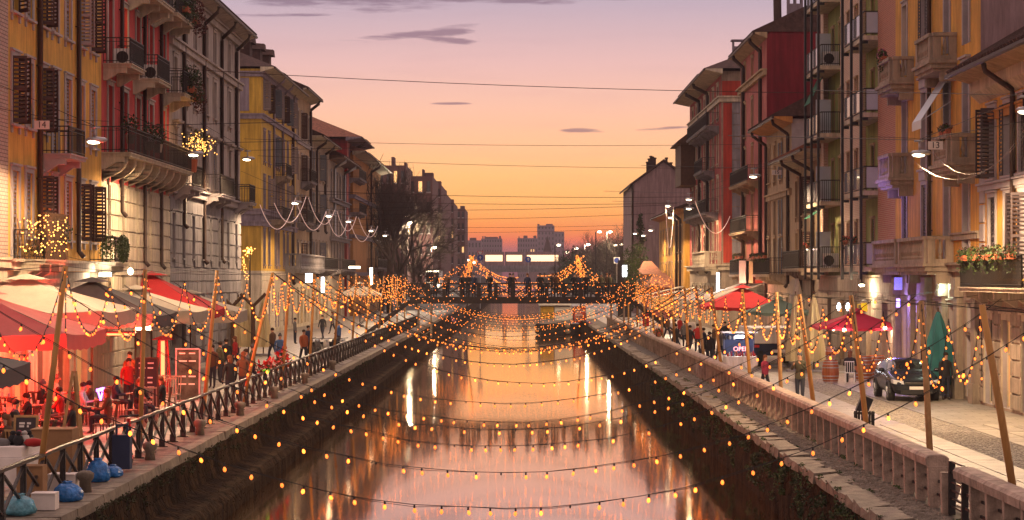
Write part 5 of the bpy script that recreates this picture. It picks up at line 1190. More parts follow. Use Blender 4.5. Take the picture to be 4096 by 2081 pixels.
for (px, pt_, pb__, Y, lab) in ((1893, 1022, 1110, 240, 'tall fairy-light cone rising beyond the footbridge on the left'), (2308, 1018, 1110, 240, 'tall fairy-light cone rising beyond the footbridge on the right')):
    a = P(px, pt_, Y); b = P(px - (30 if px < 2000 else -18), pb__, Y); L_ = []
    for _ in range(170): u = rr.random() ** .8; w = .2 + u * .75; L_.append((a.x + (b.x - a.x) * u + rr.uniform(-w, w) * .6, Y + rr.uniform(-w, w), a.z + (b.z - a.z) * u))
    cloud('fairy_lights', lab, L_, .05)
    mb = MB(); mb.tube([(b.x, Y, 0), (a.x, Y, a.z)], .08, 6); tag(put(mb, 'light_pole', M['iron']), 'iron mast inside the %s' % lab, 'pole')
Lc = []
for (xa_, za_, xb_, zb_, d, n) in [(-5.1, 6.7, 0, 4.4, .8, 60), (-5.1, 6.7, -1, 3.4, .6, 60), (6.6, 6.6, 2, 4.6, .7, 60), (6.6, 6.6, 3, 3.6, .6, 50), (-5.1, 6, 6.6, 6, 2.2, 90), (-5.1, 5.4, 6.6, 5.4, 2.0, 90), (6.6, 6.2, 9, 4, .5, 40), (-5.1, 6.4, -9, 4, .4, 40), (-9, 4.4, 9, 4.4, 1.2, 140), (-9, 4.0, 9, 4.0, 1.4, 140)]:
    for i in range(n):
        u = i / n; Lc.append((xa_ + (xb_ - xa_) * u, 225 + rr.uniform(-15, 15), za_ + (zb_ - za_) * u - 4 * d * u * (1 - u)))
cloud('fairy_lights', 'sheaf of fairy-light strings fanning out beyond the footbridge', Lc, .055)
# ================================================================= barge beyond the footbridge
bt = root('barge', 'moored cafe barge with a dark hull, round fenders and poster-covered cabin', 'boat', (4.3, 235, WZ))
x0, x1, y0, y1 = 2.15, 6.5, 226, 244
mb = MB(); mb.hexa([(x0 + .3, y0 + .5, WZ - .3), (x1 - .2, y0 + .5, WZ - .3), (x1 - .2, y1, WZ - .3), (x0 + .3, y1, WZ - .3), (x0, y0, WZ + 1.15), (x1, y0, WZ + 1.15), (x1, y1, WZ + 1.15), (x0, y1, WZ + 1.15)]); put(mb, 'hull', M['iron'], bt)
mb = MB(); mb.box(x0 + .1, x1 - 1.0, y0 + 1, y1 - 1, WZ + 1.151, WZ + 3.1); put(mb, 'cabin', M['trim'], bt)
mb = MB(); mb.box(x0, x1 - .9, y0 + .6, y1 - .8, WZ + 3.101, WZ + 3.3); put(mb, 'cabin_roof', M['white'], bt)
for (a, c_, z0, z1, m) in ((x0 + .2, x0 + 1.6, 1.7, 3.0, 'yellow3'), (x0 + 1.7, x0 + 3.6, 1.5, 2.9, 'white'), (x0 + 3.7, x0 + 5.0, 1.3, 3.0, 'stripe'), (x0 + 5.1, x0 + 6.0, 1.4, 2.7, 'white')):
    mb = MB(); mb.box(a, c_, y0 + .95, y0 + .99, WZ + z0, WZ + z1); put(mb, 'poster', M[m], bt)
mb = MB()
for i in range(9): z = WZ + 1.5 + i * .16; mb.box(x0 + 3.85, x0 + 4.85 - (i % 3) * .2, y0 + .93, y0 + .94, z, z + .05)
q = put(mb, 'print', M['white'], bt); q['kind'] = 'stuff'
for (a, z) in ((x0 - .15, .35), (x0 - .15, .95), (x1 - 1.3, .95), (x1 - 1.3, .35)): mb = MB(); mb.blob((a, y0 - .15, WZ + z), .3, 0, 8, 0); put(mb, 'fender', M['rubber'] if a < 4 else M['palestone'], bt, True)
# ================================================================= road bridge with tram, bus, far avenue
RB = 640.0
rb = root('road_bridge', 'raised road bridge spanning the far canal under the passing tram', 'bridge', (0, RB, 0))
mb = MB(); mb.box(-60, 60, RB, RB + 14, 6.0, 7.0); put(mb, 'deck', M['greystone'], rb)
mb = MB(); mb.box(-60, 60, RB - .2, RB + .05, 7.001, 8.0); put(mb, 'parapet', M['greystone'], rb)
M['tramglow'] = mat('lit_tram_window', (.8, .7, .5), var=0, emis=(1, .62, .32), estr=2.2)
for xx in (-40, -24, -9.6, 7.8, 24, 40): mb = MB(); mb.box(xx - .9, xx + .9, RB + .1, RB + 13.9, -1.8, 5.999); put(mb, 'pier', M['greystone'], rb)
tr = root('tram', 'lit tram of three cars passing on the far road bridge', 'tram', (0, 648, 0))
mb = MB(); xs = [(1942, 2010), (2026, 2088), (2108, 2234)]
for a, c_ in xs:
    a = (a - CX) * 648 / F; c_ = (c_ - CX) * 648 / F; q = MB(); q.box(a - .5, c_ + .5, 647, 649.4, 7.9, 12.2); q.box(a, c_, 647.3, 649, 7.05, 7.899); put(q, 'car_body', M['mauve'], tr)
    q = MB(); q.box(a, c_, 646.9, 646.98, 9.3, 11.2); put(q, 'window', M['tramglow'], tr)
mb = MB(); mb.hexa([(-22, 285, -.1), (-8.6, 285, -.1), (-8.6, 392, -.1), (-22, 392, -.1), (-22, 285, .02), (-8.6, 285, .02), (-8.6, 392, 4.38), (-22, 392, 4.38)]); mb.box(-22, -8.6, 392.001, 636, -.1, 4.38); tag(put(mb, 'road_ramp', M['asph']), kind='structure')
BZ = 2.3
bs = root('bus', 'bus with glaring headlights driving towards the canal on the left', 'bus', (-16.0, 330, 0))
bx0, bx1 = (1700 - CX) * 330 / F, (1760 - CX) * 330 / F
mb = MB(); mb.box(bx0, bx1, 330, 341, BZ + .45, BZ + 3.2); put(mb, 'bus_body', M['white'], bs)
mb = MB(); mb.box(bx0 + .2, bx1 - .2, 329.95, 329.99, BZ + 1.4, BZ + 2.9); put(mb, 'windscreen', M['glass'], bs)
for x in (bx0 + .4, bx1 - .4): mb = MB(); mb.lathe([(.01, 0), (.3, .02), (.3, .08)], (x, 329.9, BZ + .9), 8); mb.box(x - .2, x + .2, 329.85, 329.94, BZ + .7, BZ + 1.1); put(mb, 'headlight', M['lamp'], bs)
for x in (bx0 + .5, bx1 - .5): mb = MB(); mb.tube([(x - .15, 332, BZ + .5), (x + .15, 332, BZ + .5)], .5, 10); put(mb, 'wheel', M['rubber'], bs)
mb = MB(); mb.box(bx0 + .2, bx1 - .2, 329.9, 329.96, BZ + 2.95, BZ + 3.15); put(mb, 'light_bar', M['lamp'], bs)
def street_lamp(label, px, py, Y, E=0, dbl=False, m='iron'):
    p = P(px, py, Y); t = root('street_lamp', label, 'street lamp', (p.x, p.y, 0), 'tall lamps along the far avenue'); s = max(1, Y / 260)
    mb = MB(); mb.tube([(p.x, p.y, 0), (p.x, p.y, p.z), (p.x + .4 * s, p.y, p.z + .15)], .07 * s, 5); put(mb, 'pole', M[m], t)
    mb = MB(); mb.blob((p.x + .45 * s, p.y, p.z), (.26 * s, .26 * s, .13 * s), 0, 7, 0); put(mb, 'lens', M['lamp'], t)
    if E: l = pt('lamp_light', (.45, -.3, p.z - .3), E * .6, (1, .80, .52)); l.parent = t
k = 0
for (px, py, Y, E) in ((1608, 865, 290, 0), (1627, 890, 300, 16000), (1725, 990, 340, 9000), (1747, 1003, 420, 0), (1757, 1006, 450, 0), (1768, 1011, 480, 0), (1786, 1017, 520, 0), (1815, 1028, 600, 0), (1822, 1030, 640, 0), (1830, 1033, 680, 0), (1836, 1036, 720, 0), (1854, 1041, 780, 0), (1880, 1050, 900, 0)):
    street_lamp('bright street lamp in the receding row on the left avenue, %s from the left' % ordw(k), px, py, Y, E); k += 1
for k, (px, py, Y, E) in enumerate(((2220, 981, 420, 0), (2254, 1010, 520, 0), (2290, 994, 470, 0), (2338, 979, 430, 4000), (2383, 928, 380, 0), (2426, 928, 360, 4000), (2447, 981, 400, 0), (2470, 979, 400, 0))):
    street_lamp('street lamp against the dark trees on the right, %s from the avenue' % ordw(k), px, py, Y, E)
# traffic signs, advertising pillar
t = root('advert_pillar', 'glowing white advertising pillar near the ivy on the right', 'advert', (P(2498, 1080, 235).x, 235, 0))
x = t.location.x; mb = MB(); mb.box(x - .75, x + .75, 234.9, 235.15, 0, 6.3); put(mb, 'frame', M['iron'], t)
a = P(2490, 1108, 234.8); c_ = P(2508, 1062, 234.8); mb = MB(); mb.box(a.x, c_.x, 234.82, 234.88, a.z, c_.z); put(mb, 'screen', M['lampw'], t)
M['signblue'] = mat('blue_sign_face', (.02, .06, .35), var=0, rough=.4); M['signred'] = mat('red_sign_face', (.5, .02, .02), var=0, rough=.4)
def sign(label, px, py, Y, kind, s=1.0):
    p = P(px, py, Y); t = root('traffic_sign', label, 'traffic sign', (p.x, p.y, 0)); mb = MB(); mb.tube([(p.x, p.y, 0), (p.x, p.y, p.z)], .06, 5); put(mb, 'post', M['steel'], t)
    n, m1, m2 = {'tri': (3, 'signred', 'white'), 'blue': (16, 'signblue', 'white'), 'sq': (4, 'white', 'signblue')}[kind]
    mb = MB(); ph = -pi / 2 if n == 3 else pi / 4
    for r_, yy, mi in ((.55 * s, -.06, 0), (.38 * s if n != 4 else .34 * s, -.075, 1)):
        if n == 16 and mi: 
            mb.face([(p.x - .06 * s, p.y + yy, p.z - .3 * s), (p.x + .06 * s, p.y + yy, p.z - .3 * s), (p.x + .06 * s, p.y + yy, p.z + .05), (p.x - .06 * s, p.y + yy, p.z + .05)], 1)
            mb.face([(p.x - .22 * s, p.y + yy, p.z + .0), (p.x + .22 * s, p.y + yy, p.z + .0), (p.x, p.y + yy, p.z + .32 * s)], 1); continue
        nn = 16 if (n == 4 and mi) else n
        mb.face([(p.x + r_ * cos(ph + 2 * pi * i / nn), p.y + yy, p.z + r_ * sin(ph + 2 * pi * i / nn)) for i in range(nn)], mi)
    put(mb, 'sign_plate', [M[m1], M[m2]], t)
sign('red-bordered give way triangle beyond the footbridge', 1921, 1012, 300, 'tri'); sign('blue arrow disc under the give way triangle', 1921, 1031, 299, 'blue', .8); sign('blue and white pedestrian sign beside the green lamp post', 2467, 1042, 240, 'sq', .9); sign('blue disc on a post near the middle of the far bridge', 2113, 1038, 380, 'blue')
def tree_mesh(seed, H=12, spread=1.0, dense=1.0):
    rr = random.Random(seed); tk = MB(); cr = MB()
    def grow(p, d, L_, r, lv):
        q = p + d * L_; mb = tk if lv < 2 else cr
        mid = p.lerp(q, .5) + Vector((rr.uniform(-.06, .06), rr.uniform(-.06, .06), 0)) * L_
        mb.tube([p, mid, q], [r, r * .82, r * .62], 5 if lv < 2 else 3, 0, False)
        if lv >= 5: return
        n = {0: 4, 1: 4, 2: 4, 3: 4, 4: 4}[lv]
        for k in range(n):
            ang = rr.uniform(.25, .8) * spread; az = rr.uniform(0, 2 * pi); a = d.cross(Vector((cos(az), sin(az), .3))).normalized()
            nd = (d * cos(ang) + a * sin(ang) + Vector((0, 0, .12))).normalized()
            st = p.lerp(q, rr.uniform(.45, 1.0) if k else 1.0)
            grow(st, nd, L_ * rr.uniform(.62, .82), max(r * .55, .012), lv + 1)
    grow(Vector((0, 0, 0)), Vector((0, 0, 1)), H * .27, H * .018, 0)
    return tk.mesh('trunk', M['twig']), cr.mesh('crown', M['twig'])
TM = [tree_mesh(s, 12, 1.05) for s in (1, 2, 3)]
def tree(label, x, y, H, k, grp='bare winter trees', name='bare_tree', rz=0):
    t = root(name, label, 'tree', (x, y, 0), grp); t.scale = (H / 10.5,) * 3; t.rotation_euler = (0, 0, rz)
    for me, nm in zip(TM[k % 3], ('trunk', 'crown')): q = bpy.data.objects.new(nm, me); col.objects.link(q); q.parent = t
    return t
tree('biggest dark bare tree beside the last orange house on the left', P(1560, 1000, 262).x, 262, 21, 0)
tree('tall dark bare tree before the smoking chimney block', P(1600, 1000, 285).x, 285, 20, 1, rz=1)
tree('tall dark bare tree right of the smoking chimney block', P(1655, 1000, 300).x, 300, 18, 2, rz=2)
tree('bare tree lit from within by a street lamp on the left', P(1668, 1000, 290).x, 290, 11, 1, rz=4)
tree('leftmost slender bare tree half hidden by the terrace', P(1525, 1000, 278).x, 278, 20, 2, rz=3)
tree('small bare tree before the descending row of blocks', P(1700, 1000, 320).x, 320, 9, 0, rz=2)
for k, (px, Y, H) in enumerate(((2265, 520, 11), (2300, 500, 12.5), (2330, 470, 11.5), (2362, 450, 13), (2400, 430, 12.5), (2440, 410, 14), (2480, 390, 14), (2515, 360, 15), (2545, 330, 13), (2420, 520, 17), (2350, 560, 17), (2500, 470, 17), (2285, 600, 16), (2240, 420, 6), (2190, 450, 6))):
    tree('dark bare tree of the grove on the right, %s counting rightward by distance' % ordw(k), P(px, 1000, Y).x, Y, H, k, 'bare trees of the right grove', rz=k)
for k, (px, Y, H) in enumerate(((1480, 330, 20), (1580, 350, 19), (1640, 355, 17))):
    tree('faint bare tree between the apartment blocks on the left, %s from the left' % ordw(k), P(px, 1000, Y).x, Y, H, k + 1, rz=k + 2)
mb = MB(); rr = random.Random(77)
for i in range(420):
    px = rr.uniform(2225, 2535); Y = rr.uniform(440, 560); top = 6.5 + 5.5 * (px - 2225) / 310 + 2.0 * sin(px * .05) + rr.uniform(-1, 1)
    leaves(mb, (P(px, 0, Y).x, Y, rr.uniform(1.5, top)), (2.0, 1.5, 1.6), 26, .34, rr)
tag(put(mb, 'far_wood', M['leaf']), kind='stuff')
t = root('banner', 'small red banner hung by the stair foot right of the footbridge', 'banner', (8.85, 147.5, 1.5)); mb = MB(); mb.box(8.6, 9.05, 147.5, 147.53, 1.0, 1.9); put(mb, 'cloth', M['signred'], t); mb = MB(); mb.box(8.68, 8.97, 147.48, 147.499, 1.62, 1.68); mb.box(8.68, 8.9, 147.48, 147.499, 1.5, 1.54); put(mb, 'print', M['white'], t)
# conifer and ivy
t = root('conifer', 'narrow dark conifer against the mauve gable', 'tree', (P(2562, 1000, 240).x, 240, 0)); x = t.location.x
mb = MB(); rr = random.Random(9)
for i in range(90): u = i / 90; z = 1 + u * 10.5; w = 1.3 * (1 - u) ** .7 + .15; leaves(mb, (x + rr.uniform(-w, w) * .6, 240 + rr.uniform(-w, w) * .6, z), (w * .6, w * .6, .35), 16, .14, rr)
put(mb, 'crown', M['leaf'], t); mb = MB(); mb.tube([(x, 240, 0), (x, 240, 11)], [.2, .05], 6); put(mb, 'trunk', M['twig'], t)
mb = MB()
for i in range(150): z = rr.uniform(2, 7.5); leaves(mb, (P(2528, 0, 228).x + rr.uniform(-.8, .8) - (z - 6) * .05, 228 + rr.uniform(-.4, .4), z), (.35, .3, .4), 16, .09, rr)
t = tag(put(mb, 'ivy', M['leafbr']), 'pale green ivy climbing a pillar beside the advertising screen', 'ivy')
# ================================================================= umbrellas
def fabric(name, rgb, tr=.07):
    m = mat(name, rgb, rough=.9, var=.06, scale=2); b = m.node_tree.nodes['Principled BSDF']
    t = m.node_tree; out = [n for n in t.nodes if n.type == 'OUTPUT_MATERIAL'][0]
    tl = t.nodes.new('ShaderNodeBsdfTranslucent'); tl.inputs[0].default_value = (*rgb, 1); mx = t.nodes.new('ShaderNodeMixShader'); mx.inputs[0].default_value = tr
    t.links.new(b.outputs[0], mx.inputs[1]); t.links.new(tl.outputs[0], mx.inputs[2]); t.links.new(mx.outputs[0], out.inputs[0]); return m
M['fred'] = fabric('red_canvas', (.50, .03, .035)); M['fcream'] = fabric('cream_canvas', (.44, .37, .30)); M['fgrey'] = fabric('charcoal_canvas', (.10, .085, .09), .1)
M['fpink'] = fabric('faded_red_canvas', (.56, .13, .12)); M['fteal'] = fabric('teal_canvas', (.03, .15, .165), .1); M['fgreen'] = fabric('sage_canvas', (.16, .24, .18)); M['fyel'] = fabric('pale_yellow_canvas', (.58, .48, .28)); M['fcrim'] = fabric('crimson_canvas', (.50, .025, .06))
def umbrella(label, x, y, hw, ze, za, m, hd=None, val=.35, grp='market umbrellas', scal=True, vent=True):
    hd = hd or hw; t = root('umbrella', label, 'umbrella', (x, y, 0), grp)
    mb = MB(); c = [(-1, -1), (1, -1), (1, 1), (-1, 1)]; nn = 6; A_ = Vector((x, y, za))
    for k in range(4):
        a = Vector((x + c[k][0] * hw, y + c[k][1] * hd, ze)); b = Vector((x + c[(k + 1) % 4][0] * hw, y + c[(k + 1) % 4][1] * hd, ze)); mid = (a + b) / 2
        def sp_(u, v):   # u around edge, v from apex to edge, slightly sagging between ribs
            e_ = a.lerp(b, u); e_ += (Vector((x, y, ze)) - e_) * .035 * 4 * u * (1 - u); p = A_.lerp(e_, v); p.z -= .10 * 4 * u * (1 - u) * v + .12 * 4 * v * (1 - v) * .4; return p
        for i in range(nn):
            for j in range(4):
                mb.face([sp_(i / nn, j / 4), sp_((i + 1) / nn, j / 4), sp_((i + 1) / nn, (j + 1) / 4), sp_(i / nn, (j + 1) / 4)])
            p, q = sp_(i / nn, 1), sp_((i + 1) / nn, 1); zz = .05 if scal else 0; mb.face([p, q, q - Vector((0, 0, val)), (p + q) / 2 - Vector((0, 0, val + zz)), p - Vector((0, 0, val))])
    put(mb, 'canopy', M[m], t, True)
    if vent:
        mb = MB(); s_ = .22
        for k in range(4): a = Vector((x + c[k][0] * hw * s_, y + c[k][1] * hd * s_, za - .12)); b = Vector((x + c[(k + 1) % 4][0] * hw * s_, y + c[(k + 1) % 4][1] * hd * s_, za - .12)); mb.face([A_ + Vector((0, 0, .12)), a + Vector((0, 0, .06)), b + Vector((0, 0, .06))])
        put(mb, 'vent_cap', M[m], t)
    for k in range(4):
        mb = MB(); e_ = Vector((x + c[k][0] * hw, y + c[k][1] * hd, ze - .03)); mb.tube([A_ - Vector((0, 0, .08)), e_], .018, 4); put(mb, 'rib', M['darkwood'], t)
    mb = MB(); mb.tube([(x, y, 0), (x, y, za + .1)], .04, 6); put(mb, 'mast', M['darkwood'], t)
    mb = MB(); mb.box(x - .35, x + .35, y - .35, y + .35, .03, .14); put(mb, 'base', M['greystone'], t); return t
umbrella('faded red square umbrella lowest at the left edge of the bar terrace', -14.6, 57.6, 2.9, 2.95, 4.0, 'fpink', 2.6, .38)
umbrella('large cream umbrella with ruffled vent behind the faded red one', -15.4, 66.5, 2.9, 3.4, 4.4, 'fcream', 2.8, .42)
umbrella('charcoal grey umbrella with a black vent cap', -15.1, 75.2, 2.6, 3.15, 4.3, 'fgrey', 2.6, .4)
umbrella('long cream umbrella between the charcoal and the red one', -14.9, 82.6, 2.5, 3.15, 4.0, 'fcream', 2.6, .4)
umbrella('bright red umbrella highest in the left terrace row', -15.9, 92, 2.8, 3.05, 4.55, 'fred', 2.7, .3)
umbrella('cream umbrella glowing orange underneath, last of the left terrace row', -15.6, 101, 2.4, 2.85, 3.7, 'fcream', 2.4, .5)
umbrella('small grey fringed umbrella corner cut by the left edge', -14.3, 50.5, 2.2, 2.3, 3.0, 'fgrey', 2.2, .4)
umbrella('far cream umbrella of a cafe near the footbridge on the left', -14.2, 190, 1.9, 2.9, 3.9, 'fcream', 1.9, .1)
umbrella('crimson umbrella ringed with glaring lamps on the right bank', 15.0 - .2, 93, 1.75, 2.3, 2.95, 'fcrim', 1.75, .12, scal=False)
umbrella('wide red umbrella beside the cream awnings on the right', 11.9, 113, 2.1, 2.9, 3.9, 'fred', 2.2, .15)
umbrella('sage green umbrella overlapping the wide red one', 12.7, 104, 1.5, 2.75, 3.4, 'fgreen', 1.5, .12)
umbrella('small pale umbrella over the far market stalls on the right', 13.6, 160, 1.8, 2.8, 3.5, 'fcream', 1.8, .2)
def closed_umb(label, x, y, h, r, m, grp='folded umbrellas'):
    t = root('folded_umbrella', label, 'umbrella', (x, y, 0), grp); mb = MB(); n = 14; rows = 8; k0 = len(mb.v)
    for i in range(rows + 1):
        u = i / rows; z = h - u * (h - .5); rr_ = r * (.10 + .9 * u ** .75) * (1 if u < .95 else .93)
        for j in range(n): q = 1 + (.24 if j % 2 else -.22) * min(1, u * 2); a = 2 * pi * j / n + .15 * sin(u * 3); mb.v.append((x + rr_ * q * cos(a), y + rr_ * q * sin(a), z))
    for i in range(rows):
        for j in range(n): mb.f.append((i * n + j, (i + 1) * n + j, (i + 1) * n + (j + 1) % n, i * n + (j + 1) % n)); mb.m.append(0)
    put(mb, 'canopy', M[m], t); mb = MB(); mb.tube([(x, y, 0), (x, y, h + .15)], .035, 6); put(mb, 'mast', M['darkwood'], t)
    mb = MB(); mb.box(x - .4, x + .4, y - .4, y + .4, 0, .12); put(mb, 'base', M['greystone'], t); return t
closed_umb('large teal umbrella folded shut behind the dark car', 15.3, 77.5, 3.15, .66, 'fteal')
closed_umb('tall mushroom-grey umbrella folded shut before the green block', 13.7, 104.5, 4.35, .62, 'fcream')
closed_umb('yellowish folded umbrella, left one of the pair by the light poles', 13.2 - .3, 99, 3.6, .42, 'fyel'); closed_umb('yellowish folded umbrella, right one of the pair by the light poles', 13.75, 99, 3.6, .5, 'fyel')
closed_umb('pale folded umbrella, first of three beside the grey palazzo', -15.7, 119, 3.3, .38, 'fyel'); closed_umb('pale folded umbrella, middle of three beside the grey palazzo', -15.2, 119.5, 3.4, .42, 'fyel'); closed_umb('pale folded umbrella right of the forked wooden post', -14.3, 119, 3.3, .45, 'fyel')
for k, x in enumerate((-15.9, -14.75)):
    mb = MB(); y = 118; mb.tube([(x, y, 0), (x, y, 2.9)], .12, 6); mb.tube([(x, y, 2.8), (x - .7, y, 3.5)], .09, 6); mb.tube([(x, y, 2.8), (x + .7, y, 3.5)], .09, 6)
    tag(put(mb, 'forked_post', M['darkwood']), 'dark Y-shaped wooden post, %s one by the pale folded umbrellas' % ('left' if k == 0 else 'right'), 'post')
# awnings on the right
aw = root('shop_awning', 'cream slatted awnings stepping down from the pink house', 'awning', (15.2, 150, 0))
for k in range(3):
    y = 143 + k * 5.2; mb = MB(); mb.hexa([(16.4, y, 3.9), (13.2, y, 2.75), (13.2, y + 4.6, 2.75), (16.4, y + 4.6, 3.9), (16.4, y, 3.96), (13.2, y, 2.81), (13.2, y + 4.6, 2.81), (16.4, y + 4.6, 3.96)]); put(mb, 'awning_blade', M['fcream'], aw)
for k, (px, Y) in enumerate(((2640, 178), (2690, 165))):
    t = root('stall_awning', 'lit cream stall awning among the far right market lights, %s' % ('farther' if k == 0 else 'nearer'), 'awning', (P(px, 0, Y).x, Y, 0)); x = t.location.x
    mb = MB(); mb.hexa([(x + 2, Y, 3.6), (x - 1.8, Y, 2.7), (x - 1.8, Y + 4, 2.7), (x + 2, Y + 4, 3.6), (x + 2, Y, 3.65), (x - 1.8, Y, 2.75), (x - 1.8, Y + 4, 2.75), (x + 2, Y + 4, 3.65)]); put(mb, 'canopy', M['fcream'], t)
    for dx_ in (-1.7, 1.9): mb = MB(); mb.tube([(x + dx_, Y + .1, 0), (x + dx_, Y + .1, 2.75)], .04, 5); put(mb, 'post', M['steel'], t)
    mb = MB(); mb.box(x - 1.6, x + 1.8, Y + .2, Y + 1, 0, .9); put(mb, 'counter', M['cloth'], t); l = pt('stall_light', (0, 1, 2.3), 260, (1, .85, .65)); l.parent = t
# ================================================================= people
def skin_mesh(name, bones, segs):
    """bones: {name:(pos, radius)}, segs: [(a,b,mat)] -> one continuous skinned mesh, materials by nearest segment"""
    keys = list(bones); me = bpy.data.meshes.new(name); me.from_pydata([bones[k][0] for k in keys], [(keys.index(a), keys.index(b)) for a, b, _ in segs], [])
    ob = bpy.data.objects.new(name, me); col.objects.link(ob); sm_ = ob.modifiers.new('s', 'SKIN'); sm_.use_smooth_shade = True
    for i, k in enumerate(keys): r_ = bones[k][1]; me.skin_vertices[0].data[i].radius = r_ if isinstance(r_, tuple) else (r_, r_)
    me.skin_vertices[0].data[0].use_root = True; ob.modifiers.new('u', 'SUBSURF').levels = 1
    dg = bpy.context.evaluated_depsgraph_get(); dg.update(); out = bpy.data.meshes.new_from_object(ob.evaluated_get(dg)); bpy.data.objects.remove(ob)
    out.name = name; out.materials.clear()
    for m in ('coatA', 'trouA', 'skinA', 'shoeA'): out.materials.append(M[m])
    B = [(Vector(bones[a][0]), Vector(bones[b][0]), mi) for a, b, mi in segs]
    for p in out.polygons:
        c = p.center; best = None
        for a, b, mi in B:
            d = b - a; t_ = max(0, min(1, (c - a).dot(d) / max(d.dot(d), 1e-9))); dd = (c - (a + d * t_)).length
            if best is None or dd < best[0]: best = (dd, mi)
        p.material_index = best[1]; p.use_smooth = True
    return out
M['coatA'] = mat('dark_coat_cloth', (.03, .028, .03), var=.1); M['trouA'] = mat('dark_trousers', (.025, .028, .045), var=.1); M['skinA'] = mat('skin', (.48, .26, .17), rough=.6, var=.05); M['shoeA'] = mat('shoe_leather', (.04, .03, .025), var=0)
M['hairA'] = mat('dark_hair', (.03, .018, .012), var=.2); M['hairB'] = mat('auburn_hair', (.16, .06, .025), var=.2); M['hairC'] = mat('grey_wool_hat', (.10, .10, .11), var=.1)
def pose(kind):
    b = {}; s = []
    hip = .93
    if kind == 'sit':
        dz = -.44
        b['pel'] = ((0, .02, .5), (.17, .13)); b['chest'] = ((0, .03, .84), (.18, .12)); b['sh'] = ((0, .02, .98), (.13, .09)); b['neck'] = ((0, -.01, 1.06), .055); b['head'] = ((0, -.03, 1.19), (.085, .10)); b['crown'] = ((0, -.02, 1.27), .06)
        for q, e in (('L', -1), ('R', 1)):
            b['h' + q] = ((e * .1, 0, .5), .095); b['k' + q] = ((e * .14, -.44, .5), .07); b['a' + q] = ((e * .14, -.42, .1), .045); b['t' + q] = ((e * .15, -.56, .04), (.045, .035))
            b['s' + q] = ((e * .19, .02, .96), .06); b['e' + q] = ((e * .24, -.1, .72), .048); b['w' + q] = ((e * .15, -.33, .74), .032); b['f' + q] = ((e * .12, -.42, .75), (.035, .02))
    else:
        st = .22 if kind == 'walk' else .03; ar = .16 if kind == 'walk' else .02
        b['pel'] = ((0, 0, .95), (.165, .12)); b['chest'] = ((0, .01, 1.25), (.185, .13)); b['sh'] = ((0, .01, 1.41), (.14, .09)); b['neck'] = ((0, -.01, 1.5), .055); b['head'] = ((0, -.03, 1.63), (.08, .10)); b['crown'] = ((0, -.02, 1.71), .06)
        for q, e in (('L', -1), ('R', 1)):
            f = e * st
            b['h' + q] = ((e * .09, 0, .88), .10); b['k' + q] = ((e * .1, -f * .6, .49), .068); b['a' + q] = ((e * .1, -f * .6 + (.12 if e < 0 and st > .1 else 0) - f * .3, .1), .042); b['t' + q] = ((e * .11, -f * .9 - .12, .04), (.045, .035))
            if kind == 'phone': el, wr, fi = (e * .26, -.08, 1.17), (e * .12, -.27, 1.38 if e > 0 else 1.34), (e * .07, -.33, 1.45 if e > 0 else 1.4)
            elif kind == 'lean': el, wr, fi = (e * .25, -.05, 1.16), (e * .18, -.3, 1.08), (e * .12, -.38, 1.1)
            else: el, wr, fi = (e * .25, f * ar, 1.13), (e * .25, f * ar * 3 - .06, .88), (e * .24, f * ar * 3 - .09, .77)
            b['s' + q] = ((e * .2, .01, 1.38), .062); b['e' + q] = (el, .047); b['w' + q] = (wr, .032); b['f' + q] = (fi, (.036, .022))
    s = [('pel', 'chest', 0), ('chest', 'sh', 0), ('sh', 'neck', 0), ('neck', 'head', 2), ('head', 'crown', 2)]
    for q in 'LR': s += [('pel', 'h' + q, 0), ('h' + q, 'k' + q, 1), ('k' + q, 'a' + q, 1), ('a' + q, 't' + q, 3), ('sh', 's' + q, 0), ('s' + q, 'e' + q, 0), ('e' + q, 'w' + q, 0), ('w' + q, 'f' + q, 2)]
    return skin_mesh('body', b, s), Vector(b['head'][0])
PO = {k: pose(k) for k in ('stand', 'walk', 'phone', 'sit', 'lean')}
HM = {}
for key, (me_, hd) in PO.items():
    for hk, hm in (('short', 'hairA'), ('long', 'hairB'), ('hat', 'hairC')):
        mb = MB(); mb.blob(hd + Vector((0, .02, .045)), (.098, .108, .088), 0, 10, .03)
        if hk == 'long': mb.blob(hd + Vector((0, .075, -.08)), (.09, .06, .16), 0, 9, .06)
        if hk == 'hat': mb.blob(hd + Vector((0, .01, .13)), (.05, .05, .04), 0, 7, .1)
        HM[key, hk] = mb.mesh('hair' if hk != 'hat' else 'woolly_hat', M[hm], True)
nose = MB(); nose.hexa([(-.014, 0, -.02), (.014, 0, -.02), (.01, .03, -.02), (-.01, .03, -.02), (-.006, .008, .02), (.006, .008, .02), (.006, .03, .02), (-.006, .03, .02)]); 
for e in (-1, 1): nose.blob((e * .033, .012, .028), (.010, .006, .006), 1, 6, 0)
nose.box(-.022, .022, .006, .012, -.048, -.042, 1); nose = nose.mesh('face', [M['skinA'], M['hairA']])
CM = {}
def cloth(rgb, nm):
    if rgb not in CM: CM[rgb] = mat('%s_coat' % nm, rgb, var=.12)
    return CM[rgb]
COL = {'black': (.018, .017, .02), 'olive': (.07, .065, .04), 'magenta': (.30, .03, .07), 'navy': (.025, .035, .08), 'grey': (.14, .13, .13), 'rust': (.36, .10, .04), 'beige': (.34, .26, .19), 'red': (.36, .02, .02), 'brown': (.09, .045, .025), 'blue': (.05, .12, .30), 'white': (.5, .46, .43)}
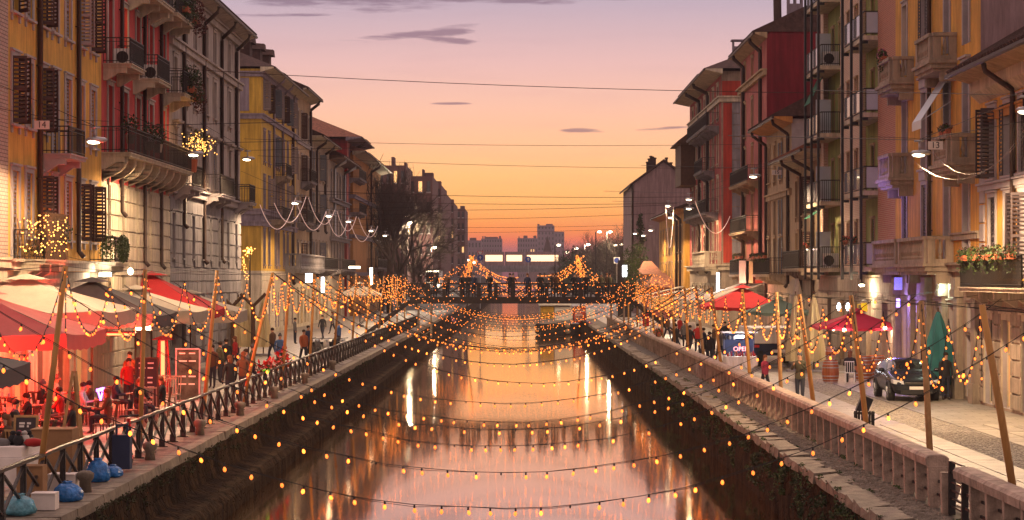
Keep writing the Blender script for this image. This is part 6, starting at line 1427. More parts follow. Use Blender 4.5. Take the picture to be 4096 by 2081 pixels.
def person(label, x, y, kind, color, rz=0, hair='short', z=0, s=1.0, grp=None):
    t = root('person', label, 'person', (x, y, z), grp, rz); t.scale = (s,) * 3
    me_, hd = PO[kind]; q = bpy.data.objects.new('body', me_); col.objects.link(q); q.parent = t
    q.material_slots[0].link = 'OBJECT'; q.material_slots[0].material = cloth(COL[color], color)
    h = bpy.data.objects.new('woolly_hat' if hair == 'hat' else 'hair', HM[kind, hair]); col.objects.link(h); h.parent = t
    f = bpy.data.objects.new('face', nose); col.objects.link(f); f.parent = t; f.location = hd + Vector((0, -.115, .0)); return t
# ---- furniture builders (local)
def cafe_chair():
    mb = MB(); mb.box(-.2, .2, -.2, .2, .44, .47); s_ = mb.mesh('seat', M['darkwood']); mb = MB()
    for i in range(5): x = -.18 + .09 * i; mb.bar((x, .2, .47), (x, .27, .92), .02)
    mb.bar((-.2, .27, .92), (.2, .27, .92), .04); bk = mb.mesh('backrest', M['darkwood']); mb = MB(); mb.bar((0, 0, 0), (.0, .0, .44), .03); lg = mb.mesh('leg', M['darkwood']); return s_, bk, lg
CH = cafe_chair()
def chair(label, x, y, rz, m=None, grp='cafe chairs', h=1.0):
    t = root('chair', label, 'chair', (x, y, 0), grp, rz); t.scale = (1, 1, h)
    for me_, nm, lo in ((CH[0], 'seat', (0, 0, 0)), (CH[1], 'backrest', (0, 0, 0))) + tuple((CH[2], 'leg', (a * .18, b * .18, 0)) for a in (-1, 1) for b in (-1, 1)):
        q = bpy.data.objects.new(nm, me_); col.objects.link(q); q.parent = t; q.location = lo
        if m: q.material_slots[0].link = 'OBJECT'; q.material_slots[0].material = M[m]
    return t
tb = MB(); tb.lathe([(.36, .72), (.37, .73), (.37, .75), (.35, .76)], (0, 0, 0), 14); tbt = tb.mesh('table_top', M['darkwood']); tb = MB(); tb.lathe([(.22, 0), (.2, .03), (.035, .06), (.03, .72)], (0, 0, 0), 8); tbl = tb.mesh('pedestal', M['iron'])
tb = MB(); tb.lathe([(.03, 0), (.035, .1), (.03, .12)], (.12, 0, .76), 7); tb.lathe([(.02, 0), (.02, .16)], (-.1, .05, .76), 6); tbg = tb.mesh('glassware', M['panel'])
def table(label, x, y, grp='round bar tables', h=1.0):
    t = root('bar_table', label, 'table', (x, y, 0), grp); t.scale = (1, 1, h)
    for me_, nm in ((tbt, 'table_top'), (tbl, 'pedestal')): q = bpy.data.objects.new(nm, me_); col.objects.link(q); q.parent = t
    q = tag(inst(tbg, 'drinking_glasses', None, (x, y, (h - 1) * .76)), 'glass and bottle standing on the ' + label.split(', the ')[-1], 'glassware', 'drinks on the bar tables'); return t
# ---- red-lit bar terrace
M['redglow'] = mat('red_heater_element', (.5, .05, .02), var=0, emis=(1, .06, .02), estr=14)
M['violglow'] = mat('violet_led_tube', (.5, .3, .8), var=0, emis=(.45, .15, 1), estr=7)
rr = random.Random(31); k = 0
spots = []
for i, y in enumerate((49.0, 51.6, 54.4, 57.2, 60.2, 63.5, 67)):
    for j, x in enumerate((-12.2, -13.9, -15.4)):
        spots.append((x + rr.uniform(-.25, .25), y + rr.uniform(-.4, .4) + j * .5, i, j))
colr = ['front-row', 'middle-row', 'back-row']
pal = ['black', 'brown', 'grey', 'red', 'navy', 'black', 'white', 'beige']
for (x, y, i, j) in spots:
    where = '%s %s terrace table' % (ordw(i), colr[j])
    table('dark round bar table under red light, the ' + where, x, y)
    for q, (dx_, dy_) in enumerate(((-.75, .1), (.78, -.1))):
        rz = pi / 2 if dx_ < 0 else -pi / 2
        chair('dark slatted cafe chair, %s side of the %s' % ('facade' if q == 0 else 'canal', where), x + dx_, y + dy_, rz)
        if rr.random() < (.75 if i < 6 else .4): person('%s-clad person seated on the %s side of the %s' % (pal[k % 8], 'facade' if q == 0 else 'canal', where), x + dx_ * .96, y + dy_, 'sit', pal[k % 8], rz, ['short', 'long', 'hat'][k % 3], -.03, grp='guests on the red-lit terrace')
        k += 1
for n_, (x, y) in enumerate(((-14.2, 54), (-14.8, 60), (-15.0, 66), (-13.4, 71.5))):
    t = root('heater', 'glowing red infrared heater bar under the umbrellas, %s from the left edge' % ordw(n_), 'heater', (x, y, 2.5), 'red heaters under the umbrellas'); mb = MB(); mb.box(x - .5, x + .5, y - .08, y + .08, 2.52, 2.6); put(mb, 'housing', M['iron'], t)
    mb = MB(); mb.box(x - .45, x + .45, y - .06, y + .06, 2.45, 2.519); put(mb, 'element', M['redglow'], t); l = pt('heater_light', (0, 0, -.25), 480, (1, .035, .015), .3); l.data.energy = 1500; l.parent = t
for n_, (x, y, z) in enumerate(((-15.6, 62, 2.5), (-15.4, 70, 2.7), (-12.3, 62.5, 1.1))):
    mb = MB(); mb.box(x - .03, x + .03, y - .5, y + .5, z - .04, z + .04); mb.tube([(x, y - .4, z), (x, y, z - .3), (x, y + .4, z)], .03, 4); tag(put(mb, 'led_tube', M['violglow']), 'violet glowing LED tube on the bar terrace, %s from the left' % ordw(n_), 'light', 'violet lights of the bar')
t = root('terrace_lamp', 'glaring warm lamp under the charcoal umbrella', 'lamp', (-12.9, 73, 2.7)); mb = MB(); mb.box(-13.15, -12.65, 72.95, 73.05, 2.6, 2.8); put(mb, 'lens', M['lamp'], t); mb = MB(); mb.box(-13.2, -12.6, 73.051, 73.12, 2.58, 2.84); put(mb, 'housing', M['iron'], t); l = pt('lamp_light', (0, -.3, -.2), 350, (1, .5, .22)); l.parent = t
# heater pyramid, boards
t = root('patio_heater', 'red pyramid patio heater with glowing glass tube', 'heater', (-13.4, 80, 0)); mb = MB(); x, y = -13.4, 80
for a in (-1, 1):
    for b_ in (-1, 1): mb.bar((x + a * .28, y + b_ * .28, 0), (x + a * .14, y + b_ * .14, 2.05), .04)
mb.lathe([(.42, 2.05), (.3, 2.12), (.05, 2.2)], (x, y, 0), 4); mb.box(x - .28, x + .28, y - .28, y + .28, .02, .5)
put(mb, 'frame', M['fred'], t); mb = MB(); mb.tube([(x, y, .5), (x, y, 2.0)], .07, 8); put(mb, 'glow_tube', M['redglow'], t)
M['boardgreen'] = mat('green_board_print', (.05, .075, .06), var=.5, scale=3)
def board(label, p0, p1, z0, z1, Y, m='black', frame='wood2', lines=0, lean=.12, clock=False):
    a = P(p0, 0, Y).x; b = P(p1, 0, Y).x; t = root('menu_board', label, 'menu board', ((a + b) / 2, Y, 0)); f = .05
    def q3(x0, x1, za, zb, d, m_, nm, par=t):
        mb = MB(); o1 = lean * (za - z0) / (z1 - z0); o2 = lean * (zb - z0) / (z1 - z0); mb.hexa([(x0, Y + o1 - d, za), (x1, Y + o1 - d, za), (x1, Y + o1 + .03, za), (x0, Y + o1 + .03, za), (x0, Y + o2 - d, zb), (x1, Y + o2 - d, zb), (x1, Y + o2 + .03, zb), (x0, Y + o2 + .03, zb)]); return put(mb, nm, M[m_], par)
    q3(a + f, b - f, z0 + f, z1 - f, 0, m, 'panel'); q3(a, a + f, z0, z1, .02, frame, 'frame'); q3(b - f, b, z0, z1, .02, frame, 'frame'); q3(a + f, b - f, z1 - f, z1, .018, frame, 'frame'); q3(a + f, b - f, z0, z0 + f, .018, frame, 'frame')
    rr_ = random.Random(int(Y))
    for i in range(lines):
        z = z1 - .2 - (z1 - z0 - .5) * i / lines
        if i % 4 == 2: continue
        q3(a + .12, a + (b - a) * rr_.uniform(.38, .46), z, z + .045, .006, 'cloth', 'chalk_line'); q3(a + (b - a) * .54, b - .12 - rr_.uniform(0, .1), z, z + .045, .006, 'cloth', 'chalk_line')
    if clock: mb = MB(); mb.tube([(a + .3, Y - .06, .45), (a + .3, Y - .02, .45)], .13, 16); put(mb, 'clock_face', M['white'], t)
    for x in (a + .05, b - .05): mb = MB(); mb.bar((x, Y + .5, 0), (x, Y + lean + .03, z1 - .1), .04); put(mb, 'rear_leg', M[frame], t)
    return t
board('tall dark menu board with rows of pale chalk lines beside the second pole', 537, 632, .12, 1.95, 65, 'black', 'darkwood', 9, .12, True)
board('wide grey-green menu board with a colourful print by the third pole', 700, 800, .2, 2.0, 72, 'boardgreen', 'steel', 5)
board('small chalkboard with a pale wooden frame before the left terrace', 52, 150, .62, 1.38, 46.5, 'shutdark', 'wood2', 4, .1)
t = root('easel', 'pale wooden easel leaning behind the first light pole', 'easel', (-9.95, 47.5, 0)); mb = MB(); x = -9.95 
for a in (-.35, .3): mb = MB(); mb.bar((x + a, 47.3, 0), (x + a * .1, 47.6, 2.3), .06, .04); put(mb, 'leg', M['wood2'], t)
mb = MB(); mb.bar((x, 48.3, 0), (x, 47.6, 2.2), .05); put(mb, 'leg', M['wood2'], t); mb = MB(); mb.box(x - .3, x + .3, 47.38, 47.44, .8, .86); put(mb, 'crossbar', M['wood2'], t)
for k_, (px, Y, rz) in enumerate(((592, 61, .4), (605, 62.2, .3), (668, 68, -.4), (690, 69.5, -.3), (655, 70, .2))):
    chair('tall pale spindle chair near the menu boards, %s from the left' % ordw(k_), P(px, 0, Y).x, Y, rz, 'palestone', 'pale spindle chairs', 1.25)
for k_, (px, Y, rz) in enumerate(((20, 45.2, 2.2), (75, 48.5, 2.8), (135, 48.8, 3.4))): chair('pale bistro chair behind the small chalkboard, %s from the left' % ordw(k_), P(px, 0, Y).x, Y, rz, 'wood2', 'pale bistro chairs')
person('person in a dark padded coat with auburn hair seated beside the tall menu board', P(558, 0, 61).x, 61, 'sit', 'black', .9, 'long', .2)
person('hunched person in an olive coat seated at the left edge', P(55, 0, 49).x, 49, 'sit', 'olive', 2.4, 'short', .0)
person('standing person in red light behind the tall menu board', P(515, 0, 70).x, 70, 'stand', 'red', .4, 'short')
person('person in a rust jacket standing in front of the warm lamp', P(520, 0, 76).x, 76, 'stand', 'rust', -.3, 'short')
# stall of hats in the lower left corner
t = root('market_stall', 'white-clothed market table with winter hats in the lower left corner', 'market stall', (-10.3, 41.8, 0))
mb = MB(); mb.box(-11.6, -9.62, 41.2, 43.0, .85, .88); put(mb, 'table_board', M['wood2'], t)
mb = MB(); n = 16
for (xa_, ya_, xb_, yb_) in ((-11.6, 41.18, -9.6, 41.18), (-9.6, 41.18, -9.6, 43.02)):
    for i in range(n):
        u0, u1 = i / n, (i + 1) / n; w0, w1 = .03 * sin(i * 1.9), .03 * sin((i + 1) * 1.9)
        p0 = Vector((xa_ + (xb_ - xa_) * u0, ya_ + (yb_ - ya_) * u0, 0)); p1 = Vector((xa_ + (xb_ - xa_) * u1, ya_ + (yb_ - ya_) * u1, 0)); d = Vector((0, -1, 0)) if ya_ == yb_ else Vector((1, 0, 0))
        zb_ = .38 + .05 * sin(i * .9); mb.face([(p0.x, p0.y, .895), (p1.x, p1.y, .895), (p1.x + d.x * w1, p1.y + d.y * w1, zb_), (p0.x + d.x * w0, p0.y + d.y * w0, zb_)])
mb.face([(-11.6, 41.18, .895), (-9.6, 41.18, .895), (-9.6, 43.02, .895), (-11.6, 43.02, .895)]); put(mb, 'tablecloth', M['cloth'], t, True)
mb = MB(); mb.box(-11.5, -9.66, 41.3, 42.9, .9, 1.1); put(mb, 'display_tray', M['cloth'], t)
hats = [('black', .02), ('red', 0), ('white', 0), ('black', 0), ('magenta', 0), ('grey', 0), ('navy', 0), ('red', 0)]
for k_, (px, c_) in enumerate(((20, 'grey'), (62, 'black'), (78, 'magenta'), (88, 'black'), (108, 'white'), (120, 'black'), (150, 'red'), (135, 'beige'))):
    x = P(px, 0, 42).x; mb = MB(); yy = 41.7 + .12 * (k_ % 3); mb.blob((x, yy, 1.2), (.11, .11, .12), 0, 9, .06); mb.blob((x, yy, 1.34), (.055, .055, .05), 0, 7, .15)
    if k_ in (6, 0, 7): mb = MB(); mb.blob((x, yy, 1.16), (.2, .15, .09), 0, 9, .1)
    tag(put(mb, 'winter_hat', cloth(COL[c_], c_), None, True), '%s winter hat on the white stall, %s from the left' % (c_ + ' bobble' if k_ not in (0, 6, 7) else c_ + ' folded', ordw(k_)), 'hat', 'hats on the stall')
def bagm(mb, x, y, r_, hs_, sd):
    rr_ = random.Random(sd); n, rows = 22, 9; k0 = len(mb.v); ph = [rr_.uniform(0, 6) for _ in range(6)]
    pr = [(.75, 0), (1.0, .12), (1.1, .4), (1.05, .75), (.9, 1.1), (.7, 1.3), (.5, 1.42), (.28, 1.5), (.4, 1.6), (.2, 1.66)]
    for i, (q, z) in enumerate(pr):
        for j in range(n):
            a = 2 * pi * j / n; w = 1 + .07 * sin(5 * a + ph[0] + z * 3) + .06 * sin(9 * a + ph[1] - z * 5) + rr_.uniform(-.05, .05)
            mb.v.append((x + r_ * q * w * cos(a) * 1.12, y + r_ * q * w * sin(a), .02 + z * r_ * hs_ + .03 * r_ * sin(3 * a + ph[2])))
    for i in range(rows):
        for j in range(n): mb.f.append((k0 + i * n + j, k0 + i * n + (j + 1) % n, k0 + (i + 1) * n + (j + 1) % n, k0 + (i + 1) * n + j)); mb.m.append(0)
M['card'] = mat('cardboard', (.30, .16, .075), var=.1, scale=3); M['bluebag'] = mat('blue_plastic_bag', (.01, .16, .50), rough=.25, var=.25, scale=6, spec=.6, bump=1.0, bscale=9); M['tealbag'] = mat('pale_blue_plastic_bag', (.10, .32, .42), rough=.25, var=.25, scale=6, spec=.6, bump=1.0, bscale=9)
for k_, (px, Y, w, h, lb) in enumerate(((205, 45.5, .9, 1.15, 'tall cardboard box behind the first light pole'), (118, 40.6, .5, .8, 'cardboard box under the white stall table'), (172, 39.9, .45, .35, 'low pale box with blue dots beside the pale blue bag'), (245, 43.2, .55, .4, 'white and yellow printed box behind the blue bag'))):
    x = P(px, 0, Y).x; mb = MB(); mb.box(x - w / 2, x + w / 2, Y, Y + w * .8, .03, h); mb.box(x - w / 2, x + w / 2, Y - .03, Y, h - .02, h); mb.box(x - .04, x + .04, Y - .004, Y, .03, h)
    tag(put(mb, 'box', M['card'] if k_ < 2 else M['cloth']), lb, 'box')
for k_, (px, py, Y, r_, m, lb) in enumerate(((270, 1960, 41.6, .24, 'bluebag', 'crumpled blue plastic bag on the ground behind the railing, leftmost'), (393, 1890, 45.6, .21, 'bluebag', 'tall blue plastic bag leaning behind the railing'), (452, 1890, 46.6, .17, 'bluebag', 'small blue plastic bag beside the tall one'), (78, 2010, 39.2, .24, 'tealbag', 'pale blue plastic bag at the stall foot'))):
    x = P(px, 0, Y).x; mb = MB(); bagm(mb, x, Y, r_, 1.0 if k_ != 1 else 1.45, k_); tag(put(mb, 'plastic_bag', M[m], None, True), lb, 'bag')
# scooter
t = root('kick_scooter', 'red electric kick scooter parked behind the railing', 'scooter', (P(515, 0, 50).x, 50, 0)); x = t.location.x
M['neon'] = mat('neon_green_plastic', (.15, .75, .02), var=0, rough=.4, emis=(.15, .8, .02), estr=.15)
mb = MB(); mb.tube([(x, 50.2, .2), (x, 50.0, 1.1)], .045, 8); mb.box(x - .07, x + .07, 49.2, 50.2, .12, .2); put(mb, 'frame', M['signred'], t); mb = MB(); mb.tube([(x - .22, 49.98, 1.12), (x + .24, 49.98, 1.16)], .025, 6); put(mb, 'handlebar', M['black'], t)
for yy in (50.3, 49.15): mb = MB(); mb.tube([(x - .03, yy, .13), (x + .03, yy, .13)], .13, 12); put(mb, 'wheel', M['rubber'], t)
mb = MB(); mb.tube([(x, 50.14, .45), (x, 50.07, .75)], .055, 8); put(mb, 'stem_sleeve', M['neon'], t)
# suitcase-like bag and poinsettias, accordion of flowers on the rail
mb = MB(); x = P(490, 0, 48).x; mb.box(x - .2, x + .2, 47.8, 48.1, .08, .85); mb.box(x - .14, x - .1, 47.9, 47.95, .85, 1.05); mb.box(x + .1, x + .14, 47.9, 47.95, .85, 1.05); mb.box(x - .14, x + .14, 47.9, 47.95, 1.051, 1.09); tag(put(mb, 'trolley_bag', cloth(COL['navy'], 'navy')), 'dark blue trolley bag standing behind the railing', 'bag')
for k_, (px, py) in enumerate(((1040, 1470), (1082, 1455), (1118, 1430), (1150, 1440), (1062, 1462), (1135, 1410), (1105, 1452))):
    Y = Yx(px, RX - .1); p = P(px, py, Y); t = root('poinsettia', 'red poinsettia on the iron railing, %s from the left' % ordw([0, 2, 4, 6, 1, 5, 3][k_]), 'plant', p, 'poinsettias on the railing')
    mb = MB(); rr_ = random.Random(k_)
    for _ in range(26):
        d = Vector((rr_.gauss(0, 1), rr_.gauss(0, 1), rr_.gauss(0, .8))).normalized(); c_ = p + d * rr_.uniform(.05, .24); u = d.cross(Vector((0, 0, 1))).normalized() * .06; v = d * .1 + Vector((0, 0, .02)); mb.face([c_ - v, c_ - u, c_ + v, c_ + u])
    put(mb, 'petals', M['flowred'], t); mb = MB(); leaves(mb, p - Vector((0, 0, .12)), (.2, .2, .14), 40, .05, rr_); put(mb, 'leaves', M['leaf'], t); mb = MB(); mb.lathe([(.09, -.3), (.12, -.12)], p, 8); put(mb, 'pot', M['terra'], t)
mb = MB(); p = P(1062, 1478, Yx(1062, RX)); mb.box(p.x - .12, p.x + .12, p.y - .35, p.y + .35, p.z - .12, p.z); tag(put(mb, 'green_light_box', M['neon']), 'green glowing light clipped under the poinsettias', 'light')
# motor scooters parked on the left quay
def moto(label, x, y, rz, c_):
    t = root('motor_scooter', label, 'scooter', (x, y, 0), 'motor scooters parked on the left quay', rz)
    mb = MB(); mb.tube([(0, -.75, .5), (0, -.55, .45), (0, -.3, .3), (0, .2, .3), (0, .5, .55), (0, .8, .62)], [.08, .15, .14, .15, .2, .1], 8); mb.hexa([(-.2, -.62, .45), (.2, -.62, .45), (.15, -.5, .45), (-.15, -.5, .45), (-.14, -.55, 1.0), (.14, -.55, 1.0), (.1, -.45, 1.0), (-.1, -.45, 1.0)]); loc_put(mb, 'body', cloth(COL[c_], c_), t, True)
    mb = MB(); mb.box(-.13, .13, 0, .65, .72, .84); loc_put(mb, 'saddle', M['rubber'], t)
    for yy in (-.78, .62): mb = MB(); mb.tube([(-.05, yy, .26), (.05, yy, .26)], .26, 14); loc_put(mb, 'wheel', M['rubber'], t)
    mb = MB(); mb.tube([(-.33, -.5, 1.06), (0, -.52, 1.03), (.33, -.5, 1.06)], .02, 5); loc_put(mb, 'handlebar', M['black'], t); mb = MB(); mb.blob((0, -.62, .95), .07, 0, 8, 0); loc_put(mb, 'headlight', M['panel'], t); return t
for k_, (x, c_) in enumerate(((-11.2, 'grey'), (-10.75, 'white'), (-10.3, 'black'), (-9.9, 'white'), (-11.7, 'black'))):
    moto('%s motor scooter in the parked group beside the seventh pole, %s from the left' % (c_, ordw([1, 2, 3, 4, 0][k_])), x, 117 + k_ * .3, .3, c_)
# walkers on the left quay
W_ = [(1050, 76, 'brown', 'walk', 'long'), (985, 79, 'grey', 'stand', 'short'), (1010, 84, 'olive', 'walk', 'hat'), (880, 88, 'olive', 'stand', 'short'), (905, 92, 'black', 'walk', 'short'), (1065, 72.5, 'black', 'stand', 'long'), (1120, 100, 'blue', 'walk', 'hat'), (1215, 108, 'rust', 'walk', 'short'), (1232, 117, 'navy', 'stand', 'short'), (1355, 128, 'blue', 'stand', 'hat'), (1090, 112, 'brown', 'walk', 'short'), (1290, 150, 'black', 'walk', 'short'), (1330, 165, 'grey', 'walk', 'long'), (1180, 140, 'grey', 'stand', 'short'), (940, 96, 'red', 'walk', 'long'), (850, 84, 'brown', 'stand', 'short')]
for k_, (px, Y, c_, kd, hr) in enumerate(W_):
    person('%s-coated person %s on the left quay, %s from the left' % (c_, 'strolling' if kd == 'walk' else 'standing', ordw(sorted(range(len(W_)), key=lambda i: W_[i][0]).index(k_))), min(P(px, 0, Y).x, -9.85), Y, kd, c_, rr.uniform(0, 6), hr, grp='people on the left quay')
# people on the footbridge
FP = [(1790, 'brown'), (1850, 'black'), (1872, 'black'), (1895, 'navy'), (2040, 'black'), (2052, 'brown'), (2160, 'black'), (2178, 'grey'), (2212, 'black'), (2225, 'brown'), (2298, 'black'), (2312, 'navy'), (2405, 'olive'), (2428, 'brown'), (2440, 'olive'), (1740, 'black'), (1960, 'black'), (2345, 'black'), (2110, 'navy')]
FP.sort()
for k_, (px, c_) in enumerate(FP):
    Y = YB + .55 + (k_ % 3) * .75; person('person in %s leaning at the footbridge railing, %s from the left' % (c_, ordw(k_)), P(px, 0, Y).x, Y, 'lean' if k_ % 2 else 'stand', c_, rr.uniform(-.6, .6), ['short', 'hat', 'long'][k_ % 3], zd, grp='people on the footbridge')
# ---- right bank people
person('person in a long olive coat raising both hands to a camera beyond the parapet', P(3200, 0, 73).x, 73, 'phone', 'olive', -.5, 'hat', 0, 1.05)
person('small person in a magenta padded jacket behind the parapet', P(3060, 0, 80).x, 80, 'walk', 'magenta', .8, 'long', 0, .85)
person('dark-clad person photographing behind the flower box on the parapet', 8.95, 121, 'phone', 'black', -2.0, 'short')
person('dark silhouette standing against the folded teal umbrella', P(3782, 0, 76.2).x, 76.2, 'stand', 'black', .3, 'short', 0, .98)
person('person in black with auburn hair on a white chair by the barrels', P(3400, 0, 88).x, 88, 'sit', 'black', 2.9, 'long', 0, 1.05)
chair('white metal chair carrying the auburn-haired person', P(3400, 0, 88).x, 88.0, 2.9, 'white', 'white chairs by the barrels')
chair('empty white metal chair between barrel and seated person', P(3365, 0, 88.6).x, 88.6, 1.5, 'white', 'white chairs by the barrels')
RW = [(2760, 118, 'black', 'walk'), (2790, 122, 'red', 'stand'), (2815, 112, 'navy', 'walk'), (2740, 130, 'grey', 'stand'), (2700, 134, 'black', 'walk'), (2838, 104, 'black', 'stand'), (2720, 145, 'red', 'walk'), (2670, 150, 'brown', 'walk'), (2650, 160, 'black', 'stand'), (2855, 120, 'brown', 'stand'), (2900, 128, 'black', 'walk'), (2880, 110, 'grey', 'walk')]
for k_, (px, Y, c_, kd) in enumerate(RW): person('%s-coated person %s among the right bank stalls, %s from the left' % (c_, 'strolling' if kd == 'walk' else 'standing', ordw(sorted(range(len(RW)), key=lambda i: RW[i][0]).index(k_))), max(P(px, 0, Y).x, 9.2), Y, kd, c_, rr.uniform(0, 6), 'short', grp='people on the right quay')
# ---- barrels
M['oak'] = mat('varnished_oak', (.36, .10, .035), rough=.45, var=.2, scale=6, streak=.1)
def barrel(label, x, y, s=1.0, z=0):
    t = root('barrel', label, 'barrel', (x, y, z), 'wine barrels used as tables'); mb = MB(); n = 18
    for k_ in range(n):
        a0, a1 = 2 * pi * k_ / n + .012, 2 * pi * (k_ + 1) / n - .012; q = MB()
        for (r0, z0, r1, z1) in ((.29, 0, .34, .25), (.34, .25, .36, .47), (.36, .47, .34, .7), (.34, .7, .29, .95)):
            q.hexa([(s * r0 * cos(a0), s * r0 * sin(a0), s * z0), (s * r0 * cos(a1), s * r0 * sin(a1), s * z0), (s * .26 * cos(a1), s * .26 * sin(a1), s * z0), (s * .26 * cos(a0), s * .26 * sin(a0), s * z0), (s * r1 * cos(a0), s * r1 * sin(a0), s * z1), (s * r1 * cos(a1), s * r1 * sin(a1), s * z1), (s * .26 * cos(a1), s * .26 * sin(a1), s * z1), (s * .26 * cos(a0), s * .26 * sin(a0), s * z1)])
        loc_put(q, 'stave', M['oak'], t)
    for zz, r_ in ((.05, .308), (.16, .332), (.3, .358), (.65, .358), (.79, .332), (.9, .308)): q = MB(); q.lathe([(r_ * s - .01, zz * s - .02), (r_ * s, zz * s - .02), (r_ * s, zz * s + .02), (r_ * s - .01, zz * s + .02)], (0, 0, 0), 18); loc_put(q, 'hoop', M['steel'], t)
    q = MB(); q.lathe([(.27 * s, .9 * s), (.27 * s, .92 * s)], (0, 0, 0), 16); loc_put(q, 'lid', M['oak'], t); return t
barrel('varnished wine barrel at the cobbles carrying a smaller cask', P(3322, 0, 88.5).x, 88.5)
barrel('smaller pale cask standing on the varnished wine barrel', P(3322, 0, 88.5).x, 88.5, .6, .95)
barrel('second wine barrel close behind the seated person', P(3455, 0, 90.5).x, 90.5, 1.1); barrel('third wine barrel next to the dark car', P(3480, 0, 92).x + .2, 91.5, 1.1)
# ---- lamps round the crimson umbrella
for k_, (px, py, Y) in enumerate(((3335, 1315, 92), (3378, 1320, 91.3), (3540, 1313, 91.3), (3591, 1325, 92))):
    p = P(px, py, Y); t = root('umbrella_lamp', 'glaring bare lamp under the crimson umbrella, %s from the left' % ordw(k_), 'lamp', p, 'lamps of the crimson umbrella'); mb = MB(); mb.blob(p, .085, 0, 8, 0); put(mb, 'bulb', M['lamp'], t); mb = MB(); mb.lathe([(.04, .07), (.03, .2)], p, 6); put(mb, 'socket', M['black'], t); l = pt('lamp_light', (0, 0, -.1), 130, (1, .62, .42)); l.parent = t
M['viol2'] = mat('violet_tube_light', (.5, .4, .9), var=0, emis=(.35, .28, 1), estr=3.2); M['viol3'] = mat('sparkling_violet_panel', (.3, .3, .6), var=.5, scale=30, emis=(.2, .18, .75), estr=.7)
for k_, (p0, p1, q0, q1, m) in enumerate(((3578, 3609, 1110, 1160, 'viol3'), (3624, 3655, 1110, 1160, 'viol3'), (3586, 3600, 1195, 1230, 'viol2'), (3636, 3648, 1198, 1232, 'viol2'))):
    Y = 86.6; x0, x1 = P(p0, 0, Y).x, P(p1, 0, Y).x; za, zb_ = P(0, q1, Y).z, P(0, q0, Y).z; mb = MB(); mb.box(x0, x1, Y, Y + .06, za, zb_); tag(put(mb, 'light_panel', M[m]), '%s on the stone front of the balustrade house, %s' % ('sparkling violet panel' if m == 'viol3' else 'glowing violet tube light', 'left' if k_ % 2 == 0 else 'right'), 'sign')  # violet light panels and tubes fixed to the front, not signs
l = pt('violet_light', (14.9, 85.8, 3.4), 160, (.32, .22, 1)); l2 = pt('violet_light', (14.0, 88, 7.6), 120, (.32, .22, 1))
t = root('beer_sign', 'yellow beer-mug sign with white foam hanging over the crimson umbrella', 'sign', P(3458, 1225, 95)); Y = 95; mb = MB(); a, c_ = P(3446, 1247, Y), P(3468, 1210, Y); mb.lathe([(.13, 0), (.15, .1), (.13, .42)], ((a.x + c_.x) / 2, Y, a.z), 10)
M['beer'] = mat('lit_beer_yellow', (.8, .55, .02), var=0, emis=(1, .62, .02), estr=.6); put(mb, 'glass', M['beer'], t, True); mb = MB(); mb.blob(((a.x + c_.x) / 2, Y, c_.z + .02), (.17, .15, .1), 0, 8, .1); put(mb, 'foam', M['white'], t); mb = MB(); xx = a.x - .04; mb.tube([(xx, Y, a.z + .1), (xx - .12, Y, a.z + .12), (xx - .12, Y, a.z + .32), (xx, Y, a.z + .34)], .02, 5); put(mb, 'handle', M['beer'], t)
for k_, px in enumerate((3355, 3391)):
    p = P(px, 1228, 96); t = root('cross_lamp', 'small white four-petal wall lamp beside the beer sign, %s one' % ('left' if k_ == 0 else 'right'), 'lamp', p, 'white petal lamps'); mb = MB(); mb.box(p.x - .09, p.x + .09, 95.95, 96, p.z - .07, p.z + .07); mb.box(p.x - .045, p.x + .045, 95.93, 96.02, p.z - .17, p.z + .17); put(mb, 'glass', M['lampw'], t)
p = P(3780, 1152, 79.3); t = root('tube_lamp', 'upright greenish tube lamp on a pilaster above the teal umbrella', 'lamp', p); M['lampg'] = mat('greenish_tube', (.7, .8, .7), var=0, emis=(.7, 1, .75), estr=8); mb = MB(); mb.box(p.x - .05, p.x + .05, p.y - .05, p.y + .05, p.z - .15, p.z + .15); put(mb, 'tube', M['lampg'], t); mb = MB(); mb.box(p.x - .3, p.x + .1, p.y - .1, p.y + .1, p.z + .2, p.z + .3); put(mb, 'hood', M['iron'], t); l = pt('lamp_light', (-.3, -.2, 0), 90, (.8, 1, .75)); l.parent = t
# ---- market stall right, white van, bin, flower box
t = root('market_stall', 'white-draped market stall with a glaring lamp and bright trinkets', 'market stall', (9.9, 94, 0)); x0, x1, y0, y1 = 9.1, 10.5, 93.3, 94.7
mb = MB(); n = 14
for (xa_, ya_, xb_, yb_) in ((x0, y0, x1, y0), (x1, y0, x1, y1), (x0, y0, x0, y1)):
    for i in range(n):
        u0, u1 = i / n, (i + 1) / n; w0, w1 = .04 * sin(i * 1.7), .04 * sin((i + 1) * 1.7); mb.face([(xa_ + (xb_ - xa_) * u0, ya_ + (yb_ - ya_) * u0, .92), (xa_ + (xb_ - xa_) * u1, ya_ + (yb_ - ya_) * u1, .92), (xa_ + (xb_ - xa_) * u1, ya_ + (yb_ - ya_) * u1 - w1, .45 + .1 * cos(i)), (xa_ + (xb_ - xa_) * u0, ya_ + (yb_ - ya_) * u0 - w0, .45 + .1 * cos(i - 1))])
mb.face([(x0, y0, .92), (x1, y0, .92), (x1, y1, .92), (x0, y1, .92)]); put(mb, 'tablecloth', M['cloth'], t)
for a in (x0 + .05, x1 - .05): mb = MB(); mb.tube([(a, y1, 0), (a, y1, 1.95)], .025, 5); put(mb, 'post', M['steel'], t)
mb = MB(); mb.box(x0, x1, y1 - .02, y1 + .02, .95, 1.9); put(mb, 'backdrop', cloth(COL['navy'], 'navy'), t); mb = MB(); mb.box(x0 - .1, x1 + .1, y1 - .5, y1 + .05, 1.93, 2.0); put(mb, 'canopy', M['white'], t)
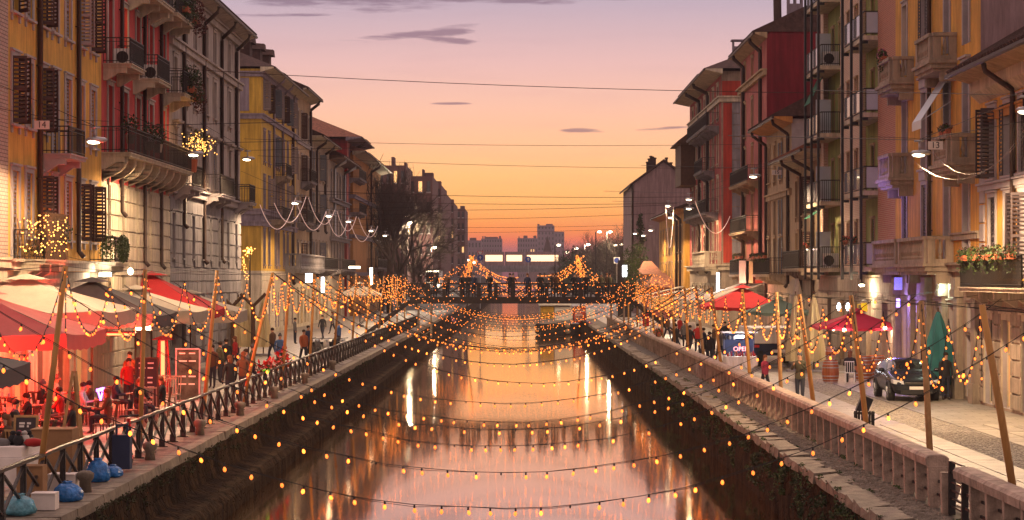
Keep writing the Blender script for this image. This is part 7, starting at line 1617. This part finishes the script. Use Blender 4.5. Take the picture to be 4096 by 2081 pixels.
mb = MB(); mb.box(9.6, 9.95, 93.9, 93.96, 1.72, 1.84); put(mb, 'lamp_tube', M['lampw'], t); l = pt('lamp_light', (-.1, -.3, 1.6), 60, (.85, .93, 1)); l.parent = t
M['openred'] = mat('lit_sign_letters', (.9, .4, .4), var=0, emis=(1, .25, .25), estr=2.5)
ft = bpy.data.curves.new('OPEN', 'FONT'); ft.body = 'OPEN'; ft.size = .28; ft.extrude = .01; fo = bpy.data.objects.new('open_letters', ft); col.objects.link(fo); dg = bpy.context.evaluated_depsgraph_get(); me_ = bpy.data.meshes.new_from_object(fo.evaluated_get(dg)); bpy.data.objects.remove(fo); me_.materials.clear(); me_.materials.append(M['openred'])
q = inst(me_, 'open_sign', t, (9.55, y1 - .06, 1.12), (pi / 2, 0, 0))
TC = ['red', 'white', 'magenta', 'blue', 'beige', 'rust', 'red', 'red']
for k_ in range(16):
    mb = MB(); x = x0 + .1 + .08 * k_; mb.lathe([(.03, 0), (.045, .05), (.03, .1 + .05 * (k_ % 3)), (.02, .14 + .05 * (k_ % 3))], (x, y0 + .2 + .1 * (k_ % 2), .925), 7); tag(put(mb, 'trinket', cloth(COL[TC[k_ % 8]], TC[k_ % 8])), '%s trinket on the lamp-lit stall table, %s from the left' % (TC[k_ % 8], ordw(k_)), 'trinket', 'trinkets on the lamp-lit stall')
for k_ in range(7):
    mb = MB(); x = x0 + .1 + .2 * k_; mb.blob((x, y1 - .12, 1.72), (.07, .06, .1), 0, 8, .1); tag(put(mb, 'hanging_cap', cloth(COL[['black', 'grey', 'white', 'black', 'red', 'black', 'grey'][k_]], 'x')), 'cap hanging from the top of the lamp-lit stall, %s from the left' % ordw(k_), 'hat', 'caps hung on the stall')
# white van
t = root('delivery_van', 'white flatbed delivery van with a ribbed side and dark cab behind the stall', 'van', (12.6, 106, 0)); x0, x1 = 11.4, 14.2
mb = MB(); mb.box(x0, x1, 104.5, 110, 1.15, 1.9); put(mb, 'cargo_side', M['white'], t)
for k_ in range(3): mb = MB(); z = 1.2 + .24 * k_; mb.box(x0 - .02, x1 + .02, 104.46, 104.499, z, z + .2); put(mb, 'side_board', M['white'], t)
mb = MB(); mb.box(x0 + .1, x1 - .1, 104.7, 110, .55, 1.149); put(mb, 'chassis', cloth(COL['navy'], 'navy'), t)
for a, b_ in ((x0 + .5, 104.8), (x1 - .5, 104.8), (x0 + .5, 109), (x1 - .5, 109)): mb = MB(); mb.tube([(a - .12, b_, .4), (a + .12, b_, .4)], .4, 14); put(mb, 'wheel', M['rubber'], t)
for a in (x0 + .3, x1 - .3): mb = MB(); mb.box(a - .12, a + .12, 104.42, 104.459, .95, 1.08); put(mb, 'tail_light', M['signred'], t)
mb = MB(); mb.box(12.4, 13.1, 104.4, 104.45, .7, .85); put(mb, 'number_plate', M['cloth'], t)
# bin with a black case
t = root('litter_bin', 'round slatted litter bin behind the parapet', 'bin', (8.78, 54, 0)); x = t.location.x
for k_ in range(16): a = 2 * pi * k_ / 16; mb = MB(); mb.box(x + .24 * cos(a) - .02, x + .24 * cos(a) + .02, 54 + .24 * sin(a) - .02, 54 + .24 * sin(a) + .02, .02, 1.0); put(mb, 'slat', M['iron'], t)
mb = MB(); mb.lathe([(.27, .93), (.27, .97), (.22, .97), (.22, .93)], (x, 54, 0), 14); put(mb, 'rim', M['iron'], t)
mb = MB(); mb.hexa([(x - .22, 53.9, 1.02), (x + .08, 53.9, .98), (x + .08, 54.1, .98), (x - .22, 54.1, 1.02), (x - .06, 53.9, 1.42), (x + .22, 53.9, 1.3), (x + .22, 54.1, 1.3), (x - .06, 54.1, 1.42)]); tag(put(mb, 'discarded_case', M['black']), 'black case dumped at a slant on top of the litter bin', 'case')
def flowerbox(label, c_, l, ax, fm, seed, s=1.0, parent=None, n=60):
    t = root('flower_box', label, 'flower box', c_, 'flower boxes'); mb = MB(); dx_, dy_ = (l / 2, .1) if ax == 'x' else (.1, l / 2)
    mb.box(c_[0] - dx_, c_[0] + dx_, c_[1] - dy_, c_[1] + dy_, c_[2], c_[2] + .18); put(mb, 'planter', M['terra'], t); rr_ = random.Random(seed)
    mb = MB(); leaves(mb, (c_[0], c_[1], c_[2] + .2), (dx_ + .12, dy_ + .15, .28 * s), int(n * l * 3), .055, rr_, 0); leaves(mb, (c_[0], c_[1], c_[2] + .0), (dx_ + .1, dy_ + .18, .45 * s), int(n * l * 1.5), .05, rr_, 0)
    put(mb, 'foliage', M['leaf'] if seed % 2 else M['leafbr'], t)['kind'] = 'stuff'; mb = MB(); leaves(mb, (c_[0], c_[1], c_[2] + .25), (dx_ + .12, dy_ + .18, .25 * s), int(n * l * 1.2), .045, rr_, 0); put(mb, 'flowers', M[fm], t)['kind'] = 'stuff'; return t
flowerbox('box of orange and red flowers standing on the right parapet', (SX, 122, 1.02), 1.2, 'y', 'flowred', 4)
for k_, y in enumerate((71.2, 69.6, 68.0, 66.4, 64.6)): flowerbox('bushy flower box on the iron balcony at the right edge, %s from the left' % ordw(k_), (14.9, y, 4.95), .9, 'y', 'leafred', 3 + k_ * 2 + (k_ % 2), 1.0)
flowerbox('terracotta planter on the upper balustrade at the 13 plate', (15.1, 75.3, 9.46), 1.2, 'y', 'leafred', 5, .5)
flowerbox('flower box with magenta blooms trailing from the upper left balustrade', (15.1, 88.3, 13.36), 1.0, 'y', 'flowpink', 7, 1.2)
flowerbox('lower tuft of magenta blooms on the balustrade corner', (15.35, 86.6, 12.7), .6, 'y', 'flowpink', 9, 1.2)
for k_, (x, y, z) in enumerate(((15.4, 113.3, 5.95), (15.4, 100.3, 5.95), (15.4, 97.9, 5.95))): flowerbox('small hanging pot of green on the lowest glass balconies, %s from the left' % ordw(k_), (x, y, z), .35, 'y', 'flowred', 11 + k_ * 2, .7)
for k_, (y, z) in enumerate(((133, 5.6), (136, 5.6), (139, 5.6), (147, 5.7), (150, 5.7))): flowerbox('flower box on the tan and pink house balconies, %s from the right' % ordw(k_), (15.3, y, z), 2.2, 'y', 'leafred', 21 + k_ * 2, .6, n=25)
for k_, (x, y, z, w) in enumerate(((-15.15, 98.3, 13.2, .9), (-15.2, 99.6, 12.9, 1.0), (-15.2, 96.8, 16.7, 1.2), (-15.2, 99.5, 16.5, 1.0))):
    t = root('balcony_shrub', 'dark russet shrub spilling over a red house balcony, %s' % ['lower left', 'lower right', 'upper left', 'upper right'][k_], 'plant', (x, y, z), 'shrubs on the red house'); mb = MB(); rr_ = random.Random(k_)
    leaves(mb, (x, y, z + .3), (.5, w, .75), 420, .07, rr_); leaves(mb, (x + .25, y + .2, z - .35), (.35, w * .6, .5), 160, .06, rr_); put(mb, 'foliage', M['leaf'] if k_ % 2 == 0 else M['leafred'], t); mb = MB(); mb.box(x - .2, x + .2, y - .5, y + .5, z - .25, z); put(mb, 'planter', M['terra'], t)
# lit balcony tree + planters on red house balcony
t = root('lit_olive_tree', 'balcony shrub glowing with a dense knot of fairy lights on the red house', 'plant', (-15.3, 99.2, 9.7)); mb = MB(); rr_ = random.Random(5); c_ = (-15.0, 98.8, 10.6); leaves(mb, c_, (.6, .9, .7), 300, .06, rr_); put(mb, 'foliage', M['leaf'], t)
mb = MB()
for _ in range(150):
    p = Vector(c_) + Vector((rr_.gauss(.15, .3), rr_.gauss(0, .5), rr_.gauss(0, .22))); n = len(mb.v); s_ = .032; mb.v += [tuple(p + Vector(v) * s_) for v in ((1, 0, 0), (0, 1, 0), (-1, 0, 0), (0, -1, 0), (0, 0, 1), (0, 0, -1))]
    for f in ((0, 1, 4), (1, 2, 4), (2, 3, 4), (3, 0, 4), (1, 0, 5), (2, 1, 5), (3, 2, 5), (0, 3, 5)): mb.f.append(tuple(n + i for i in f)); mb.m.append(0)
q = put(mb, 'lights', M['fairy'], t); q['kind'] = 'stuff'; mb = MB(); mb.lathe([(.18, 9.5 - .2), (.25, 9.9)], (-15.2, 99.0, 0), 8); put(mb, 'pot', M['terra'], t)
l = pt('fairy_glow', (.4, -.3, .8), 60, (1, .5, .15)); l.parent = t
for k_, (x, y, z) in enumerate(((-15.4, 88.5, 9.9), (-15.3, 90.2, 9.9), (-15.4, 84.2, 9.9))):
    t = root('potted_shrub', 'dark potted shrub on the long red house balcony, %s from the left' % ordw([1, 2, 0][k_]), 'plant', (x, y, z), 'potted shrubs on the long balcony'); mb = MB(); leaves(mb, (x, y, z + .55), (.35, .45, .45), 170, .06, R); put(mb, 'foliage', M['leaf'], t); mb = MB(); mb.lathe([(.14, -.2), (.2, .15)], (x, y, z), 8); put(mb, 'pot', M['palestone'], t)
# fairy lights and trellis on the yellow balcony at left, hedge panel on the next one
t = root('lit_trellis', 'diamond trellis wound with fairy lights on the first-floor balcony at the left edge', 'trellis', (-15.2, 69.5, 5)); mb = MB(); 
for i in range(16):
    y = 68.2 + i * .2; mb.bar((-15.18, y, 5.0), (-15.18, y + .45, 6.5), .025, .015); mb.bar((-15.2, y + .45, 5.0), (-15.2, y, 6.5), .025, .015)
for i in range(6): x = -16.1 + i * .18; mb.bar((x, 68.2, 5.0), (x + .25, 68.2, 6.3), .02, .015); mb.bar((x + .25, 68.22, 5.0), (x, 68.22, 6.3), .02, .015)
put(mb, 'lattice', M['darkwood'], t); mb = MB(); rr_ = random.Random(8)
for _ in range(110):
    p = Vector((rr_.choice([-15.14, rr_.uniform(-16, -15.15)]), 0, rr_.uniform(5.1, 6.4))); p.y = 68.12 if p.x < -15.15 else rr_.uniform(68.2, 71.4); n = len(mb.v); s_ = .026; mb.v += [tuple(p + Vector(v) * s_) for v in ((1, 0, 0), (0, 1, 0), (-1, 0, 0), (0, -1, 0), (0, 0, 1), (0, 0, -1))]
    for f in ((0, 1, 4), (1, 2, 4), (2, 3, 4), (3, 0, 4), (1, 0, 5), (2, 1, 5), (3, 2, 5), (0, 3, 5)): mb.f.append(tuple(n + i for i in f)); mb.m.append(0)
q = put(mb, 'lights', M['fairy'], t); q['kind'] = 'stuff'; mb = MB(); leaves(mb, (-15.4, 71, 5.9), (.5, .6, .5), 260, .05, rr_); leaves(mb, (-15.6, 69.0, 5.3), (.5, .8, .25), 160, .05, rr_); put(mb, 'foliage', M['leaf'], t)
t = root('hedge_screen', 'green artificial hedge panel on the balcony beside the drainpipe', 'screen', (-15.15, 81.5, 5)); mb = MB(); leaves(mb, (-15.15, 81.4, 5.5), (.08, 1.3, .55), 900, .05, rr_); leaves(mb, (-15.5, 80.18, 5.5), (.35, .06, .55), 300, .05, rr_); put(mb, 'foliage', M['leafbr'], t)
# number plates on house fronts
def plate(label, txt, px, py, Y, w=.5):
    p = P(px, py, Y); t = root('number_plate', label, 'number plate', p); mb = MB(); mb.box(p.x - w / 2, p.x + w / 2, Y, Y + .03, p.z - .14, p.z + .14); put(mb, 'plate', M['cloth'], t)
    c_ = bpy.data.curves.new('n', 'FONT'); c_.body = txt; c_.size = .3; c_.align_x = 'CENTER'; c_.align_y = 'CENTER'; c_.extrude = .004; fo = bpy.data.objects.new('n', c_); col.objects.link(fo); dg = bpy.context.evaluated_depsgraph_get(); me_ = bpy.data.meshes.new_from_object(fo.evaluated_get(dg)); bpy.data.objects.remove(fo); me_.materials.clear(); me_.materials.append(M['iron']); inst(me_, 'digits', t, (p.x, Y - .006, p.z), (pi / 2, 0, 0))
    mb = MB(); mb.tube([(p.x - 2.2, Y + .02, p.z + .3), (p.x + 2.2, Y + .02, p.z + .12)], .008, 3); put(mb, 'wire', M['black'], t)
plate('small white plate reading 14 hung before the orange-yellow house', '14', 167, 500, 70); plate('small white plate reading 13 hung before the balustrade house', '13', 3742, 582, 72); plate('small white plate reading 15 hung before the red house', '15', 618, 553, 92, .55)
plate('small plate reading 15 hung before the tan house on the right', '15', 3107, 690, 125, .55)
# signs on the left shop fronts
for k_, (px, py, Y, w, h, m, lb) in enumerate(((734, 1130, 118, .14, .18, 'lampw', 'glaring white square sign before the grey palazzo'), (1235, 1112, 150, .15, .2, 'lampw', 'lit white shop sign under the long stone balcony'), (1291, 1140, 160, .07, .36, 'lampw', 'tall white light column beside the shop sign'), (2872, 1150, 158, .065, .68, 'lampw', 'tall bluish white light strip at the red palazzo corner'), (1485, 1105, 215, .06, .4, 'lamp', 'bright vertical light before the orange house'), (1418, 1070, 200, .26, .05, 'lamp', 'bright horizontal light bar above the far left cafes'))):
    p = P(px, py, Y); t = root('lit_sign', lb, 'sign', p); s_ = Y / 100; mb = MB(); mb.box(p.x - w * s_, p.x + w * s_, Y, Y + .08, p.z - h * s_, p.z + h * s_); put(mb, 'face', M[m], t); mb = MB(); mb.box(p.x - w * s_ - .04, p.x + w * s_ + .04, Y + .081, Y + .2, p.z - h * s_ - .04, p.z + h * s_ + .04); put(mb, 'casing', M['iron'], t)
    l = pt('sign_light', (0, -.6, 0), 90, (.9, .9, 1) if m == 'lampw' else (1, .75, .5)); l.parent = t
t = root('wall_lamp', 'warm wall lantern on a bracket on the cream base of the red house', 'lamp', P(522, 1086, 85)); p = t.location.copy(); ORG[t.name] = p; mb = MB(); mb.blob(p, (.12, .12, .15), 0, 8, 0); put(mb, 'globe', M['lamp'], t); mb = MB(); mb.tube([(p.x - .7, 85, p.z + .3), (p.x - .3, 85, p.z + .35), (p.x, 85, p.z + .15)], .02, 5); put(mb, 'bracket', M['iron'], t); l = pt('lamp_light', (0, -.1, 0), 160, (1, .6, .3)); l.parent = t
t = root('shop_light', 'broad white light box under the first-floor balcony near the drainpipe', 'light', P(420, 1098, 80)); p = t.location.copy(); mb = MB(); mb.box(p.x - .22, p.x + .22, 80, 80.1, p.z - .08, p.z + .08); put(mb, 'lens', M['lamp'], t); mb = MB(); mb.box(p.x - .25, p.x + .25, 80.101, 80.2, p.z - .1, p.z + .1); put(mb, 'housing', M['iron'], t); l = pt('lamp_light', (0, -.2, -.1), 100, (1, .8, .6)); l.parent = t
t = root('fairy_mast', 'thin mast tipped with a glowing tuft of fairy lights before the yellow corner', 'light', (P(1000, 0, 140).x, 140, 0)); x = t.location.x; mb = MB(); mb.tube([(x, 140, 0), (x, 140, P(0, 1000, 140).z)], .05, 5); put(mb, 'mast', M['iron'], t)
mb = MB(); rr_ = random.Random(2); za, zb_ = P(0, 1030, 140).z, P(0, 1000, 140).z
for k_ in range(60):
    p = Vector((x + rr_.gauss(0, .14), 140 + rr_.gauss(0, .1), zb_ + rr_.gauss(0, .18))) if k_ < 34 else Vector((x - .5 + rr_.gauss(0, .12) + (k_ % 13) * .015, 140, zb_ - .5 - (k_ % 13) * .12)); n = len(mb.v); s_ = .04; mb.v += [tuple(p + Vector(v) * s_) for v in ((1, 0, 0), (0, 1, 0), (-1, 0, 0), (0, -1, 0), (0, 0, 1), (0, 0, -1))]
    for f in ((0, 1, 4), (1, 2, 4), (2, 3, 4), (3, 0, 4), (1, 0, 5), (2, 1, 5), (3, 2, 5), (0, 3, 5)): mb.f.append(tuple(n + i for i in f)); mb.m.append(0)
q = put(mb, 'lights', M['fairy'], t); q['kind'] = 'stuff'; l = pt('fairy_glow', (-.3, -.3, zb_), 260, (1, .6, .15)); l.parent = t
p = P(3447, 1141, 96.5); t = root('door_lamp', 'small warm lamp above the lit doorway behind the crimson umbrella', 'lamp', p); mb = MB(); mb.blob(p, (.14, .14, .06), 0, 9, 0); put(mb, 'lens', M['lamp'], t); mb = MB(); mb.lathe([(.2, .05), (.04, .16), (.03, .3)], p, 9); put(mb, 'shade', M['iron'], t); l = pt('lamp_light', (0, -.1, -.15), 420, (1, .74, .45)); l.parent = t
# air conditioners on the bar balconies and fans
for k_, z in enumerate((4.88, 15.2)):
    t = root('air_conditioner', 'boxy air conditioner with a round fan grille on the %s barred balcony' % ('lowest' if k_ == 0 else 'upper'), 'air conditioner', (16.0, 108.7, z)); mb = MB(); mb.box(15.55, 16.35, 108.6, 108.95, z + .02, z + .75); put(mb, 'casing', M['white'], t); mb = MB(); mb.tube([(15.85, 108.56, z + .38), (15.85, 108.6, z + .38)], .27, 16); put(mb, 'fan_grille', M['iron'], t)
for k_, y in enumerate((84.6, 91.0)):
    t = root('air_conditioner', 'slim pale air conditioner on the %s small balcony of the red house' % ('left' if k_ == 0 else 'middle'), 'air conditioner', (-15.7, y, 12.8)); mb = MB(); mb.box(-16.1, -15.4, y - .15, y + .15, 12.82, 13.5); put(mb, 'casing', M['white'], t); mb = MB(); mb.tube([(-15.75, y - .19, 13.16), (-15.75, y - .15, 13.16)], .24, 14); put(mb, 'fan_grille', M['iron'], t)
M['awgreen'] = fabric('green_awning_cloth', (.02, .12, .07), .1)
for k_, (y, z) in enumerate(((113.2, 14.9), (113.2, 8.0))):
    t = root('balcony_awning', 'green cloth awning hung over a barred balcony, %s one' % ('upper' if k_ == 0 else 'lower small'), 'awning', (15.3, y, z)); s_ = 1 if k_ == 0 else .35; mb = MB(); mb.hexa([(15.9, y - 2, z), (15.2, y - 2, z - 1.4 * s_), (15.2, y + .2, z - 1.4 * s_), (15.9, y + .2, z), (15.93, y - 2, z), (15.23, y - 2, z - 1.4 * s_), (15.23, y + .2, z - 1.4 * s_), (15.93, y + .2, z)]); put(mb, 'cloth', M['awgreen'], t)
# posters above the awnings
for k_, (px, m) in enumerate(((2975, 'cloth'), (3002, 'fyel'), (3030, 'stripe'))):
    p = P(px, 1088, 140.9); mb = MB(); mb.box(p.x - .32, p.x + .32, 140.8, 140.9, p.z - .75, p.z + .75); tag(put(mb, 'poster_panel', M[m]), 'lit poster panel above the cream awnings, %s from the left' % ordw(k_), 'poster', 'posters above the awnings')
l = pt('poster_light', (15.0, 139.6, 3.6), 260, (1, .4, .25)); l = pt('shop_glow', (14.2, 133, 2.4), 300, (1, .6, .3)); l = pt('shop_glow', (13.6, 150, 2.3), 300, (1, .7, .45))
# ================================================================= the car
M['carpaint'] = mat('dark_blue_grey_car_paint', (.018, .022, .03), rough=.22, var=0, metal=.5, spec=.8); M['carglass'] = mat('tinted_car_glass', (.008, .009, .012), rough=.04, var=0, spec=1.0); M['chrome'] = mat('chrome', (.6, .6, .6), rough=.15, var=0, metal=1); M['headlens'] = mat('clear_headlamp_lens', (.5, .5, .52), rough=.1, var=0, spec=.9)
car = root('parked_car', 'dark blue-grey hatchback parked facing the camera beside the cobbled strip', 'car', (14.05, 75.0, 0))
# stations along y (0 = front bumper): half widths and heights of rings
ST = [(0.0, .62, .30, .45, .60, .66, .68, .70), (.10, .80, .22, .42, .66, .74, .76, .77), (.55, .88, .2, .45, .78, .88, .90, .92), (1.15, .90, .2, .45, .86, .98, 1.0, 1.02), (1.35, .90, .2, .45, .88, 1.0, 1.03, 1.06), (1.95, .90, .2, .45, .90, 1.02, 1.38, 1.43), (2.4, .90, .2, .45, .91, 1.03, 1.43, 1.48), (3.2, .90, .2, .45, .92, 1.05, 1.41, 1.46), (3.85, .88, .22, .46, .93, 1.06, 1.33, 1.40), (4.15, .82, .28, .5, .92, 1.02, 1.08, 1.12), (4.25, .7, .35, .5, .85, .92, .95, .97)]
mb = MB(); rings = []
for (y, hw, z0, z1, z2, z3, z4, z5) in ST:
    cab = z5 > 1.2; tw = hw * .74 if cab else hw * .86
    prof = [(hw * .86, z0), (hw * .99, z1), (hw, z2 * .9), (hw * .965, z3), (tw, z4), (tw * .6, z5 - .01), (0, z5)]
    rings.append([(x, y, z) for x, z in prof] + [(-x, y, z) for x, z in prof[-2::-1]])
n = len(rings[0])
for i in range(len(rings) - 1):
    for j in range(n - 1):
        side = j in (3, n - 5); top = j in (4, 5, n - 6, n - 7); gm = 0
        if side and 4 <= i <= 7: gm = 1
        if top and i == 4: gm = 1
        if (top or side) and i == 8: gm = 1
        mb.face([rings[i][j], rings[i][j + 1], rings[i + 1][j + 1], rings[i + 1][j]], gm)
    mb.face([rings[i][0], rings[i][-1], rings[i + 1][-1], rings[i + 1][0]], 2)
mb.face(rings[0]); mb.face(rings[-1])
bdy = loc_put(mb, 'body', [M['carpaint'], M['carglass'], M['black']], car, True); bmm = bmesh.new(); bmm.from_mesh(bdy.data); bmesh.ops.remove_doubles(bmm, verts=bmm.verts, dist=.001); bmesh.ops.recalc_face_normals(bmm, faces=bmm.faces); bmm.to_mesh(bdy.data); bmm.free(); bdy.modifiers.new('s', 'SUBSURF').render_levels = 2
bdy.modifiers['s'].levels = 2
for (a, b_) in ((-.80, .82), (.80, .82), (-.80, 3.42), (.80, 3.42)):
    mb = MB(); s_ = 1 if a > 0 else -1; mb.tube([(a - s_ * .12, b_, .32), (a + s_ * .1, b_, .32)], .33, 20); w = loc_put(mb, 'wheel', M['rubber'], car); mb = MB(); mb.tube([(a + s_ * .1, b_, .32), (a + s_ * .115, b_, .32)], .21, 12)
    for k_ in range(5): t_ = 2 * pi * k_ / 5; mb.bar((a + s_ * .12, b_, .32), (a + s_ * .12, b_ + .2 * cos(t_), .32 + .2 * sin(t_)), .05, .02)
    q = loc_put(mb, 'rim', M['chrome'], w)
    mb = MB(); prof = [(b_ + .39 * cos(t_), .32 + .39 * sin(t_)) for t_ in [pi * i / 8 for i in range(9)]]
    for (p0, p1) in zip(prof, prof[1:]): mb.bar((s_ * .885, p0[0], p0[1]), (s_ * .885, p1[0], p1[1]), .05, .05)
    loc_put(mb, 'wheel_arch', M['black'], car)
for s_ in (-1, 1):
    mb = MB(); mb.hexa([(s_ * .45, -.0, .62), (s_ * .80, .10, .64), (s_ * .84, .34, .66), (s_ * .5, .14, .64), (s_ * .47, .02, .74), (s_ * .81, .12, .78), (s_ * .85, .36, .80), (s_ * .52, .16, .76)]); loc_put(mb, 'headlight', M['headlens'], car, False)
    mb = MB(); mb.blob((s_ * 1.0, 1.45, 1.08), (.12, .07, .08), 0, 8, 0); mb.bar((s_ * .86, 1.45, 1.02), (s_ * .95, 1.45, 1.06), .04); loc_put(mb, 'wing_mirror', M['carpaint'], car, True)
    for yy in (2.45, 3.3): mb = MB(); mb.box(s_ * .895, s_ * .925, yy, yy + .16, .86, .89); loc_put(mb, 'door_handle', M['chrome'], car)
mb = MB(); mb.box(-.42, .42, -.035, .0, .60, .68); loc_put(mb, 'grille', M['black'], car); mb = MB(); mb.box(-.55, .55, -.03, .06, .28, .42); loc_put(mb, 'lower_grille', M['black'], car); mb = MB(); mb.box(-.44, .44, -.045, -.036, .67, .685); loc_put(mb, 'chrome_strip', M['chrome'], car)
mb = MB(); mb.box(-.26, .26, -.06, -.035, .44, .55); loc_put(mb, 'number_plate', M['cloth'], car)
# ================================================================= evening haze
HZ = 0.0002
hm_ = bpy.data.materials.new('evening_air'); hm_.use_nodes = True; t_ = hm_.node_tree; t_.nodes.clear(); ho = t_.nodes.new('ShaderNodeOutputMaterial'); pv = t_.nodes.new('ShaderNodeVolumePrincipled')
pv.inputs['Color'].default_value = (.85, .75, .8, 1); pv.inputs['Density'].default_value = HZ; pv.inputs['Anisotropy'].default_value = .3; t_.links.new(pv.outputs[0], ho.inputs['Volume'])
mb = MB(); mb.box(-398, 398, -6, 1645, -3.8, 60); tag(put(mb, 'haze', hm_), kind='stuff')
